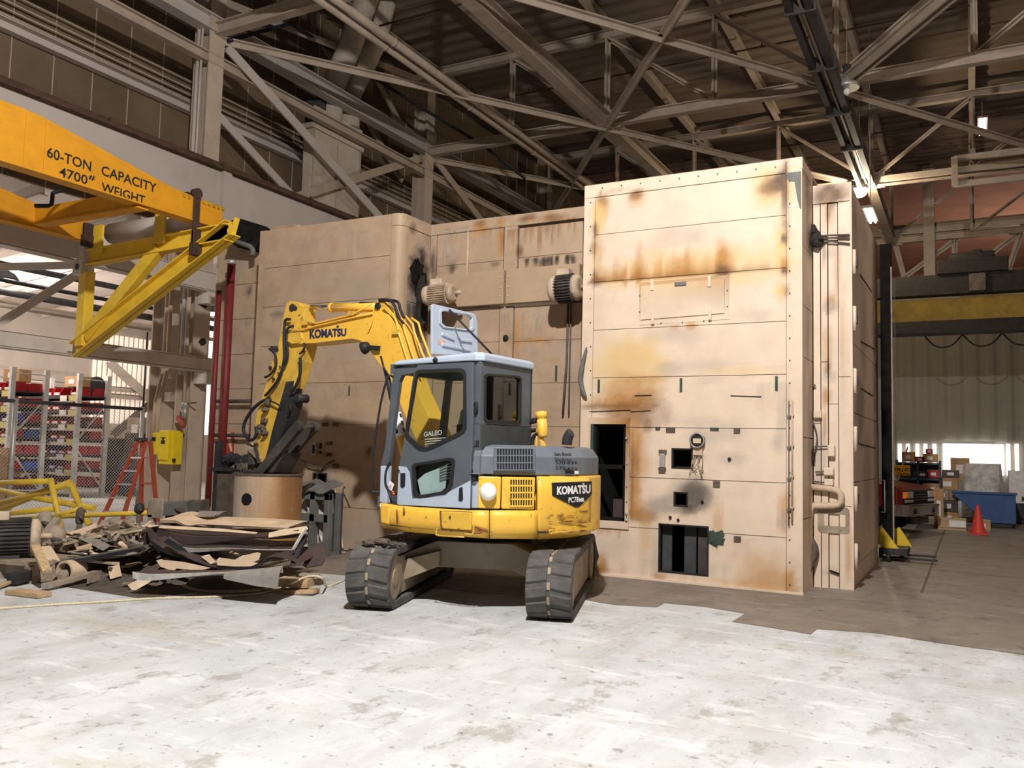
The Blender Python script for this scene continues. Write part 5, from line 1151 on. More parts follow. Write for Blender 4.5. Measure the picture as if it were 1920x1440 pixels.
# lower skirt, curved under at the front; traced along the bottom edge
def skirt_profile(px_edge): pass
def curved(name, m, quads, off, thick, nu=16, nv=6, parent=ex, bevel=.012):
    mb = MB(); patch(mb, quads, body, off, thick, nu, nv); return mb.build(name, m, parent, bevel)
def skirt(name, top, bot, n, parent=ex, m='ex_yellow'):
    """a yellow skirt panel that leans in at the bottom; top/bot give (px, py) along both edges"""
    g = []
    for i in range(n+1):
        u = i/n
        def lerp(L):
            s = u*(len(L)-1); k = min(int(s), len(L)-2); f = s-k; return (L[k][0]*(1-f)+L[k+1][0]*f, L[k][1]*(1-f)+L[k+1][1]*f)
        (xt, yt), (xb, yb) = lerp(top), lerp(bot)
        col_ = []
        for j, (v, o) in enumerate(((0, 0), (.25, .012), (.55, .015), (.8, .0), (.93, -.035), (1, -.10))):
            col_.append(body(xt+(xb-xt)*v, yt+(yb-yt)*v, o))
        g.append(col_)
    mb = MB(); n0, n1 = n+1, 6; vs = [p for c in g for p in c]+[fn_off(p, -.05) for c in g for p in c]; N0 = n0*n1; fs = []
    for i in range(n):
        for j in range(n1-1): q = (i*n1+j, (i+1)*n1+j, (i+1)*n1+j+1, i*n1+j+1); fs += [q, tuple(N0+k for k in q[::-1])]
    for i in range(n): fs += [(i*n1, (i+1)*n1, N0+(i+1)*n1, N0+i*n1), (i*n1+n1-1, (i+1)*n1+n1-1, N0+(i+1)*n1+n1-1, N0+i*n1+n1-1)]
    for j in range(n1-1): fs += [(j, j+1, N0+j+1, N0+j), (n*n1+j, n*n1+j+1, N0+n*n1+j+1, N0+n*n1+j)]
    mb.add(vs, fs); mb.sm = [True]*len(mb.f); o = mb.build(name, m, parent); return o
skirt('front_skirt', [(712,943),(745,948),(800,952),(880,957),(917,957)], [(713,984),(722,991),(760,997),(840,1004),(917,1010)], 16)
skirt('side_skirt', [(918.5,957),(1008,957)], [(918.5,1010),(1008,1011)], 8)
skirt('counterweight', [(1009.5,893),(1060,894),(1108,897)], [(1009.5,1011),(1060,1009),(1108,1001)], 16)
# far half of the round counterweight and its top
mb = MB(); n = 26
th0 = math.atan2(.55, -1.167)
ring_ = [(RT*math.cos(th0+(2*math.pi-2*th0)*k/n), RT*math.sin(th0+(2*math.pi-2*th0)*k/n)) for k in range(n+1)]
mb.plate([ring_+[(-.5, -1.0), (-.5, .55)]], lambda u, v, k: Vector((u, v, k)), .80, 1.40); mb.build('counterweight_core', 'ex_yellow', ex, .03)
mb = MB(); mb.plate([[(XF-.1, -1.1), (-.5, -1.12), (-.5, -.3), (XF-.1, -.3)]], lambda u, v, k: Vector((u, v, k)), .85, 1.42); mb.build('right_side_tank', 'ex_yellow', ex, .04)
# corner box of the skirt at the front, tool box cover with pull handles
mb = MB(); patch(mb, ((714,946),(729,948),(728,983),(714,980)), body, .022, .02, 3, 3); mb.build('corner_cover', 'ex_yellow', ex, .008)
mb = MB(); patch(mb, ((824,957.5),(885,959.5),(884,997),(826,993)), body, .019, .004, 6, 3); mb.build('tool_box_gap', 'rust', ex)
mb = MB(); patch(mb, ((826,959),(883,961),(882,995),(828,991)), body, .045, .03, 6, 3); tb = mb.build('tool_box_cover', 'ex_yellow_worn', ex, .01)
mb = MB(); mb.cyl(body(845,970,.04), body(845,970,.046), .018, n=10); mb.build('lock', 'ink', tb)
for a in (((820,990),(818,1000),(823,1004),(870,1007)), ((870,1001),(884,1002),(888,996),(888,985))):
    mb = MB(); mb.tube([body(*p, .05) for p in a], .009, 7, round_=3); mb.build('step_bar', 'ex_yellow_worn', tb)
for a, b in (((886,985),(916,994)),((888,1000),(912,993)),((744,955),(746,982)),((757,950),(758,966))):
    mb = MB(); mb.tube([body(*a, .018), body((a[0]+b[0])/2, (a[1]+b[1])/2+2, .022), body(*b, .018)], [.006,.014,.005], 6, round_=3); mb.build('rust_scar', 'rust', ex)
# gashes on the counterweight
mb = MB()
for k in range(26):
    x = rnd.uniform(1018, 1090); y = rnd.choice([958, 966, 971, 977, 979, 990, 996, 999])+rnd.uniform(-2, 2); l = rnd.uniform(3, 22)
    if x+l > 1102: l = 1102-x
    mb.tube([body(x, y, .017), body(x+l/2, y+rnd.uniform(-1,1), .018), body(x+l, y-rnd.uniform(-.5,1.5), .016)], [.002, rnd.uniform(.002,.006), .002], 5)
mb.build('scratch_marks', 'rust', ex)
# engine side: fuel filler panel, lower grille panel
mb = MB(); patch(mb, ((897,893),(940,894),(938,954),(896,953)), body, .012, .05, 6, 6); fpn = mb.build('filler_panel', 'ex_yellow', ex, .012)
mb = MB(); patch(mb, ((901,903),(932,902),(931,933),(902,930)), body, .0135, .001, 6, 6); mb.build('filler_recess', 'ex_yellow_worn', fpn)
c0 = body(918, 922, .02); nd = Vector((0, 1, 0)); mb = MB(); mb.lathe(c0, [(.03, 0), (.085, 0), (.088, .02), (.085, .05), (.06, .075), (.0, .08)], 24, nd); mb.build('fuel_cap', 'white_cap', fpn)
mb = MB(); patch(mb, ((941.5,894),(1004,895),(1002,956),(940,954)), body, .012, .05, 10, 6); gp = mb.build('lower_grille_panel', 'ex_yellow', ex, .012)
def grille(parent, x0, y0, x1, y1, nx, ny, m_back, m_bar, wx, wy, off):
    mb = MB(); patch(mb, ((x0,y0),(x1,y0),(x1,y1),(x0,y1)), body, off+.001, .001, 10, 2); mb.build('grille_opening', m_back, parent)
    mb = MB()
    for i in range(nx+1):
        x = x0+(x1-x0)*i/nx; patch(mb, ((x-wx,y0),(x+wx,y0),(x+wx,y1),(x-wx,y1)), body, off+.012, .010, 1, 3)
    for j in range(ny+1):
        y = y0+(y1-y0)*j/ny; patch(mb, ((x0,y-wy),(x1,y-wy),(x1,y+wy),(x0,y+wy)), body, off+.012, .010, 10, 1)
    return mb.build('grille_bars', m_bar, parent)
grille(gp, 956, 898, 999, 949, 9, 4, 'ink', 'ex_yellow', .9, 1.5, .014)
# hood over the engine
hz0, hz1 = exl(960, 892, YS)[1], exl(960, 834, YS)[1]
mb = MB(); RH = RT-.03
hx = exl(900, 870, 1.1)[0]
fp = [(hx, YS-.01)]+foot(RH, -2, hx, YS-.01)[1:-1]+[(hx, -YS+.01)]
fp2 = [(x*(.955 if x < -.5 else 1), y*.93) for x, y in fp]; fp3 = [(x*(.90 if x < -.5 else 1), y*.84) for x, y in fp]
L_ = [[Vector((x, y, z)) for x, y in f] for f, z in ((fp, hz0), (fp, hz0+(hz1-hz0)*.62), (fp2, hz0+(hz1-hz0)*.92), (fp3, hz1))]
n = len(fp); vs = [p for l in L_ for p in l]; fs = [(k*n+i, k*n+(i+1)%n, (k+1)*n+(i+1)%n, (k+1)*n+i) for k in range(3) for i in range(n)]+[tuple(range(n)), tuple(3*n+i for i in range(n))]
mb.add(vs, fs); hood = mb.build('engine_hood', 'ex_hood', ex, .01)
mb = MB(); patch(mb, ((926,838),(1005,840),(1004,885),(925,883)), body, .006, .04, 10, 4); gf = mb.build('hood_grille_frame', 'ex_hood', hood, .008)
grille(gf, 931, 841, 1000, 881, 13, 3, 'ink', 'ex_hood', .8, 1.0, .008)
mb = MB(); patch(mb, ((1060,881),(1076,882),(1076,889),(1060,888)), body, .004, .004, 2, 1); mb.build('hood_latch', 'ink', hood)
mb = MB(); patch(mb, ((1078,883),(1085,883),(1085,889),(1078,889)), body, .005, .004, 2, 1); mb.build('hood_sticker', 'white', hood)
mb = MB(); text_px(mb, 'Sales-Rentals', ((1040,848),(1072,848),(1072,855),(1040,855)), body, .006, .0); mb.build('faded_lettering', 'ex_dark', hood)
mb = MB(); text_px(mb, '570-639-', ((1042,864),(1086,865),(1086,871),(1042,871)), body, .006, .01); mb.build('faded_lettering', 'ex_dark', hood)
# dark shield badge with the maker's lettering
g = []
N_ = 12
for i in range(N_+1):
    u = i/N_; x = 1036+(1110.5-1036)*u; yt = 905-2.5*u; yb = 929+(953-929)*(u/.63) if u < .63 else 953-(953-927)*((u-.63)/.37)
    g.append([body(min(x, 1109.6), yt+(yb-yt)*v, .022) for v in (0, .34, .67, 1)])
mb = MB(); n0, n1 = N_+1, 4; vs = [p for c in g for p in c]+[fn_off(p, -.03) for c in g for p in c]; N0 = n0*n1; fs = []
for i in range(N_):
    for j in range(3): q = (i*4+j, (i+1)*4+j, (i+1)*4+j+1, i*4+j+1); fs += [q, tuple(N0+k for k in q[::-1])]
    fs += [(i*4, (i+1)*4, N0+(i+1)*4, N0+i*4), (i*4+3, (i+1)*4+3, N0+(i+1)*4+3, N0+i*4+3)]
for j in range(3): fs += [(j, j+1, N0+j+1, N0+j), (N_*4+j, N_*4+j+1, N0+N_*4+j+1, N0+N_*4+j)]
mb.add(vs, fs); bd = mb.build('badge', 'ink', ex)
mb = MB(); text_px(mb, 'KOMATSU', ((1044.5,912),(1107.2,908.5),(1107.2,925),(1044.5,928)), body, .026, .045); text_px(mb, 'PC78', ((1066,932.5),(1085,931),(1085,941.5),(1066,943)), body, .026, .03); text_px(mb, 'MR', ((1086,934),(1096,933),(1096,941),(1086,941.5)), body, .026, .05)
patch(mb, ((1093,906),(1095.5,905.8),(1095.5,908.3),(1093,908.6)), body, .026, .003, 1, 1); mb.build('badge_lettering', 'white', bd)

# ---- cab
YC = 1.08; cabz = lambda px, py: exl(px, py, YC)
S = side(YC)
xr = cabz(900, 760)[0]
def cabslab(name, m, pts_, y0=YC-.05, y1=YC, holes=(), parent=ex, bevel=.008):
    return slab(P3(pts_, YC), y0, y1, [P3(h, YC) for h in holes]).build(name, m, parent, bevel)
cabslab('front_pillar', 'ex_grey', [(743,690),(736,702),(721.5,838),(713.5,873),(727,873),(730,850),(747,716),(752.5,704),(784,697),(784,684)], YC-.07, YC)
cabslab('front_pillar_base', 'ex_blue', [(713.5,873),(711.5,946),(724,947),(725,930),(727,873)], YC-.07, YC)
cabslab('rear_pillar', 'ex_grey', [(884,681),(899.5,675),(899.5,862),(884,866)], YC-.1, YC-.004)
cabslab('rear_pillar_base', 'ex_blue', [(882,862),(899,857),(897,953),(881,953)], YC-.1, YC-.004)
cabslab('cab_sill', 'ex_dark', [(712,941),(746,946),(746,952),(712,949)], YC-.3, YC-.01)
cabslab('roof_rail', 'ex_grey', [(782,684.5),(899.5,670),(899.5,680),(783,692)], YC-.08, YC-.006)
# right side and front of the cab
fxp = cabz(737, 702)[0]; fxb = cabz(713, 900)[0]; zc1 = cabz(899, 674)[1]; zc0 = cabz(800, 952)[1]; zm = cabz(713, 873)[1]
mb = slab([(xr, zc0), (fxb, zc0), (fxb, zm), (fxp, zc1), (xr, zc1)], .08, .13, [[(xr+.08, 1.45), (xr+.08, 2.45), (fxp-.06, 2.45), (fxb-.1, 1.5), (fxb-.25, 1.25), (xr+.45, 1.25)]]); mb.build('right_side', 'ex_grey', ex)
mb = MB(); mb.bar((fxb, .11, zc0), (fxb, YC, zc0+.03), .06, .12); mb.bar((fxp, .11, zc1-.06), (fxp, YC, zc1-.06), .08, .1); mb.build('front_crossbars', 'ex_grey', ex)
mb = MB(); mb.box(xr, fxb, .1, YC-.08, zc0-.05, zc0+.01); mb.build('cab_floor', 'interior', ex)
# rear face with its window
def rearp(px, py): return exx(px, py, xr)
ro = [rearp(*p) for p in ((900,677),(984,685),(984,800),(900,795))]
rw = [rearp(*p) for p in ((909,705),(914,702),(972,706.5),(976,711),(975,789),(971,793),(912,790),(908,785))]
def rearf(u, v, k): return Vector((xr-k, u, v))
ro = [(YC, ro[0][1]), (.09, ro[1][1]), (.09, ro[2][1]), (YC, ro[3][1])]
mb = MB(); mb.plate([ro, rw], rearf, -.06, 0); mb.build('rear_wall', 'ex_grey', ex, .006)
cx_ = sum(p[0] for p in rw)/len(rw); cz_ = sum(p[1] for p in rw)/len(rw)
def inset(L, k, c=None):
    c = c or (sum(p[0] for p in L)/len(L), sum(p[1] for p in L)/len(L)); o = []
    for p in L:
        d = Vector((p[0]-c[0], p[1]-c[1])); o.append((p[0]-d.x/d.length*k, p[1]-d.y/d.length*k))
    return o
mb = MB(); mb.plate([inset(rw, -.012), inset(rw, .022)], rearf, -.03, .012); mb.build('rear_gasket', 'rubber_black', ex)
mb = MB(); mb.plate([inset(rw, .012)], rearf, -.02, -.014); mb.build('rear_window', 'cab_glass', ex)
lo = [rearp(*p) for p in ((905,796),(984,800),(978,812),(966,828),(905,830))]
mb = MB(); mb.plate([[(YC-.02, lo[0][1]), (.09, lo[1][1]), (.14, lo[2][1]), (.3, lo[3][1]), (YC-.02, lo[4][1])]], rearf, -.1, .015); mb.build('rear_lower_panel', 'rubber_black', ex, .01)
mb = MB(); mb.box(xr-.02, xr+.3, .12, YC-.02, hz1-.05, lo[0][1]); mb.build('seat_box', 'interior', ex)
# roof cap, hatch and stay
rz0, rz1 = zc1-.012, exl(899, 661.5, YC)[1]+.012
fp = [(fxp+.03, .16), (fxp+.05, .3), (fxp+.05, .9), (fxp+.02, YC-.02), (fxp-.04, YC+.035), (xr+.05, YC+.035), (xr-.03, YC-.02), (xr-.03, .1), (xr+.02, .05), (fxp-.06, .05)]
mb = MB(); n = len(fp); cxr = (fxp+xr)/2; 
L_ = [[Vector((x, y, rz0-.0+(0 if x < fxp-.2 else -.01))) for x, y in fp], [Vector((x, y, rz1-.03-(.05 if x > fxp-.1 else 0))) for x, y in fp], [Vector((cxr+(x-cxr)*.93, .55+(y-.55)*.93, rz1-(.05 if x > fxp-.1 else 0))) for x, y in fp]]
mb.add([p for l in L_ for p in l], [(k*n+i, k*n+(i+1)%n, (k+1)*n+(i+1)%n, (k+1)*n+i) for k in range(2) for i in range(n)]+[tuple(range(n)), tuple(2*n+i for i in range(n))])
roof = mb.build('cab_roof', 'ex_blue', ex, .014)
q = w2l(on_z(809, 664, rz1)); hxx = q.x
hp = lambda px, py: exx(px, py, hxx)
ho = [hp(*p) for p in ((809,664),(809,572),(812,570),(886,587.5),(891,592),(893.5,603),(895,668))]
hh = [hp(*p) for p in ((825,586),(830,583),(876,591),(882,596),(882,614),(878,618),(833,612),(826,606))]
hf = lambda u, v, k: Vector((hxx-k, u, v))
mb = MB(); mb.plate([ho, hh], hf, -.015, .012); hat = mb.build('roof_hatch', 'ex_blue', ex, .006)
mb = MB(); mb.plate([inset(hh, -.05), hh], hf, .012, .026); mb.build('hatch_rim', 'ex_blue', hat, .006)
for a, b in (((826,626),(849,636)), ((858,637),(882,640)), ((826,646),(880,657))):
    p, q = hp(*a), hp(*b); mb = MB(); mb.bar((hxx-.014, p[0], p[1]), (hxx-.014, q[0], q[1]), .03, .035); mb.build('hatch_rib', 'ex_blue', hat, .008)
mb = MB(); p = hp(826, 642); mb.plate([[(p[0]+.06, p[1]-.03), (p[0]-.09, p[1]-.04), (p[0]-.08, p[1]+.02), (p[0]+.07, p[1]+.03)]], hf, .012, .0135); mb.build('hatch_rust_mark', 'skin_photo', hat)  # rust-toned patch for the scratches on the hatch
a = hp(838, 581); b = w2l(on_z(924, 666, rz1+.02)); mb = MB(); mb.cyl((hxx-.03, a[0], a[1]), b, .012, n=8); mb.build('hatch_stay', 'ink', ex)
mb = MB(); p = w2l(on_z(912, 669, rz1)); mb.cyl(p-Vector((0,0,.01)), p+Vector((0,0,.012)), .03, n=12); mb.build('roof_plug', 'ink', roof); mb = MB(); p = S(821, 676, .035); mb.blob(p+Vector((0,.01,0)), .03, 8, .4); mb.build('roof_plug', 'ink', roof)
# door with two windows
dout = [(783,684),(886.5,679),(886.5,780),(882,901),(881.5,953),(878,954),(746,947),(744.5,944),(748,872),(759.5,811),(772,716),(777,694)]
w1 = [(781,701),(788,697),(862,694),(869,697),(872,704),(872,802),(868,809),(858,815),(812,837),(800,841),(790,840.5),(784,837),(765,819),(763,812),(766,790)]
w2 = [(776,875),(781,871),(842,861),(848,862),(851,867),(846,908),(843,916),(834,924),(790,931),(782,929),(778,922)]
YD = YC+.045
def ds(lst): return P3(lst, YD)
door = slab(ds(dout), YC+.005, YD, [ds(w1), ds(w2)]).build('cab_door', 'ex_grey', ex, .012)
for w_, nm in ((w1, 'upper'), (w2, 'lower')):
    L2 = ds(w_); slab(inset(L2, -.022), YD-.01, YD+.012, [inset(L2, .022)]).build('door_gasket', 'rubber_black', door)
    slab(inset(L2, .01), YC+.015, YC+.021).build('door_window', 'cab_glass', door)
slab(ds([(748,874),(762,876),(768,886),(773,935),(800,933),(840,923),(882,901),(881,953),(878,953.5),(746.5,946.5),(745,944)]), YD-.01, YD+.006).build('lower_door_panel', 'ex_blue', door, .004)
slab(ds([(752,887),(760,887),(761,890),(760,912),(756,915),(752,912)]), YD, YD+.012).build('door_handle_recess', 'ink', door)
mb = MB(); mb.cyl(S(755, 883, .05), S(755, 883, .062), .014, n=10); mb.build('door_lock', 'chrome', door)
slab(ds([(862,915),(868,913),(869,936),(867,940),(861,939)]), YD, YD+.012).build('door_stop', 'ink', door)
for py, h_ in ((765, 10), (891, 10)):
    p = S(892, py, .0); mb = MB(); mb.cyl(p-Vector((0,0,.06)), p+Vector((0,0,.06)), .03, n=12); mb.box(p.x-.02, p.x+.07, YC, YC+.03, p.z-.05, p.z+.05); mb.build('door_hinge', 'ink', ex)
mb = MB(); patch(mb, ((886,826),(899,826),(899,836),(886,836)), S, .006, .006, 2, 1); mb.build('hinge_sticker', 'chrome', ex)
mb = MB(); text_px(mb, 'GALEO', ((795,810),(829,806),(829,815),(795,819)), side(YC+.03), .004, .01)
for k in range(4): patch(mb, ((797,823+k*4.5),(836-k*6,820+k*4.5),(836-k*6,821.6+k*4.5),(797,824.6+k*4.5)), side(YC+.03), .004, .002, 2, 1)
mb.build('window_lettering', 'seat', door)
mb = MB()
for k in range(6): patch(mb, ((824,876+k*5),(847-k*.6,867+k*5.6),(847-k*.6,869+k*5.6),(824,878+k*5)), side(YC+.033), .002, .002, 2, 1)
mb.build('window_stripes', 'interior', door)
slab(P3([(786,900),(800,888),(835,874),(842,868),(838,915),(830,922),(792,928)], YC), YC+.024, YC+.028).build('door_inner_film', 'film_panel', door)  # opaque pale teal: the film's reflection is painted into its colour
# inside the cab
sx = exl(850, 800, .55)[0]
mb = MB(); mb.box(sx-.25, sx+.28, .34, .84, zc0+.28, zc0+.42); mb.build('seat_cushion', 'seat', ex, .05)
mb = MB(); mb.bar((sx-.22, .59, zc0+.4), (sx-.34, .59, zc0+1.05), .48, .12, (1,0,0)); mb.build('seat_back', 'seat', ex, .05)
mb = MB(); mb.bar((sx-.35, .59, zc0+1.07), (sx-.38, .59, zc0+1.25), .28, .1, (1,0,0)); mb.build('headrest', 'seat', ex, .03)
mb = MB(); mb.box(sx-.28, sx+.3, .16, .32, zc0+.0, zc0+.55); mb.box(sx-.28, sx+.3, .88, .98, zc0, zc0+.5); mb.build('console', 'interior', ex, .03)
for y in (.24, .93):
    mb = MB(); mb.tube([(sx+.25, y, zc0+.5), (sx+.3, y, zc0+.66), (sx+.33, y, zc0+.74)], [.014, .014, .03], 8); mb.build('control_lever', 'ink', ex)
# card and cables at the foot of the front pillar
cp = side(YC-.03); mb = MB(); patch(mb, ((731,901),(739,908),(734,922),(725,913)), cp, .0, .002, 1, 1); cdd = mb.build('photo_card', 'white', ex)
mb = MB(); patch(mb, ((731.5,907),(734.5,910),(733,916),(729.5,913)), cp, .002, .001, 1, 1); mb.build('card_picture', 'skin_photo', cdd)
mb = MB(); mb.tube([S(729, 864, -.02), S(724, 885, .0), S(723, 905, .0), S(728, 920, -.01), S(740, 926, -.02)], .014, 8, round_=4); mb.build('pillar_cable', 'ink', ex)
mb = MB(); mb.tube([S(733, 923, -.02), S(739, 927, -.02)], .018, 8); mb.build('orange_plug', 'orange', ex)
mb = MB(); mb.tube([S(712, 923, .0), S(704, 921, .05), S(703, 913, .05), S(706, 850, .05), S(719, 760, .05), S(733, 708, .05), S(737, 707, .0)], .013, 8, round_=4); mb.build('grab_rail', 'ink', ex)
mb = MB(); mb.tube([S(729, 706, -.0), S(722, 690, .02), S(716, 668, .02)], .012, 6); mb.build('rail_stay', 'ink', ex)
# fuel filter pump on the hood, hoses, exhaust stub
def bk(px, py, Y=.1): return (lambda q: Vector((q[0], Y, q[1])))(exl(px, py, Y))
mb = MB(); mb.bar(bk(1020, 838), bk(1010, 803), .05, .03); mb.bar(bk(1006, 838), bk(1008, 805), .02, .02); pb = mb.build('pump_bracket', 'ex_yellow', ex)
mb = MB(); c0 = bk(1025, 812); ax_ = Vector((.12, 0, 1)).normalized(); mb.lathe(bk(1018, 815), [(.045, -.03), (.056, -.01), (.056, .17), (.045, .175), (.064, .18), (.064, .25), (.03, .26)], 18, ax_); mb.build('filter_canister', 'ex_yellow', ex)
for pts_ in (((1011,790),(1000,787),(990,797),(986,815),(993,832)), ((1006,806),(995,808),(984,812)), ((1010,812),(1000,820),(998,834)), ((1005,790),(993,792))):
    mb = MB(); mb.tube([bk(*p) for p in pts_], .022, 8, round_=4); mb.build('fuel_hose', 'ink', ex)
mb = MB(); mb.tube([bk(1063, 834, .2), bk(1064, 823, .2), bk(1068, 814, .2), bk(1071, 811, .2)], [.055, .055, .052, .05], 14, round_=3); mb.build('exhaust_pipe', 'ex_dark', ex)

# ---- boom, arm, cylinders
BY, BW = -.10, .30
bo = [(543,634),(548,612),(560,607),(580,607),(655,590),(700,584),(712,583),(728,590),(742,608),(752,632),(766,690),(782,735),(812,800),(846,872),(850,892),(838,904),(820,900),(800,868),(757,773),(732,708),(712,683),(700,666),(686,649),(674,638),(660,635),(591,643),(560,645),(548,642)]
boom = slab(P3(bo, BY), BY-BW, BY).build('boom', 'ex_yellow', ex, .018)
bs = side(BY)
mb = MB(); text_px(mb, 'KOMATSU', ((581,617.5),(649.5,615.5),(649.5,630),(581,635.5)), bs, .006, .035); patch(mb, ((631.5,610.5),(635.5,610.3),(635.5,614),(631.5,614.2)), bs, .006, .005, 1, 1); mb.build('boom_lettering', 'ink_blue', boom)
slab(P3([(690,587),(701,563),(706,561),(716,572),(728,590),(712,590)], BY), BY-.22, BY-.06).build('cylinder_lug', 'ex_yellow', boom, .01)
mb = MB(); p = bs(704, 573, -.03); mb.cyl(p, p-Vector((0,.26,0)), .045, n=14); mb.build('lug_pin', 'ink', boom)
slab(P3([(540,640),(545,622),(556,617),(566,622),(568,634),(562,643),(548,645)], BY), BY-BW-.02, BY+.02).build('boom_nose', 'ex_yellow_worn', boom, .01)
a, b = bs(570, 573.5, -.13), bs(610, 573.5, -.13); mb = MB(); mb.cyl(a, b, .032, n=16); mb.build('arm_cylinder_rod', 'chrome', ex)
a, b = bs(607, 574, -.13), bs(700, 573.5, -.13); mb = MB(); mb.cyl(a, b, .062, n=20); mb.cyl(a, a+(b-a).normalized()*.05, .068, n=20); mb.build('arm_cylinder', 'ex_yellow', ex)
mb = MB(); mb.tube([bs(700, 566, -.13), bs(668, 565, -.1), bs(664, 566, -.1)], .012, 6); mb.build('cylinder_line', 'ink', ex)
# yellow steel lines on the back of the boom, black hoses at the bend
for k, (o, pts_) in enumerate(((.0, ((716,572),(735,592),(741,605),(744,622),(764,686),(775,700))), (-.07, ((730,588),(745,600),(750,622),(769,680),(780,700))), (-.14, ((745,592),(758,607),(761,622),(776,662),(790,690))), (-.2, ((750,594),(763,603),(768,622),(783,662),(796,690))))):
    mb = MB(); mb.tube([bs(*p, o+.01)+Vector((-.03,0,.01)) for p in pts_], .016, 8); mb.build('hydraulic_line', 'ex_yellow', ex)
for pts_ in (((702,588),(655,598),(595,612),(570,619),(548,622)), ((700,570),(664,590),(596,607),(574,603))):
    mb = MB(); mb.tube([bs(*p, .025) for p in pts_], .012, 7); mb.build('hydraulic_line', 'ex_yellow', ex)
for o, pts_ in ((-.05, ((706,562),(726,562),(735,572),(742,592),(752,606))), (-.1, ((710,561),(735,563),(741,578),(748,594)))):
    mb = MB(); mb.tube([bs(*p, o) for p in pts_], .02, 8, round_=4); mb.build('boom_hose', 'ink', ex)
for px, py in ((744, 623), (766, 680), (574, 606), (661, 588)):
    p = bs(px, py, -.0); mb = MB(); mb.box(p.x-.05, p.x+.05, p.y-.02, p.y+.04, p.z-.03, p.z+.03); mb.build('line_clamp', 'ex_yellow_worn', boom)
mb = MB(); mb.tube([bs(703,580,.02), bs(700,605,.03), bs(694,620,.03)], .007, 6, round_=4); mb.build('lamp_wire', 'ex_yellow', ex)
mb = MB(); p = bs(692, 652, .06); mb.lathe(p, [(.02, -.06), (.06, -.04), (.085, .03), (.08, .05)], 16, Vector((.9, .2, -.3))); mb.bar(p, bs(716, 654, .04), .02, .06); mb.build('boom_lamp', 'ink', ex)
a, b = bs(706, 664, -.12), bs(735, 757, -.02); mb = MB(); mb.cyl(a, b, .035, n=14); mb.build('boom_cylinder_rod', 'ex_dark', ex)
a2, b2 = bs(735, 757, -.0), bs(742, 778, -.0); mb = MB(); mb.cyl(a, b2, .022, n=10); mb.build('boom_cylinder_chrome', 'chrome', ex)
tp = side(.35)
a, b = tp(741, 768), tp(766, 880); d = (b-a).normalized(); mb = MB(); mb.cyl(a+d*.2, b, .06, n=18); mb.build('boom_cylinder', 'ex_yellow', ex)
mb = MB(); mb.cyl(a+d*.05, a+d*.34, .063, n=20); bandw = mb.build('cylinder_tape', 'white', ex)  # white band with dark squares around the boom cylinder
mb = MB()
for k in range(3):
    for i in range(8):
        an = 2*math.pi*(i+.5*(0))/8
        if (i) % 2: continue
        _, _, _, sd, u = mb.frame(a, b)
        A0 = [an-.3, an+.3]; s0 = .07+k*.09
        vs = [a+d*(s0+h)+(sd*math.cos(q)+u*math.sin(q))*.0645 for h in (0, .05) for q in (A0[0], an, A0[1])]; mb.add(vs, [(0,1,4,3),(1,2,5,4)])
mb.build('tape_square', 'ink', bandw)
# arm with its dark underside
AYN, AW = BY-.04, .22
ao = [(535.5,570),(540,566),(547,564.5),(560,567),(571,576),(569,598),(574,622),(574,645),(566,677),(553,717),(537,760),(517,815),(503,853),(496,868),(485,866),(478,855),(484,835),(476,812),(480,780),(489,750),(500,715),(505,690),(520,655),(526,620)]
arm = slab(P3(ao, AYN), AYN-AW, AYN).build('arm', 'ex_yellow_worn', ex, .012)
slab(P3([(537,716),(552,714),(546,742),(551,747),(547,765),(536,795),(514,850),(498,858),(501,850),(513,800)], AYN), AYN-AW+.03, AYN+.012).build('arm_guard', 'ex_dark', ex, .008)
mb = MB(); p = side(AYN)(553, 746, -.02); mb.cyl(p, p-Vector((0,.2,0)), .06, n=16); mb.build('guard_pin', 'ex_dark', ex)
ar = side(AYN)
mb = MB(); p = ar(548, 577, .01); mb.cyl(p, p-Vector((0,.25,0)), .055, n=14); mb.blob(p+Vector((-.06,-.05,-.02)), .06, 8, .5); mb.build('arm_pin', 'ex_dark', arm)
mb = MB(); p = ar(549, 632, .03); mb.cyl(p, p-Vector((0,.42,0)), .06, n=16); mb.build('boom_pin', 'ex_yellow_worn', arm)
for pts_, r in (((550,600),(541,602),(539,625),(540,660),(536,690),(526,715),(508,738),(503,742)), .02), (((556,612),(545,618),(543,640),(546,665),(540,685)), .018), (((576,644),(577,652),(572,661),(568,664)), .014), (((569,672),(569,700),(562,722),(552,735)), .022), (((511,655),(521,664),(524,680),(520,694),(510,705),(503,708)), .018), (((508,752),(498,753),(480,768),(466,790),(463,808),(472,824),(482,823),(487,812),(486,800)), .024), (((512,752),(524,757),(533,763)), .012), (((549,757),(550,768),(545,776)), .013):
    mb = MB(); mb.tube([ar(*p, .06) for p in pts_], r, 8, round_=4); mb.build('arm_hose', 'ink', ex)
for px, py, r in ((509, 690, .03), (515, 711, .022), (524, 700, .012), (527, 688, .012), (520, 655, .04), (506, 750, .05), (513, 653, .03)):
    p = ar(px, py, .012); mb = MB(); mb.cyl(p, p+Vector((0,.02,0)), r, n=10); mb.build('arm_fitting', 'ex_dark', arm)
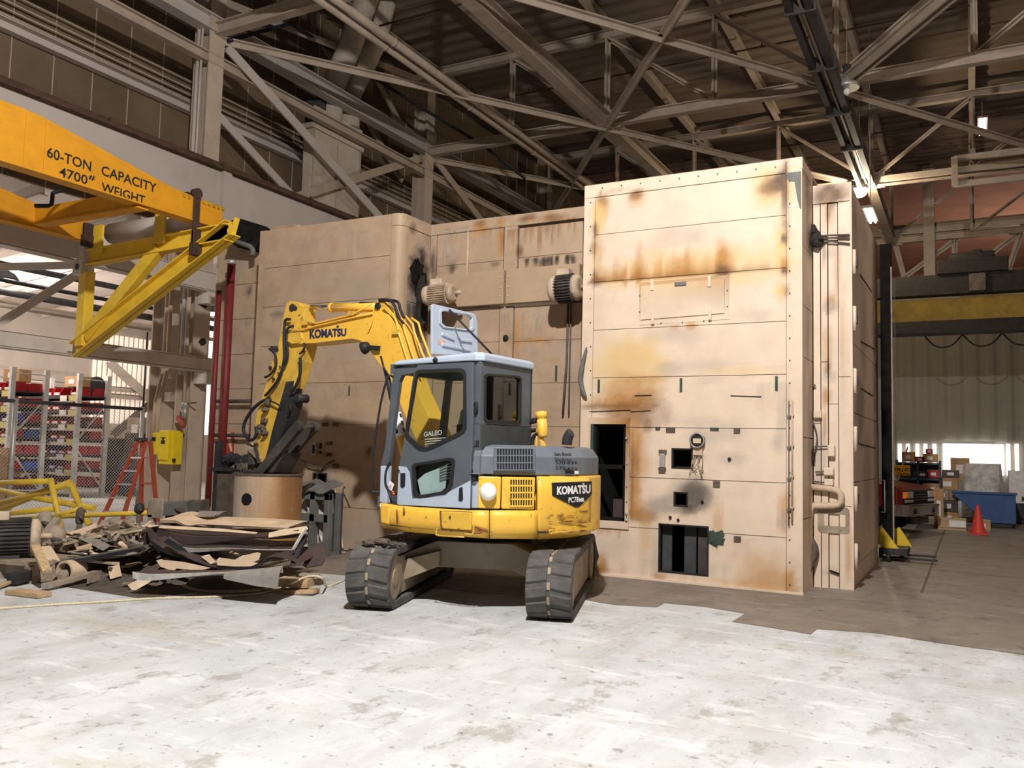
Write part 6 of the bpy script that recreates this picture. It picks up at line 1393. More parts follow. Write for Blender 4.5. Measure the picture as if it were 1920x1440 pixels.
# hose couplings and bucket linkage at the arm's lower end
mb = MB()
for px, py in ((507,756),(503,768),(500,790),(496,800),(502,812),(492,806)): mb.blob(ar(px, py, .05), .05, 8, .6)
mb.build('hose_coupling', 'dust_dark', ex)
for px0, py0, px1, py1, w_, m in ((463,837,490,864,.085,'dust'), (468,848,468,872,.06,'thumb'), (478,838,487,868,.09,'thumb')):
    mb = MB(); mb.bar(ar(px0, py0, -.05), ar(px1, py1, -.05), .12, w_); mb.build('bucket_link', m, ex, .015)
mb = MB(); p = ar(465, 838, .02); mb.cyl(p, p-Vector((0,.3,0)), .06, n=14); mb.build('link_pin', 'dust', ex)
for nm, Y, t0, t1 in (('thumb_bar', AYN+.04, (486,888), (558,800)), ('thumb_bar', AYN-.33, (512,890), (586,802))):
    q = side(Y); a, b = q(*t0), q(*t1); d = (b-a).normalized(); nrm = Vector((d.z, 0, -d.x)); w_ = .07
    ol = [a+nrm*w_, b+nrm*w_]+[b+(d*math.sin(t)+nrm*math.cos(t))*w_*1.15 for t in [math.pi*k/8 for k in range(9)]]+[b-nrm*w_, a-nrm*w_]
    mb = MB(); mb.plate([[(p.x, p.z) for p in ol]], lambda u, v, k: Vector((u, k, v)), Y-.05, Y+.03); mb.build(nm, 'thumb', ex, .012)
q0 = side(AYN-.15); pl = [q0(*p) for p in ((500,885),(526,852),(548,850),(528,886))]; mb = MB(); mb.plate([[(p.x, p.z) for p in pl]], lambda u, v, k: Vector((u, k, v)), AYN-.33, AYN+.0); mb.build('thumb_web', 'thumb', ex)
mb = MB(); mb.cyl(side(AYN)(572, 800), side(AYN-.34)(590, 802), .03, n=10); mb.build('thumb_pin', 'thumb', ex)
c0 = q0(492, 885); mb = MB(); mb.box(c0.x-.25, c0.x+.14, AYN-.32, AYN+.1, c0.z-.15, c0.z+.03); mb.build('bucket_mount', 'ex_dark', ex, .03)
mb = MB()
for k in range(8): mb.blob(q0(452+k*5, 884-rnd.random()*8), .07, 8, .7)
mb.build('scrap_in_jaw', 'dust_dark', ex)
# ================================================================== lifting beam on its yellow bracket
t = thing('lifting_beam', 'big orange-yellow lifting beam frame lettered with its 60-ton capacity', 'lifting beam', (-13.2, 8, 5.45))
NX, FXX, ZB0 = -11.85, -14.7, 5.50
def beam_prof(y0, y1, zb_, zp, zt_): return [(y0, zb_), (y1, zb_), (y1, zt_), (y1-1.1, zt_+.06), (y1-3.42, zp-.02), (y1-3.7, zp), (y1-6.9, zp), (y0+.9, zt_+.1), (y0, zt_)]
for nm, X, y1, zb_ in (('side_beam', NX, 10.8, ZB0+.02), ('side_beam', FXX, 10.17, ZB0-.07)):
    pr_ = beam_prof(y1-10.6, y1, zb_, zb_+.77, zb_+.31)
    mb = MB(); mb.plate([pr_], lambda u, v, k: Vector((k, u, v)), X-.02, X+.02); mb.box(X-.22, X+.045, y1-10.6, y1, zb_-.03, zb_)
    top = pr_[2:]
    for p, q in zip(top, top[1:]): mb.bar((X, p[0], p[1]+.012), (X, q[0], q[1]+.012), .1, .02, (1, 0, 0))
    bm_ = mb.build(nm, 'spreader', t, .006)
    if X == NX:
        mb = MB()
        for yy in (7.42, 7.12): mb.box(X+.02, X+.032, yy-.01, yy+.01, zb_, zb_+.77)
        for yy in [7.14+.001]: pass
        mb.build('stiffener', 'spreader', bm_)
        mb = MB()
        for k in range(9): yy = y1-.9+k*.11; mb.box(X-.04, X+.04, yy, yy+.05, zb_+.33, zb_+.38+.02*(k % 2))
        mb.build('shim_teeth', 'crane_yellow', bm_)
        mb = MB()
        def L(bodyt, px0, px1, py0, py1, hpx):
            a, b = on_x(px0, py0, X+.022), on_x(px1, py1, X+.022); z = (a.z+b.z)/2
            lettering(mb, bodyt, ((X+.022), (a.y+b.y)/2, z), (0, 1, 0), (0, 0, 1), b.y-a.y, hpx, .012, .004)
        L('60-TON', 88, 171, 288, 309, .155); L('CAPACITY', 190, 293, 320, 352, .155); L('4700', 111, 164, 320, 339, .145); L('#', 166, 178, 332, 335, .085); L('WEIGHT', 190, 272, 354, 372, .145)
        mb.build('lettering', 'ink', bm_)
for yy in (9.25, 3.0, 6.3):
    mb = MB(); mb.box(FXX+.02, NX-.02, yy-.14, yy-.11, ZB0-.03, ZB0+.27); mb.box(FXX+.02, NX-.02, yy-.2, yy+.02, ZB0-.06, ZB0-.03); mb.build('cross_beam', 'spreader', t)
mb = MB(); mb.tube([on_x(66, 386, -13.6), on_x(90, 386, -13.6), on_x(97, 383, -13.6), on_x(99, 362, -13.6), on_x(112, 358, -13.6), on_x(118, 357, -13.6)], .035, 8); mb.build('bent_hook_rod', 'ink', t)
mb = MB(); mb.cyl((-14.5, 10.55, 5.62), (-12.1, 10.55, 5.62), .2, n=18); mb.build('cross_tube', 'white_steel', t)
for X, y0, z0, z1, lb in ((NX+.03, 10.12, 4.88, 5.98, 'nearer'), (FXX+.06, 10.02, 5.28, 5.72, 'farther')):
    s_ = thing('clamp_strap', lb+' dark brown clamp strap holding the orange lifting beam to the yellow bracket', 'clamp', (X, y0, z0))
    mb = MB(); mb.box(X, X+.04, y0, y0+.13, z0+.2, z1); mb.build('strap', 'strap', s_, .006)
    mb = MB(); mb.box(X-.02, X+.1, y0-.02, y0+.34, z0, z0+.22); mb.box(X, X+.06, y0+.0, y0+.2, z0+.2, z0+.45); mb.build('jaw', 'strap', s_, .01)
    if lb == 'nearer':
        mb = MB(); mb.cyl((X-.05, y0+.06, z1), (X+.06, y0+.06, z1), .09, n=14); mb.build('pin', 'strap', s_); mb = MB(); mb.cyl((X-.3, y0+.06, z1-.03), (X-.2, y0+.06, z1-.03), .09, n=14); mb.build('pin', 'strap', s_)
t = thing('support_bracket', 'bright yellow triangular steel bracket carrying the orange lifting beam', 'bracket', (-15, 10.3, 3.3))
BYY = 10.3
B_ = lambda x, y, Y=BYY: on_y(x, y, Y)
def bx(nm, a, b, w_, h_, m='bracket_yellow'):
    mb = MB(); mb.sect(a, b, [(-w_/2, w_/2, h_/2-.025, h_/2), (-w_/2, w_/2, -h_/2, -h_/2+.025), (-.02, .02, -h_/2, h_/2)], (0, 0, 1)); return mb.build(nm, m, t, .004)
bx('top_arm', B_(168, 484), B_(430, 436), .2, .3)
bx('diagonal', B_(143, 657), B_(436, 428), .26, .30)
mb = MB(); mb.bar(B_(164, 632), B_(299, 466), .16, .24); mb.build('middle_strut', 'bracket_yellow', t, .01)
mb = MB(); a, b = B_(162, 510), B_(152, 640); mb.box(a.x-.08, a.x+.14, BYY-.1, BYY+.1, b.z-.1, a.z); mb.build('post', 'bracket_yellow', t, .01)
mb = MB(); a = B_(157, 502); mb.box(a.x-.16, a.x+.1, BYY-.12, BYY+.16, a.z-.15, a.z+.12); mb.box(a.x+.02, a.x+.18, BYY-.14, BYY+.1, a.z+.1, a.z+.65); mb.build('mounting_block', 'white_steel', t, .01)
mb = MB(); mb.cyl((a.x-.03, BYY-.125, a.z), (a.x-.03, BYY-.11, a.z), .06, n=12); mb.build('bolt_hole', 'ink', t)
for px in (192, 308): 
    a = B_(px, 452-(px-192)*.17); mb = MB(); mb.box(a.x-.13, a.x+.13, BYY-.11, BYY-.07, a.z-.25, a.z+.28); mb.build('guide_lug', 'bracket_yellow', t)
mb = MB(); a = B_(428, 428); mb.bar((a.x+.1, BYY, a.z-.16), (a.x+.2, BYY, a.z+.16), .1, .03); mb.bar((a.x+.02, BYY, a.z-.05), (a.x+.14, BYY, a.z-.06), .08, .08); mb.build('end_stop', 'bracket_yellow', t)

# ================================================================== fence, racks, ladder and boxes left of the column
FXN = -16.9
t = thing('chain_link_fence', 'chain-link fence with dark top rail in front of the bin racks', 'fence', (FXN, 11, 0))
zt_ = on_x(0, 750, FXN).z; y1 = on_x(268, 768, FXN).y
for yy in (y1, y1-3.0, y1-6):
    mb = MB(); mb.cyl((FXN, yy, 0), (FXN, yy, zt_+.05), .05, n=12); mb.build('fence_post', 'galv', t)
mb = MB(); mb.cyl((FXN, y1-7, zt_), (FXN, y1, zt_), .04, n=10); mb.build('top_rail', 'aisle_dark', t)
mb = MB(); mb.cyl((FXN, y1+.0, zt_), (FXN, y1, 4.2), .02, n=8); mb.build('post_extension', 'aisle_dark', t)
mb = MB(); y0 = y1-6.8; st = .075; H_ = zt_-.1
k = y0-H_
while k < y1:
    a, b = max(k, y0), min(k+H_, y1)
    if b > a: mb.bar((FXN+.004, a, .06+a-k), (FXN+.004, b, .06+b-k), .005, .005)
    k += st
k = y0
while k < y1+H_:
    a, b = max(k-H_, y0), min(k, y1)
    if b > a: mb.bar((FXN-.004, a, .06+k-a), (FXN-.004, b, .06+k-b), .005, .005)
    k += st
mb.build('chain_link_mesh', 'galv', t)
RX = -22.55; YP = [13.7, 14.65, 15.65, 16.58]; LEV = [.32, .78, 1.22, 1.66, 2.08, 2.50, 2.92]
def rack(y0, y1, label):
    t = thing('storage_rack', label, 'rack', (RX, (y0+y1)/2, 0), 'racks of parts bins')
    for X in (RX, RX-2.7, RX-5.4):
        for yy in (y0, y1):
            mb = MB(); mb.box(X-.05, X+.05, yy-.065, yy+.065, 0, 3.55); mb.build('upright', 'rack_grey', t)
        mb = MB(); zs = [.3, 1.45, 2.6, 3.4]
        for a, b in zip(zs, zs[1:2]+zs[2:]): pass
        mb.cyl((X, y0, .3), (X, y1, 1.45), .02, n=6) if False else None
        mb.bar((X, y0, 1.42), (X, y1, .2), .04, .03); mb.bar((X, y0, 1.6), (X, y1, 2.75), .04, .03); mb.bar((X, y0, 1.5), (X, y1, 1.5), .04, .04); mb.bar((X, y0, 3.4), (X, y1, 3.4), .03, .03); mb.bar((X, y0, .25), (X, y1, .25), .03, .03)
        mb.build('frame_brace', 'rack_grey', t)
    for z in LEV:
        mb = MB(); mb.box(RX-5.4, RX, y0+.02, y1-.02, z-.03, z); mb.box(RX-5.4, RX, y0-.02, y0+.03, z-.09, z+.01); mb.box(RX-5.4, RX, y1-.03, y1+.02, z-.09, z+.01); mb.build('shelf', 'shelf_dark', t)
    return t
rack(YP[0], YP[1], 'left grey upright rack of red and blue bins behind the fence'); rack(YP[2], YP[3], 'right grey upright rack of red bins behind the fence')
binb = {}
def parts_bin(m, loc, label, group, sc=1):
    """open-fronted plastic bin; the scoop faces -y, its side shows at the rack's end"""
    key = m
    if key not in binb:
        t = thing('parts_bin', label, 'bin', loc, group)
        o = Vector(loc); mb = MB(); w_, d_, h_ = .34, .40, .24
        mb.box(o.x-w_/2, o.x+w_/2, o.y-d_/2, o.y+d_/2, o.z, o.z+.012)
        for sx in (-1, 1): mb.plate([[(-d_/2, 0), (d_/2, 0), (d_/2, h_), (-d_/2+.1, h_), (-d_/2, .1)]], lambda u, v, k: Vector((o.x+k, o.y+u, o.z+v)), sx*w_/2-.006, sx*w_/2+.006)
        mb.box(o.x-w_/2, o.x+w_/2, o.y+d_/2-.012, o.y+d_/2, o.z, o.z+h_); mb.box(o.x-w_/2, o.x+w_/2, o.y-d_/2, o.y-d_/2+.012, o.z, o.z+.1)
        mb.build('bin_shell', m, t)
        mb = MB(); mb.box(o.x-w_*.35, o.x+w_*.35, o.y-d_/2-.004, o.y-d_/2, o.z+.02, o.z+.09); mb.build('bin_label', 'paper', t)
        binb[key] = t; return t
    return dup(binb[key], loc, label, None, group)
ORD = ['bottom', 'second', 'third', 'fourth', 'fifth', 'sixth', 'top']
r2 = random.Random(3)
BLUE = {(0,5,1),(0,2,1),(0,4,1)}
blue_face = {(0,4,0),(0,4,1)}
for ri, (y0, y1, side_) in enumerate(((YP[0], YP[1], 'left'), (YP[2], YP[3], 'right'))):
    for li, z in enumerate(LEV):
        for k in range(9 if ri == 0 else 7):
            X = RX-.28-k*.40
            for row in (0, 1):
                if r2.random() < (.12 if k == 0 else .25) and not (k == 0 and row == 1): continue
                blue = (k == 0 and row == 1 and ri == 0 and li in (1, 3)) or (k == 0 and row == 0 and ri == 0 and li == 4) or (ri == 0 and li == 4 and row == 0 and k in (3, 4)) or (k > 0 and r2.random() < .08)
                yy = y0+.245 if row == 0 else y1-.24
                cname = 'blue' if blue else 'red'
                parts_bin('bin_blue' if blue else 'bin_red', (X, yy, z+.005), '%s plastic parts bin on the %s shelf of the %s rack%s' % (cname, ORD[li], side_, ', at the rack end' if k == 0 else ''), '%s bins on the %s rack, %s shelf%s' % (cname, side_, ORD[li], ', end' if k == 0 else ''))
# paper labels along the shelf edges and loose cartons
cnt = 0
for ri, y0 in enumerate((YP[0], YP[2])):
    t = thing('shelf_labels', 'white and yellow cards clipped along the shelf edges of the %s rack' % ('left' if ri == 0 else 'right'), 'labels', (RX-1, y0, .3))
    for li, z in enumerate(LEV):
        for k in range(2 if ri else 4):
            m = 'label_yellow' if k % 2 == 0 else 'paper'; a = RX-.10-k*.40; mb = MB(); mb.box(a-.30, a, y0-.03, y0-.022, z-.16, z-.0); mb.build('shelf_card', m, t)
def box_thing(name, label, cat, c, size, m, rz=0, group=None, tape=None):
    t = thing(name, label, cat, (c[0], c[1], c[2]), group); w_, d_, h_ = size; ca, sa = math.cos(rz), math.sin(rz); c = Vector(c)
    mb = MB(); mb.obox(c+Vector((0,0,h_/2)), size, (ca,sa,0), (-sa,ca,0), (0,0,1)); mb.build('box_body', m, t, .008)
    mb = MB(); mb.obox(c+Vector((0,0,h_+.002)), (w_*.98, .05, .004), (ca,sa,0), (-sa,ca,0), (0,0,1)); mb.obox(c+Vector((0,0,h_/2))+Vector((sa,-ca,0))*(d_/2+.002), (w_*.4, .004, h_*.4), (ca,sa,0), (-sa,ca,0), (0,0,1)); mb.build('box_tape', tape or 'paper', t); return t
box_thing('carton', 'open orange carton on top of the right bin rack', 'box', (RX-.45, YP[2]+.25, LEV[6]+.26), (.6, .4, .3), 'carton')
box_thing('carton', 'brown carton leaning over the top of the left rack', 'box', (RX-.45, YP[0]+.4, LEV[6]+.26), (.5, .45, .35), 'carton', .3)
box_thing('carton', 'small brown carton on the bottom shelf of the left rack', 'box', (RX-.32, YP[0]+.28, LEV[0]+.3), (.4, .4, .14), 'carton')
box_thing('carton', 'brown carton at the far left edge behind the yellow pipes', 'box', (-17.6, 10.15, 0), (.9, .7, 1.45), 'carton')
t = thing('steel_drum', 'dark drum lying on top of the right rack', 'drum', (RX-.9, YP[3]-.4, LEV[6]+.3)); mb = MB(); mb.cyl((RX-.2, YP[3]-.2, LEV[6]+.32), (RX-1.2, YP[3]-.2, LEV[6]+.32), .28, n=20); mb.build('drum_body', 'aisle_dark', t)
mb = MB()
for X in (RX-.25, RX-.7, RX-1.15): mb.cyl((X-.02, YP[3]-.2, LEV[6]+.32), (X+.02, YP[3]-.2, LEV[6]+.32), .292, n=20)
mb.build('drum_rib', 'shelf_dark', t)
# blue tank, cylinders and cabinet between racks and column
for nm, lb, cat, p0, p1, wd, m in (('storage_bin', 'large dark blue bin standing right of the bin racks', 'bin', (218, 930), (252, 860), .6, 'shelf_blue'), ('locker', 'dark grey locker right of the racks, beside the stepladder', 'locker', (228, 905), (268, 812), .5, 'cabinet_grey'), ('locker', 'dark bin standing tight against the right bin rack', 'bin', (194, 925), (224, 822), .5, 'interior'), ('locker', 'dark upright cabinet behind the fence post', 'cabinet', (266, 930), (292, 785), .5, 'interior')):
    Yk = 17.2 if nm == 'storage_bin' else 17.9; a, b = on_y(*p0, Yk), on_y(*p1, Yk)
    t = thing(nm, lb, cat, (a.x, Yk, 0)); mb = MB(); mb.box(a.x, b.x, Yk, Yk+wd, 0, b.z); mb.build('body', m, t, .03)
    mb = MB(); mb.box(a.x+.05, b.x-.05, Yk-.02, Yk, .1, b.z-.08); mb.build('front_panel', m, t, .01)
t = thing('gas_cylinder', 'tall grey cylinder standing left of the column behind the stepladder', 'cylinder', on_z(281, 960)); c = on_x(279, 930, -17.6); mb = MB(); mb.lathe((c.x, c.y, 0), [(.14, 0), (.15, .02), (.15, 1.9), (.12, 2.05), (.05, 2.12)], 20); mb.build('cylinder_body', 'cabinet_grey', t); mb = MB(); mb.cyl((c.x, c.y, 2.1), (c.x, c.y, 2.25), .04, n=10); mb.build('valve', 'dull_metal', t)
box_thing('carton', 'grey-brown carton stacked in front of the daylight panels', 'box', (on_y(247, 850, 18.2).x, 18.5, 1.65), (.75, .5, .75), 'dust')
# stepladder
f1, f2 = on_z(186, 985), on_z(226, 987); f1.z = f2.z = 0
tp1, tp2 = on_y(259, 826, f1.y+.62), on_y(274, 827, f2.y+.66)
b1, b2 = on_z(290, 962), on_z(306, 958)
zt_ = (tp1.z+tp2.z)/2; tp1.z = tp2.z = zt_
b1 = Vector((tp1.x-.35, tp1.y+.45, 0)); b2 = Vector((tp2.x-.0, tp2.y+.4, 0))
t = thing('stepladder', 'red-orange stepladder with pale treads standing left of the column', 'ladder', (f1+b2)/2)
for nm, a, b in (('front_rail', f1, tp1), ('front_rail', f2, tp2), ('rear_rail', b1, tp1+Vector((0,.1,0))), ('rear_rail', b2, tp2+Vector((0,.1,0)))):
    mb = MB(); mb.bar(a, b, .035, .09, (0,1,0)); mb.build(nm, 'ladder_red', t, .004)
for k in range(1, 6):
    u = k/6.3; p, q = f1+(tp1-f1)*u, f2+(tp2-f2)*u; mb = MB(); mb.bar(p, q, .1, .03); mb.build('tread', 'aluminium', t)
    if k % 2: 
        p, q = b1+(tp1-b1)*u, b2+(tp2-b2)*u; mb = MB(); mb.bar(p, q, .03, .03); mb.build('rear_brace', 'ladder_red', t)
mb = MB(); mb.box(tp1.x-.05, tp2.x+.05, tp1.y-.06, tp1.y+.18, zt_, zt_+.06); mb.build('top_cap', 'aisle_dark', t, .01)
# yellow electrical boxes and fittings on the column
t = thing('electrical_box', 'bright yellow electrical disconnect box on the front of the column', 'electrical box', (-16.2, 13.6, 1.1))
a, b = on_y(297, 870, 13.45), on_y(320, 807, 13.45); mb = MB(); mb.box(a.x, b.x+.1, 13.45, 13.72, a.z, b.z); mb.build('box_body', 'box_yellow', t, .01)
mb = MB(); mb.box(a.x+.02, b.x-.02, 13.4, 13.45, a.z+.1, b.z-.02); dd = mb.build('box_door', 'box_yellow', t, .012)
mb = MB(); c = on_y(306, 824, 13.4); mb.box(c.x-.06, c.x+.06, 13.39, 13.4, c.z-.1, c.z-.02); mb.box(c.x-.07, c.x+.07, 13.39, 13.4, c.z+.03, c.z+.05); mb.box(c.x-.02, c.x+.02, 13.39, 13.4, c.z-.02, c.z+.05); mb.build('door_label', 'ink', dd)
mb = MB(); c = on_y(325, 863, 13.44); mb.cyl((c.x, 13.44, c.z), (c.x, 13.47, c.z), .045, n=14); mb.build('knockout', 'ink', t)
t = thing('electrical_box', 'small rounded yellow switch box left of the larger yellow box', 'electrical box', (-16.8, 13.6, 1.4))
a, b = on_y(283, 852, 13.5), on_y(298, 811, 13.5); mb = MB(); mb.box(a.x, b.x, 13.5, 13.7, a.z, b.z); mb.box(a.x+.05, b.x+.12, 13.66, 13.76, a.z+.05, b.z-.05); mb.build('box_body', 'box_yellow', t, .03)
mb = MB(); c = on_y(288, 822, 13.49); mb.box(c.x-.06, c.x+.06, 13.485, 13.5, c.z-.06, c.z+.03); mb.build('switch_label', 'ink', t)
t = thing('air_regulator', 'brass air regulator valve on the column above the yellow box', 'valve', on_y(345, 765, 13.6)); c = on_y(347, 765, 13.6)
mb = MB(); mb.lathe((c.x, c.y, c.z-.25), [(.03, 0), (.06, .05), (.08, .18), (.05, .25), (.09, .3), (.09, .36), (.04, .4)], 14); mb.build('regulator_body', 'dull_metal', t)
mb = MB(); mb.cyl((c.x-.05, c.y, c.z+.1), (c.x+.35, c.y, c.z+.12), .02, n=8); mb.build('valve_lever', 'rust', t)
mb = MB(); mb.cyl((c.x-.1, c.y+.05, c.z+.1), (c.x-.1, c.y+.05, 6), .035, n=10); mb.build('riser_pipe', 'beige_dim', t)
mb = MB(); c = on_y(340, 792, 13.55); mb.tube([c+Vector((-.12,0,.12)), c, c+Vector((.1,-.02,-.1))], .06, 8); tag(mb.build('red_plug', 'ladder_red'), 'red plug hanging on the column just above the yellow box', 'plug')
# dark machine, drum and cabinet between the column and the arm
t = thing('scrap_drum', 'pale rusty steel drum with a round black hole, standing under the excavator arm', 'drum', (-8.9, 9.2, 0))
c = on_y(500, 985, 9.25); cxx, cyy = c.x, 9.25; R_ = .475; ztop = on_y(500, 893, 8.85).z
mb = MB(); mb.ring((cxx, cyy, .25), (cxx, cyy, ztop), R_, R_-.02, 44); mb.stain = stainer([('blob', cxx+.33, ztop-.5, .36, .9, LRUST, .75), ('blob', cxx+.42, ztop-.4, .2, .8, RUST, .8), ('blob', cxx+.47, ztop-.5, .08, .9, DRUST, .8), ('blob', cxx-.1, ztop-.05, .6, .06, SOOT, .7), ('blob', cxx+.3, .4, .3, .2, RUST, .6)], 0)
dr = mb.build('drum_shell', 'beige', t)
mb = MB(); mb.ring((cxx, cyy, ztop), (cxx, cyy, ztop+.03), R_+.012, R_-.03, 44); mb.cyl((cxx, cyy, .3), (cxx, cyy, ztop-.2), R_-.03, n=30); mb.build('drum_filling', 'dust_dark', t)
hx_, hz_ = on_y(462, 936, cyy-R_).x, on_y(462, 936, cyy-R_).z; dx = hx_-cxx; dy = -math.sqrt(max(.01, R_**2-dx**2)); nv = Vector((dx, dy, 0)).normalized()
mb = MB(); p = Vector((cxx, cyy, hz_))+nv*(R_-.002); mb.cyl(p-nv*.01, p+nv*.008, .083, n=24); mb.build('round_hole', 'void', t)
t = thing('steel_machine', 'dark dusty steel machine left of the pale drum', 'machine', (-11, 10.4, 0))
a, b = on_y(398, 985, 10.2), on_y(442, 885, 10.2); mb = MB(); mb.box(a.x, b.x+.1, 10.2, 10.8, 0, b.z); mb.build('machine_body', 'dust_dark', t, .03)
mb = MB(); mb.box(a.x-.1, b.x-.05, 10.15, 10.6, b.z, b.z+.06); mb.box(a.x-.02, a.x+.06, 10.18, 10.3, 0, b.z+.5); mb.build('machine_top', 'ex_dark', t, .01)
mb = MB()
for k in range(7): mb.blob((a.x+.1+k*.1, 10.35, b.z+.12+r2.random()*.18), .1, 8, .8)
mb.build('tangled_hoses', 'ex_dark', t)
t = thing('metal_cabinet', 'battered dark grey open metal frame cabinet right of the pale drum', 'cabinet', (-8.9, 10.4, 0))
a, b = on_y(548, 1030, 10.1), on_y(622, 926, 10.1); x0, x1, zc = a.x, b.x, b.z
for X in (x1-.1, x0+.35): 
    mb = MB(); mb.box(X, X+.1, 10.05, 10.15, 0, zc); mb.box(X, X+.08, 10.3, 10.36, 0, zc); mb.build('corner_leg', 'cabinet_grey', t, .006)
mb = MB(); mb.box(x0, x1, 10.05, 10.12, zc-.1, zc); mb.box(x0, x1-.02, 10.05, 10.1, .5, .62); mb.build('cross_rail', 'cabinet_grey', t, .006)
mb = MB(); g = [[Vector((x0+(x1-x0)*i/8, 10.0+.36*j/4, zc+.02+.16*j/4+.03*math.sin(i*1.7+j))) for j in range(5)] for i in range(9)]; mb.sheet(g, .01); mb.build('dented_top', 'cabinet_grey', t)
mb = MB(); g = [[Vector((x0+.05+(x1-x0-.15)*i/10, 10.22+.06*math.sin(i*2.1+j*.9), .1+(zc-.2)*j/8)) for j in range(9)] for i in range(11)]; mb.sheet(g, .004); mb.build('torn_lining', 'plastic_film', t)
mb = MB(); mb.box(x0, x1-.02, 10.37, 10.40, .05, zc); mb.build('back_panel', 'interior', t)
t = thing('leaning_panel', 'black panel with a pale edge leaning against the enclosure beside the cabinet', 'panel', (-8.9, 10.7, 0))
a, b, c, d = on_y(610, 1030, 10.73), on_y(643, 1028, 10.73), on_y(629, 920, 10.87), on_y(604, 912, 10.87)
mb = MB(); n_ = Vector((0, -.03, 0)); mb.add([a, b, c, d, a+n_, b+n_, c+n_, d+n_], [(0,1,2,3),(7,6,5,4),(0,4,5,1),(1,5,6,2),(2,6,7,3),(3,7,4,0)]); mb.build('panel_board', 'black', t)
mb = MB(); mb.bar(b+n_*.5, c+n_*.5, .018, .04); mb.build('panel_edge', 'tan_sheet', t)
# ================================================================== scrap heap in front of the enclosure
PA, PB = Vector((-8.6, 6.75, 0)), Vector((-6.45, 7.45, 0)); PN = Vector((-(PB-PA).y, (PB-PA).x, 0)).normalized()   # PN points away from the camera
def pile(px, py, off=0): d = sight(px, py); o = PA+PN*off; t = (o-CAM).dot(PN)/d.dot(PN); return CAM+d*t
def psheet(name, label, m, edge, off, depth, dz, lip=0, lipm=None, wav=.02, group='bent sheets in the scrap stack', n=22, back_in=0):
    """bent sheet: its front edge follows the points, the sheet runs back; a folded lip hangs at the front"""
    pts_ = spline([pile(x, y, off) for x, y in edge], 6); g = []
    for i, p in enumerate(pts_):
        row = []
        for j in range(6):
            v = j/5; q = p+PN*depth*v+Vector((0, 0, dz*v)); q.z = max(.03, q.z+wav*noise.noise(Vector((i*.23, j*.5, off*3+p.z*4)))*min(1, v*3)); row.append(q)
        g.append(row)
    t = thing(name, label, 'sheet metal', pts_[len(pts_)//2], group)
    mb = MB(); mb.sheet(g, .006); mb.build('sheet', m, t)
    if lip:
        g = [[p, p+Vector((0, 0, -abs(lip)*(.6+.4*math.sin(i*.2+1))))+PN*.015] for i, p in enumerate(pts_)]
        for r in g: r[1].z = max(.015, r[1].z)
        mb = MB(); mb.sheet(g, .008); mb.build('folded_edge', lipm or m, t)
    return t
def plank(name, label, m, a, b, w_, h_, cat='plank', group=None, rest=True, end=None):
    t = thing(name, label, cat, (Vector(a)+Vector(b))/2, group); mb = MB(); mb.bar(a, b, w_, h_); mb.build('board', m, t, .004)
    if end: mb = MB(); d = (Vector(b)-Vector(a)).normalized(); mb.bar(Vector(a)-d*.004, Vector(a)+d*.03, w_*1.03, h_*1.03); mb.build('end_cap', end, t)
    return t
# the stack, bottom up
t = thing('curved_shell', 'dark curved steel shell on the floor under the sheet metal stack', 'shell', on_z(330, 1122)); c = on_z(335, 1112); c.z = 0
mb = MB(); prof = [(.40, 0), (.36, .06), (.27, .14), (.16, .2)]; mb.lathe((c.x+.1, c.y+.72, .01), [(.56, 0), (.52, .05), (.45, .11), (.3, .15)], 30); mb.build('shell_body', 'dust_dark', t)
mb = MB(); mb.lathe((c.x+.1, c.y+.72, .005), [(.57, 0), (.58, .012), (.54, .03)], 30); mb.build('shell_rim', 'tan_sheet', t)
psheet('bent_sheet', 'lowest bent sheet of the scrap stack with a long bright rolled front edge', 'brown_sheet', [(249,1072),(284,1076),(357,1074),(423,1072),(480,1068),(530,1062)], -.7, .62, -.05, .075, 'bright_edge')
g0 = [pile(x, y, -.7) for x, y in ((423,1073),(455,1070),(490,1067),(531,1062))]
t = thing('bent_sheet', 'curled bright sheet end rolling down at the right of the lowest sheet', 'sheet metal', g0[-1], 'bent sheets in the scrap stack')
g = []
for i, p in enumerate(spline(g0, 5)):
    k = i/15; row = []
    for j in range(9): a = math.radians(95*j/8); r = .05+.13*k; row.append(p+Vector((0,0,-r*(1-math.cos(a))*1.1))-PN*(r*math.sin(a)*.55-.0))
    g.append(row)
mb = MB(); mb.sheet(g, .008); mb.build('sheet', 'dull_metal', t)
psheet('bent_sheet', 'sagging dark brown sheet under the torn beige pieces', 'brown_sheet', [(283,1012),(310,1030),(345,1043),(385,1058),(410,1064),(440,1065),(470,1062),(492,1048),(520,1040)], .12, .7, .03, .05, 'ex_dark')
psheet('bent_sheet', 'torn dark brown sheet standing at the left end of the stack', 'brown_sheet', [(263,1052),(268,1022),(275,995),(284,988)], .25, .55, .0, 0)
psheet('bent_sheet', 'brown sheet with a bright silver front edge across the middle of the stack', 'brown_sheet', [(300,1014),(352,1027),(420,1027),(490,1030),(548,1030)], .3, .6, .04, .055, 'bright_edge')
psheet('bent_sheet', 'wide dark brown sheet just under the top boards of the stack', 'brown_sheet', [(275,988),(350,1004),(420,1006),(480,1006),(500,1004),(560,993)], .42, .5, .05, .11, 'brown_sheet', .01)
psheet('bent_sheet', 'topmost pale sheet of the stack with a folded left end', 'tan_sheet', [(303,974),(330,975),(352,984),(380,982),(450,985),(540,989)], .62, .55, .05, .04, 'tan_sheet', .02)
psheet('bent_sheet', 'small greyish sheet lying on the top rear of the stack', 'dull_metal', [(352,966),(402,966)], 1.0, .3, .03, .02, 'dull_metal', .02)
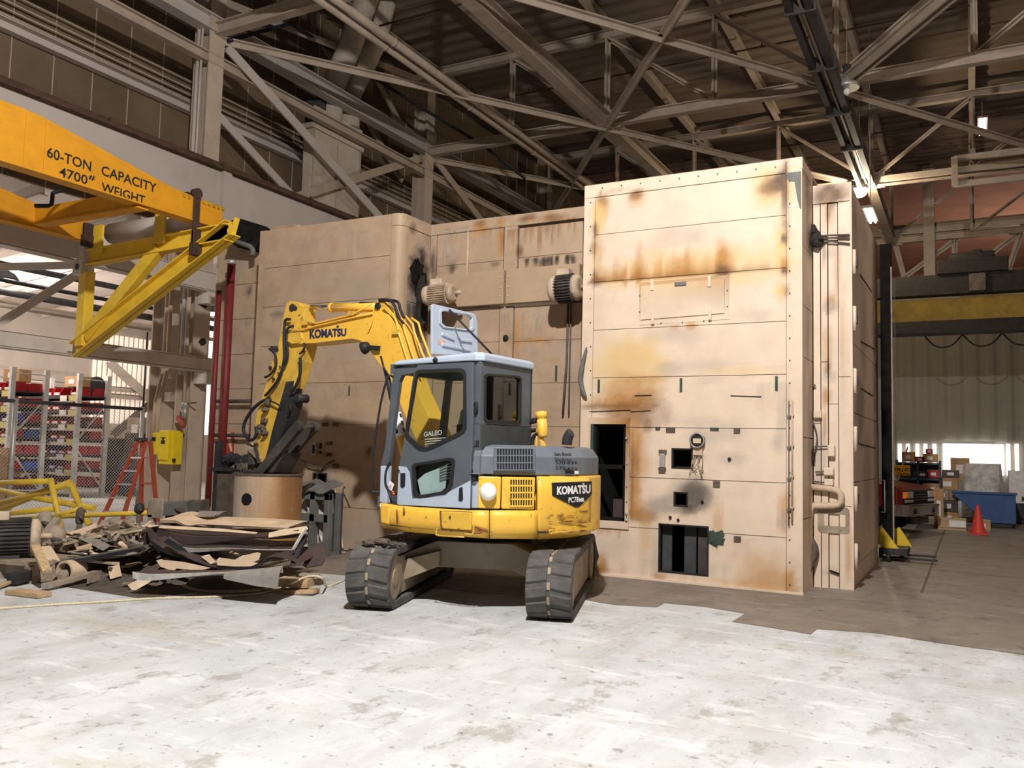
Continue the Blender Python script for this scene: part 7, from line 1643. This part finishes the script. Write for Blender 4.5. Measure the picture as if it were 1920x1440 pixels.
psheet('bent_sheet', 'bent purple-brown sheet at the right of the stack, over the curled end', 'brown_sheet', [(488,1058),(500,1046),(520,1043),(548,1050),(560,1058)], .08, .45, .06, .02, 'brown_sheet')
def ppiece(label, m, poly, off, lean=.1, th=.012, nm='sheet_piece', group='loose pieces in the scrap stack'):
    P_ = [pile(x, y, off) for x, y in poly]; cz = min(p.z for p in P_)
    P_ = [p+PN*lean*(p.z-cz)*3 for p in P_]; t = thing(nm, label, 'sheet metal', P_[0], group)
    nrm = (P_[1]-P_[0]).cross(P_[2]-P_[0]).normalized()*th; n = len(P_); mb = MB()
    tri = geometry.tessellate_polygon([[Vector((x, y, 0)) for x, y in poly]])
    mb.add(P_+[p+nrm for p in P_], [tuple(a) for a in tri]+[tuple(n+k for k in a[::-1]) for a in tri]+[(i, (i+1)%n, n+(i+1)%n, n+i) for i in range(n)]); mb.build('piece', m, t)
    mb = MB(); mb.tube([(P_[0]+nrm*.5), (P_[1]+nrm*.5)], .007, 5); mb.build('torn_edge', 'paper' if m == 'tan_sheet' else 'dust_dark', t); return t
ppiece('long beige torn strip near the left end of the stack', 'tan_sheet', [(290,1052),(300,1050),(340,1054),(394,1065),(372,1070),(330,1066),(325,1071),(300,1063)], .02)
ppiece('crumpled beige sheet in the middle hollow of the stack', 'tan_sheet', [(404,1052),(410,1046),(440,1050),(484,1056),(470,1062),(440,1062),(408,1060)], .10)
ppiece('beige sheet flap standing up in the middle hollow of the stack', 'tan_sheet', [(440,1050),(455,1042),(480,1036),(486,1038),(484,1050),(470,1056)], .2)
ppiece('second beige flap left of the standing one in the hollow', 'tan_sheet', [(375,1044),(390,1041),(405,1054),(395,1058)], .16)
ppiece('bright beige strip lying on the top right of the stack', 'tan_sheet', [(501,1000),(530,993),(566,988),(571,992),(566,999),(503,1008)], .34, .3)
ppiece('long pale strip along the upper front of the stack', 'tan_sheet', [(274,985),(280,984),(420,992),(482,998),(480,1001),(420,997),(277,989)], .40, .2)
ppiece('short brown plate wedged upright at the left of the stack', 'cabinet_grey', [(310,1015),(318,1006),(335,1020),(330,1026)], .1, 0)
ppiece('dark folded plate sticking out at the left front of the stack', 'ex_dark', [(307,1017),(315,1009),(345,1028),(352,1036),(330,1031)], .06, 0)
ppiece('torn grey-brown flap hanging at the left corner of the stack', 'brown_sheet', [(272,988),(282,990),(300,1012),(304,1032),(297,1038),(285,1018)], .2, 0)
ppiece('large brown curved plate on the floor at the right of the stack', 'brown_sheet', [(566,1060),(572,1030),(580,1018),(594,1030),(603,1052),(600,1060),(575,1064)], .35, .4)
for lb, a, b, w_, h_, m in (('bright metal bar slanting up at the right end of the stack', pile(549,1031,.2), pile(573,991,.3), .03, .03, 'bright_edge'), ('dark bar slanting beside the bright one at the right end of the stack', pile(548,1060,.1), pile(574,1003,.4), .05, .04, 'ex_dark')):
    plank('metal_bar', lb, m, a, b, w_, h_, 'bar')
plank('timber', 'short timber block under the right end of the stack', 'wood', pile(527,1090,.1), pile(583,1093,.1), .2, .09, 'timber', None, True, 'tan_sheet')
plank('timber', 'flat pale board on the floor at the right end of the stack', 'wood', pile(527,1109,.0)+Vector((0,0,.0)), pile(594,1108,.0), .2, .045, 'timber')
plank('timber', 'thin black-ended lath resting across the timber block', 'grey_wood', pile(560,1076,.2), pile(597,1080,.2), .12, .03, 'timber', None, True, 'soot')
plank('timber', 'dark broken lath poking out at the left of the lowest sheet', 'grey_wood', pile(247,1097,.1), pile(290,1087,.3), .1, .05, 'timber')
plank('timber', 'short upright stub propping the lowest sheet', 'grey_wood', pile(276,1118,.15), pile(282,1092,.15), .05, .06, 'timber')
plank('timber', 'slanting grey plate under the middle of the lowest sheet', 'dull_metal', pile(364,1098,.3), pile(395,1086,.1), .16, .02, 'plate')
plank('timber', 'tan slab under the right of the lowest sheet', 'grey_wood', pile(440,1088,.15), pile(508,1105,.15), .35, .04, 'slab')
# rope on the floor
rp = [(-30,1143),(100,1134),(200,1128),(290,1122),(340,1121),(400,1119),(470,1115),(510,1108),(530,1102)]
mb = MB(); pts_ = [on_z(x, y, .012) for x, y in rp]+[pile(548,1093,-.12), pile(570,1083,-.12), pile(592,1080,-.1), pile(606,1086,-.05)]+[on_z(612, 1100, .012), on_z(625, 1096, .012), on_z(645, 1088, .012)]
mb.tube(pts_, .012, 8, round_=5); tag(mb.build('rope', 'rope'), 'long pale rope trailing across the floor in front of the scrap', 'rope')

# ---- left heap: motor on a wooden skid, bent yellow rails, pipes and scraps
t = motor('large black finned electric motor lying on the wooden skid at the left edge', on_y(-72, 1010, 5.85), on_y(-72, 1008, 5.85)+Vector((.48, .66, 0)), .205, 'motor_dark', 'motor_beige', (0,0,-1))
t['label'] = 'large black finned electric motor lying on the wooden skid at the left edge'
t = thing('wooden_skid', 'low dusty wooden skid under the large black motor', 'skid', on_z(30, 1100))
z_ = on_y(10, 1050, 6.2).z
mb = MB()
a, b = on_y(-60, 1052, 6.1), on_y(92, 1046, 6.3); mb.bar((a.x, 6.1, z_), (b.x, 6.3, z_), .3, .04); mb.bar((a.x, 6.6, z_), (b.x, 6.75, z_), .3, .04); mb.build('deck_board', 'grey_wood', t)
for px in (-30, 2, 60):
    q = on_y(px, 1060, 6.15); mb = MB(); mb.box(q.x-.06, q.x+.06, 6.1, 6.7, .0, z_-.02); mb.build('skid_block', 'grey_wood', t)
mb = MB(); mb.bar((a.x, 6.1, .12), (b.x-.1, 6.25, .12), .05, .12); mb.build('side_rail', 'grey_wood', t)
def rails(label, name, segs, Y, r, m='yellow_pipe'):
    t = thing(name, label, 'railing', on_y(*segs[0][0], Y), 'bent yellow railings')
    for i, sg in enumerate(segs):
        pts_ = [on_y(p[0], p[1], Y+(p[2] if len(p) > 2 else 0)) for p in sg]
        for p in pts_: p.z = max(r, p.z)
        mb = MB(); mb.tube(pts_, r, 10); mb.build('rail_tube', m, t)
    return t
rails('bent yellow pipe railing with a tall leaning post at the far left', 'guard_railing', [((-40,907),(95,902)), ((95,898),(106,950),(118,1006)), ((-40,968),(104,954)), ((-30,952,.2),(130,908,.1))], 8.3, .045)
rails('second bent yellow railing crossing behind the first', 'guard_railing', [((-40,912),(60,932),(176,953)), ((-40,972),(70,928),(132,904)), ((132,904),(150,950),(168,985))], 8.9, .05)
rails('long straight yellow pipe lying across the heap', 'guard_railing', [((-20,975),(120,968),(290,961)), ((90,972,-.1),(155,952,.1))], 8.0, .035)
def gp(px, py, z=0): p = on_z(px, py, z); return p
t = thing('pipe_stub', 'pale open pipe stub lying toward the camera in front of the skid', 'pipe', gp(135, 1090)); a, b = on_y(120, 1076, 6.35), on_y(172, 1070, 6.75); a.z = b.z = .13
mb = MB(); mb.ring(a, a+(b-a)*.55, .125, .10, 26); mb.build('pipe_wall', 'tan_sheet', t); mb = MB(); mb.ring(a+(b-a)*.5, b, .115, .09, 22); mb.build('pipe_sleeve', 'dust_dark', t); mb = MB(); mb.blob(a+Vector((-.02,.0,-.05)), .07, 8, .8, (.4, 1, 1)); mb.build('crust', 'dust', t)
plank('timber', 'long grey timber lath slanting across the floor to the sheet stack', 'grey_wood', gp(84, 1108)+Vector((0,0,.05)), gp(246, 1078)+Vector((0,.15,.16)), .1, .05, 'timber', None, True, 'dull_metal')
plank('timber', 'flat reddish offcut of board lying alone on the floor', 'wood', gp(22, 1114)+Vector((0,0,.03)), gp(84, 1121)+Vector((0,0,.03)), .17, .05, 'timber')
plank('timber', 'pale wedge-shaped board above the pipe stub', 'wood', gp(172, 1058, .12), gp(240, 1062, .16), .16, .03, 'timber')
plank('steel_angle', 'dark steel channel on the floor in front of the skid', 'ex_dark', gp(20, 1100)+Vector((0,0,.08)), gp(105, 1083)+Vector((0,0,.12)), .12, .12, 'channel')
plank('steel_angle', 'pale end of a lath on the floor at the far left', 'wood', gp(-10, 1107)+Vector((0,0,.03)), gp(30, 1095)+Vector((0,0,.06)), .08, .03, 'lath')
psheet('bent_sheet', 'long dark green strip lying between the heap and the stack', 'green_trim', [(104,1055),(170,1043),(262,1026)], -.1, .2, .02, .06, 'ex_dark', .01, 'bent strips beside the stack')
psheet('bent_sheet', 'crinkled pale foil sheet beside the left end of the stack', 'dull_metal', [(172,1050),(220,1045),(264,1036)], .1, .45, .06, 0, None, .08, 'bent strips beside the stack')
t = thing('steel_post', 'square dusty plate on a short post standing in the heap', 'post', gp(290, 1030)); a = on_y(290, 953, 7.9); mb = MB(); mb.box(a.x-.14, a.x+.14, 7.9, 7.93, a.z-.13, a.z+.13); mb.build('plate', 'dust', t, .006); mb = MB(); q = on_y(281, 965, 7.9); mb.box(q.x-.04, q.x+.04, 7.9, 7.98, 0, q.z); mb.build('stem', 'dust', t)
plank('timber', 'short upright dusty post at the left end of the stack', 'grey_wood', gp(234, 1060)+Vector((0,.3,0)), gp(234, 1060)+Vector((0,.32,.52)), .1, .08, 'post')
plank('timber', 'thin upright dusty post beside the short one', 'grey_wood', gp(247, 1060)+Vector((0,.4,0)), gp(247, 1060)+Vector((0,.42,.42)), .05, .05, 'post')
a, b = on_y(78, 1010, 6.7), on_y(108, 974, 7.0); plank('pipe', 'dusty pipe leaning up from the motor to the yellow post', 'dust', a, b, .08, .08, 'pipe')
a, b = on_y(66, 1024, 6.1), on_y(88, 1072, 5.95); plank('timber', 'slanting beige board leaning on the skid end', 'wood', a, b, .1, .04, 'timber')
a, b = on_y(82, 1025, 6.5), on_y(105, 1062, 6.4); plank('timber', 'torn cardboard-coloured strip right of the leaning board', 'tan_sheet', a, b, .16, .02, 'strip')
for lb, c, r, sq, m in (('round dusty housing right of the large motor', on_y(102, 1008, 6.9), .16, (.8,.8,1), 'dust'), ('beige dusty casing above the large motor', on_y(84, 978, 7.2), .13, (.7,.7,1.1), 'dust'), ('grey dusty valve body on the heap', on_y(150, 968, 7.8), .08, (.7,.7,1.6), 'dust_dark'), ('round flange lying on the heap', on_y(228, 980, 7.9), .16, (1,1,.25), 'dust'), ('dusty bearing housing in the heap', on_y(128, 1024, 7.0), .11, (1.3,.8,.8), 'dust'), ('crumpled brown carton in the heap', on_y(205, 1015, 7.3), .2, (1.1,.7,.6), 'dust'), ('black cap in the heap beside the carton', on_y(190, 1028, 7.1), .11, (1.3,.7,.7), 'ex_dark'), ('small pressure gauge head standing on the yellow pipe', on_y(261, 953, 7.8), .06, (1,.5,1.2), 'ex_dark'), ('grey box of cables behind the stack', on_y(330, 952, 8.6), .17, (1.3,.8,.5), 'cabinet_grey'), ('brown lump behind the stack beside the column', on_y(352, 958, 9.0), .22, (1.2,.8,.6), 'dust_dark')):
    boxy = 'carton' in lb or 'box' in lb or 'lump' in lb
    t = thing('machine_part', lb, 'machine part', (c.x, c.y, 0)); mb = MB(); mb.obox(c, (2*r*sq[0], 1.6*r, 2*r*sq[2]), (1,.5,.12), (-.5,1,.1), (-.1,-.1,1)) if boxy else mb.lathe((c.x, c.y, c.z-r*sq[2]), [(r*sq[0]*.5, 0), (r*sq[0], r*sq[2]*.4), (r*sq[0]*1.02, r*sq[2]*1.5), (r*sq[0]*.6, r*sq[2]*1.9), (r*sq[0]*.2, r*sq[2]*2)], 14); mb.build('housing', m, t)
    mb = MB(); mb.cyl((c.x, c.y-r*.4, c.z), (c.x+r*1.4, c.y-r*.5, c.z-.02), r*.22, n=8); mb.build('shaft', 'dust_dark', t)
    if c.z-r*sq[2] > .3: mb = MB(); mb.cyl((c.x, c.y, 0), (c.x, c.y, c.z-r*sq[2]+.02), r*.5, n=10); mb.build('stand', 'dust_dark', t)
r3 = random.Random(11)
def heap_h(x, y):
    # low mound between the skid and the stack
    d = ((x+9.6)/1.7)**2+((y-7.5)/1.15)**2; return max(0, .46*(1-d))
mb = MB(); g = [[Vector((-11.6+4.0*i/26, 6.2+2.7*j/16, .0)) for j in range(17)] for i in range(27)]
for r in g:
    for p in r: p.z = max(.006, heap_h(p.x, p.y)*(.7+.5*noise.noise(p*3))+.10*noise.noise(p*9)*(heap_h(p.x, p.y) > .02))
mb.sheet(g, .02); o = tag(mb.build('rubble', 'dust_dark'), 'dusty rubble bed of the low scrap heap beside the sheet stack', 'rubble', None, 'stuff')
for k in range(200):
    x, y = r3.uniform(-11.3, -8.0), r3.uniform(6.4, 8.7)
    h = heap_h(x, y)
    if h < .04 and r3.random() < .7: continue
    a = r3.uniform(0, math.pi); l = r3.uniform(.12, .6); el = r3.uniform(-.25, .35); c = Vector((x, y, h*1.0+.05+r3.random()*.06)); d = Vector((math.cos(a)*math.cos(el), math.sin(a)*math.cos(el)*.6, math.sin(el)))*l/2
    kind = r3.choice(['strip', 'pipe', 'lath', 'strip']); m = r3.choice(['dust', 'dust_dark', 'grey_wood', 'dust', 'tan_sheet', 'dull_metal', 'motor_beige'])
    p, q = c-d, c+d; p.z = max(.02, p.z); q.z = max(.02, q.z); mb = MB()
    if kind == 'pipe': mb.tube([p, (p+q)/2+Vector((0,0,r3.uniform(-.03,.05))), q], r3.uniform(.012, .035), 8)
    elif kind == 'lath': mb.bar(p, q, r3.uniform(.03,.08), r3.uniform(.015,.04))
    else: mb.bar(p, q, r3.uniform(.04,.14), .006, (r3.uniform(-1,1), r3.uniform(-1,1), 1))
    nm = {'pipe': 'scrap_pipe', 'lath': 'scrap_lath', 'strip': 'scrap_strip'}[kind]
    tag(mb.build(nm, m), {'pipe': 'short bent scrap pipe in the dusty heap beside the sheet stack', 'lath': 'broken lath in the dusty heap beside the sheet stack', 'strip': 'thin scrap metal strip in the dusty heap beside the sheet stack'}[kind], 'scrap', {'pipe': 'scrap pipes in the heap', 'lath': 'broken laths in the heap', 'strip': 'scrap strips in the heap'}[kind])
for k in range(30):
    p = on_z(r3.uniform(600, 650), r3.uniform(1022, 1040)); s_ = r3.uniform(.015, .05); mb = MB(); mb.blob((p.x, p.y, s_*.6), s_, 7, .9, (1.2, 1, .6))
    tag(mb.build('rubble_crumb', 'dust'), 'small crumb of rubble at the foot of the black leaning panel', 'rubble', 'crumbs at the foot of the panel')

# ================================================================== right background
t = thing('material_lift', 'tall black mast lift with yellow braced legs parked behind the enclosure corner', 'lift', (-1.1, 15.6, 0))
a, b = on_y(1655, 460, 15.5), on_y(1671, 470, 15.5)
mb = MB(); mb.box(a.x-.04, b.x, 15.42, 15.6, .25, a.z); mb.build('mast', 'black', t)
mb = MB(); mb.box(b.x-.01, b.x+.012, 15.4, 15.46, .3, a.z-.4); mb.build('mast_rail', 'dust', t)
mb = MB(); mb.cyl((b.x+.05, 15.4, a.z-.6), (b.x+.05, 15.4, .8), .006, n=6); mb.build('lift_cable', 'dust_dark', t)
for x0, y0, x1, y1, Y in ((1645, 995, 1676, 1036, 15.3), (1676, 993, 1700, 1030, 15.9)):
    p, q = on_y(x0, y0, Y), on_y(x1, y1, Y); mb = MB(); mb.bar(p, q, .08, .2); mb.build('yellow_brace', 'jack_yellow', t, .006)
mb = MB(); p = on_y(1650, 1036, 15.4); mb.box(p.x, p.x+.42, 15.2, 16.0, .12, .22); mb.build('base_frame', 'ex_dark', t)
for px, Y in ((1666, 15.2), (1691, 15.8), (1652, 16.0)):
    q = on_y(px, 1046, Y); mb = MB(); mb.cyl((q.x-.03, Y, .075), (q.x+.03, Y, .075), .075, n=16); mb.build('caster', 'rubber_black', t); 
for Y in (15.35, 15.95):
    p = on_y(1700, 1040, Y); mb = MB(); mb.box(p.x-.4, p.x+.45, Y-.05, Y+.05, .05, .08); mb.build('fork', 'ex_dark', t)
mb = MB(); p = on_y(1652, 900, 15.35); q = on_y(1653, 960, 15.35); mb.tube([p, p+Vector((.06,-.1,0)), q+Vector((.06,-.1,0)), q], .01, 6); mb.build('handle', 'galv', t)

# pickup truck, nose toward the right
TO = Vector((-1.05, 21.75, 0)); TY_ = math.radians(-17); t = thing('pickup_truck', 'dark red pickup truck with its nose showing past the black mast', 'truck', TO, rotz=TY_)
W2 = .95
def tp(prof, y0, y1, nm, m, par=t, bev=.03):
    mb = MB(); mb.plate([prof], lambda u, v, k: Vector((u, k, v)), y0, y1); return mb.build(nm, m, par, bev)
tp([(.0,.62),(.02,.95),(-.1,1.05),(-.9,1.16),(-1.35,1.2),(-4.6,1.2),(-4.6,.55),(-3.9,.5),(-1.35,.45),(-.9,.55)], -W2, W2, 'body', 'truck_red', t, .06)
tp([(-1.2,1.18),(-1.75,1.75),(-2.9,1.78),(-3.1,1.2)], -.82, .82, 'cabin', 'truck_red', t, .06)
tp([(-1.27,1.22),(-1.76,1.70),(-1.80,1.70),(-1.32,1.2)], -.74, .74, 'windshield', 'truck_dark', t, .005)
tp([(.03,.66),(.05,.96),(-.02,.99),(-.05,.66)], -W2+.03, W2-.03, 'fascia', 'truck_dark', t, .02)
gr = tp([(.06,.70),(.07,.94),(.02,.94),(.02,.70)], -.42, .42, 'grille', 'truck_dark', t, .02)
for z in (.76, .82, .88): 
    mb = MB(); mb.box(.06, .085, -.40, .40, z-.01, z+.01); mb.build('grille_slat', 'cabinet_grey', gr)
for s in (-1, 1):
    mb = MB(); mb.box(.0, .075, s*.46 if s > 0 else -.80, .80 if s > 0 else -.46, .80, .95); mb.build('headlight', 'lens_clear', t, .02)
    mb = MB(); mb.box(-.12, .06, s*.80 if s > 0 else -.93, .93 if s > 0 else -.80, .80, .95); mb.build('turn_signal', 'lens_amber', t, .02)
    mb = MB(); mb.box(.0, .075, s*.46 if s > 0 else -.9, .9 if s > 0 else -.46, .71, .77); mb.build('parking_light', 'lens_clear', t, .015)
    for xw in (-.85, -3.7):
        mb = MB(); mb.cyl((xw, s*.72, .36), (xw, s*.97, .36), .36, n=26); wl = mb.build('wheel', 'rubber_black', t); mb = MB(); mb.cyl((xw, s*.96, .36), (xw, s*.985, .36), .2, n=20); mb.build('hub', 'dull_metal', wl)
tp([(.12,.40),(.14,.62),(.05,.66),(-.2,.66),(-.2,.40)], -W2-.02, W2+.02, 'bumper', 'dull_metal', t, .03)
mb = MB(); mb.box(.1, .15, -W2, W2, .60, .645); mb.build('bumper_chrome', 'chrome', t, .015)
for s in (-.55, .55): mb = MB(); mb.cyl((.13, s, .52), (.16, s, .52), .06, n=14); mb.build('fog_lamp', 'truck_dark', t)
mb = MB(); mb.box(-.1, .05, -.5, .5, .22, .36); mb.build('tow_bar', 'truck_dark', t)
# sign, shelving with boxes
p, q = on_y(1676, 872, 23.5), on_y(1707, 893, 23.5)
t = thing('sign', 'yellow SPILL KIT STATION sign in front of the grey shelving', 'sign', (p.x, 23.5, q.z)); mb = MB(); mb.box(p.x-.1, q.x, 23.5, 23.53, q.z, p.z); sb = mb.build('sign_board', 'sign_yellow', t, .01)
mb = MB(); lettering(mb, 'SPILL KIT', ((p.x+q.x)/2+.02, 23.5, p.z-.11), (1,0,0), (0,0,1), .36, .085, .02); lettering(mb, 'STATION', ((p.x+q.x)/2+.04, 23.5, p.z-.23), (1,0,0), (0,0,1), .28, .085, .02); mb.build('sign_lettering', 'ink', sb)
mb = MB(); mb.cyl((p.x+.05, 23.55, 0), (p.x+.05, 23.55, q.z+.02), .02, n=8); mb.build('sign_post', 'rack_grey', t)
p, q = on_y(1680, 868, 24.6), on_y(1762, 868, 24.6)
t = thing('shelving_unit', 'grey-blue steel shelving stacked with cartons behind the truck', 'shelving', (p.x, 24.8, 0))
for X in (p.x, (p.x+q.x)/2, q.x): mb = MB(); mb.box(X-.02, X+.02, 24.6, 24.64, 0, 1.66); mb.box(X-.02, X+.02, 25.1, 25.14, 0, 1.66); mb.build('shelf_post', 'shelf_blue', t)
for z in (.3, .75, 1.2, 1.6): mb = MB(); mb.box(p.x, q.x, 24.6, 25.14, z-.05, z); mb.build('shelf', 'shelf_blue', t)
mb = MB(); mb.box(p.x, q.x, 25.12, 25.14, .2, 1.6); mb.build('back_panel', 'shelf_blue', t)
L_ = (q.x-p.x)
for k, (u, z, w_, h_, m, lb) in enumerate(((.28, 1.61, .3, .26, 'carton', 'tan carton on top of the grey shelving at left'), (.55, 1.61, .24, .14, 'truck_red', 'low red case on top of the grey shelving'), (.78, 1.61, .34, .22, 'carton', 'brown carton on top of the grey shelving at right'), (.92, 1.84, .16, .12, 'bin_red', 'small red box on the right carton of the shelving'), (.6, 1.21, .3, .16, 'shelf_dark', 'dark case on the upper shelf'), (.85, 1.21, .3, .2, 'bin_red', 'red case on the upper shelf'), (.8, .76, .4, .3, 'carton', 'brown carton on the middle shelf'))):
    if k == 3: z = 1.61+.225; u = .76
    box_thing('carton', lb, 'box', (p.x+L_*u, 24.85, z), (w_, .35, h_), m)
pp = on_y(1698, 845, 24.3); plank('pole', 'thin wooden pole leaning on the shelving above the sign', 'wood', on_y(1684, 900, 24.2)+(on_y(1684, 900, 24.2)-on_y(1702, 838, 24.55))*1.05, on_y(1702, 838, 24.55), .03, .03, 'pole')
# column of cartons, wrapped load, dumpster, cone, crate
c = on_y(1775, 910, 25.6)
for k, (dx, z, w_, h_, m, lb) in enumerate(((0, .0, .55, .32, 'carton', 'lowest brown carton of the stack behind the crate'), (.0, .325, .52, .3, 'dust_dark', 'dark carton second from the bottom behind the crate'), (-.1, .63, .3, .26, 'dust', 'small grey carton in the stack left of the wrapped load'), (.2, .63, .28, .26, 'carton', 'small brown carton in the stack left of the wrapped load'), (.02, .895, .5, .32, 'carton', 'wide brown carton near the top of the stack left of the wrapped load'), (.1, 1.22, .4, .2, 'dust_dark', 'dark carton on top of the stack left of the wrapped load'))):
    box_thing('carton', lb, 'box', (c.x+dx, 25.6, z), (w_, .5, h_), m)
box_thing('carton', 'brown carton seen against the bright back window', 'box', (on_y(1800, 870, 28.4).x, 28.5, 1.1), (.5, .4, .66), 'carton')
t = thing('pallet_stand', 'timber stand carrying the carton against the bright window', 'stand', (on_y(1800, 870, 28.4).x, 28.5, 0)); q_ = on_y(1800, 870, 28.4).x
mb = MB(); mb.box(q_-.4, q_+.4, 28.2, 28.8, 1.0, 1.1); mb.build('stand_top', 'grey_wood', t)
for s in (-.35, .35): mb = MB(); mb.box(q_+s-.04, q_+s+.04, 28.25, 28.75, 0, 1.0); mb.build('stand_leg', 'grey_wood', t)
p, q = on_y(1801, 868, 26.6), on_y(1884, 920, 26.6)
t = thing('wrapped_load', 'bulky load wrapped in clear plastic film behind the blue dumpster', 'wrapped load', ((p.x+q.x)/2, 26.9, 0))
mb = MB(); cx_, w_ = (p.x+q.x)/2, (q.x-p.x)/2; g = []
for i in range(29):
    a = 2*math.pi*i/28; row = []
    for j in range(10):
        v = j/9; sx = math.copysign(abs(math.cos(a))**.45, math.cos(a)); sy = math.copysign(abs(math.sin(a))**.45, math.sin(a)); k = 1-.12*v*v+.05*noise.noise(Vector((sx*4, sy*4, v*5)))
        row.append(Vector((cx_+sx*w_*k, 27.15+sy*.55*k, .15+(p.z-.15)*v)))
    g.append(row)
mb.sheet(g, .01); mb.build('plastic_wrap', 'plastic_film', t)
mb = MB(); mb.box(cx_-w_*.8, cx_+w_*.8, 26.72, 27.58, .15, p.z+.0); mb.build('crate', 'tan_sheet', t, .02)
mb = MB(); mb.box(cx_-w_, cx_+w_, 26.6, 27.7, .02, .15); mb.build('pallet', 'grey_wood', t)
p, q = on_y(1786, 922, 25), on_y(1906, 990, 25)
t = thing('dumpster', 'blue tipping dumpster with a slanted left end beside the red cone', 'dumpster', ((p.x+q.x)/2, 25.3, 0)); zt_ = p.z
x0, x1 = p.x, q.x; mb = MB(); mb.plate([[(x0, zt_-.06), (x0, zt_), (x1, zt_), (x1, .12), (x0+.75*(x1-x0)*.72, .12)]], lambda u, v, k: Vector((u, k, v)), 25.0, 26.1); mb.build('hopper', 'dumpster_blue', t, .012)
mb = MB(); mb.box(x0-.03, x1+.03, 24.96, 25.02, zt_-.03, zt_+.03); mb.build('rim', 'dumpster_blue', t, .01)
mb = MB(); mb.box(x0+.5*(x1-x0), x1, 25.05, 26.0, .02, .12); mb.build('base_skid', 'ex_dark', t)
for X in (x1-.06, x0+.6*(x1-x0)): mb = MB(); mb.cyl((X-.03, 25.1, .09), (X+.03, 25.1, .09), .09, n=14); mb.build('wheel', 'rubber_black', t)
c = on_z(1834, 1003); c = Vector((c.x, c.y+.1, 0)); zc = on_y(1832, 949, c.y).z
t = thing('traffic_cone', 'red traffic cone on the floor in front of the blue dumpster', 'cone', c); mb = MB(); mb.lathe((c.x, c.y, .03), [(.17, 0), (.155, .03), (.035, zc-.03), (.02, zc)], 24); mb.build('cone_body', 'cone_red', t); mb = MB(); mb.box(c.x-.2, c.x+.2, c.y-.2, c.y+.2, 0, .035); mb.build('cone_base', 'cone_red', t, .02)
p, q = on_y(1758, 972, 23.3), on_y(1812, 993, 23.3)
t = thing('crate', 'low wooden crate with a white label on the floor left of the red cone', 'crate', (p.x, 23.4, 0)); mb = MB(); mb.box(p.x, q.x, 23.3, 23.33, .04, p.z); mb.box(p.x, q.x, 23.9, 23.93, .04, p.z); mb.box(p.x, p.x+.03, 23.33, 23.9, .04, p.z); mb.box(q.x-.03, q.x, 23.33, 23.9, .04, p.z); mb.box(p.x, q.x, 23.3, 23.93, 0, .05); mb.build('crate_walls', 'wood', t)
mb = MB(); mb.box(p.x+.25, p.x+.6, 23.285, 23.3, .08, p.z-.03); mb.build('crate_label', 'paper', t)
mb = MB(); g = [[Vector((p.x+.03+(q.x-p.x-.06)*i/12, 23.33+.56*j/5, p.z-.03+.04*noise.noise(Vector((i*.9, j, 0))))) for j in range(6)] for i in range(13)]; mb.sheet(g, .006); mb.build('film_cover', 'plastic_film', t)
box_thing('carton', 'small carton on the floor right behind the red cone', 'box', (on_y(1842, 985, 23.6).x, 23.7, 0), (.35, .3, .26), 'carton')
box_thing('carton', 'tall plywood panel leaning box beside the truck', 'box', (on_y(1760, 940, 24.0).x, 24.1, 0), (.22, .3, .95), 'carton')
p = on_y(1895, 915, 27); t = thing('workbench_machine', 'grey machine with a pale cabinet at the right edge behind the dumpster', 'machine', (p.x+.4, 27.2, 0)); mb = MB(); mb.box(p.x, p.x+1.6, 27, 27.7, 0, .55); mb.build('machine_base', 'ex_dark', t, .02)
mb = MB(); q = on_y(1890, 882, 27.2); mb.box(q.x, q.x+.45, 27.1, 27.5, .55, q.z); mb.box(q.x+.55, q.x+1.2, 27.1, 27.5, .55, q.z-.15); mb.build('machine_cabinet', 'rack_grey', t, .02)
mb = MB(); mb.cyl((q.x+.3, 27.05, .7), (q.x+.8, 27.05, .7), .06, n=12); mb.build('machine_spindle', 'chrome', t)
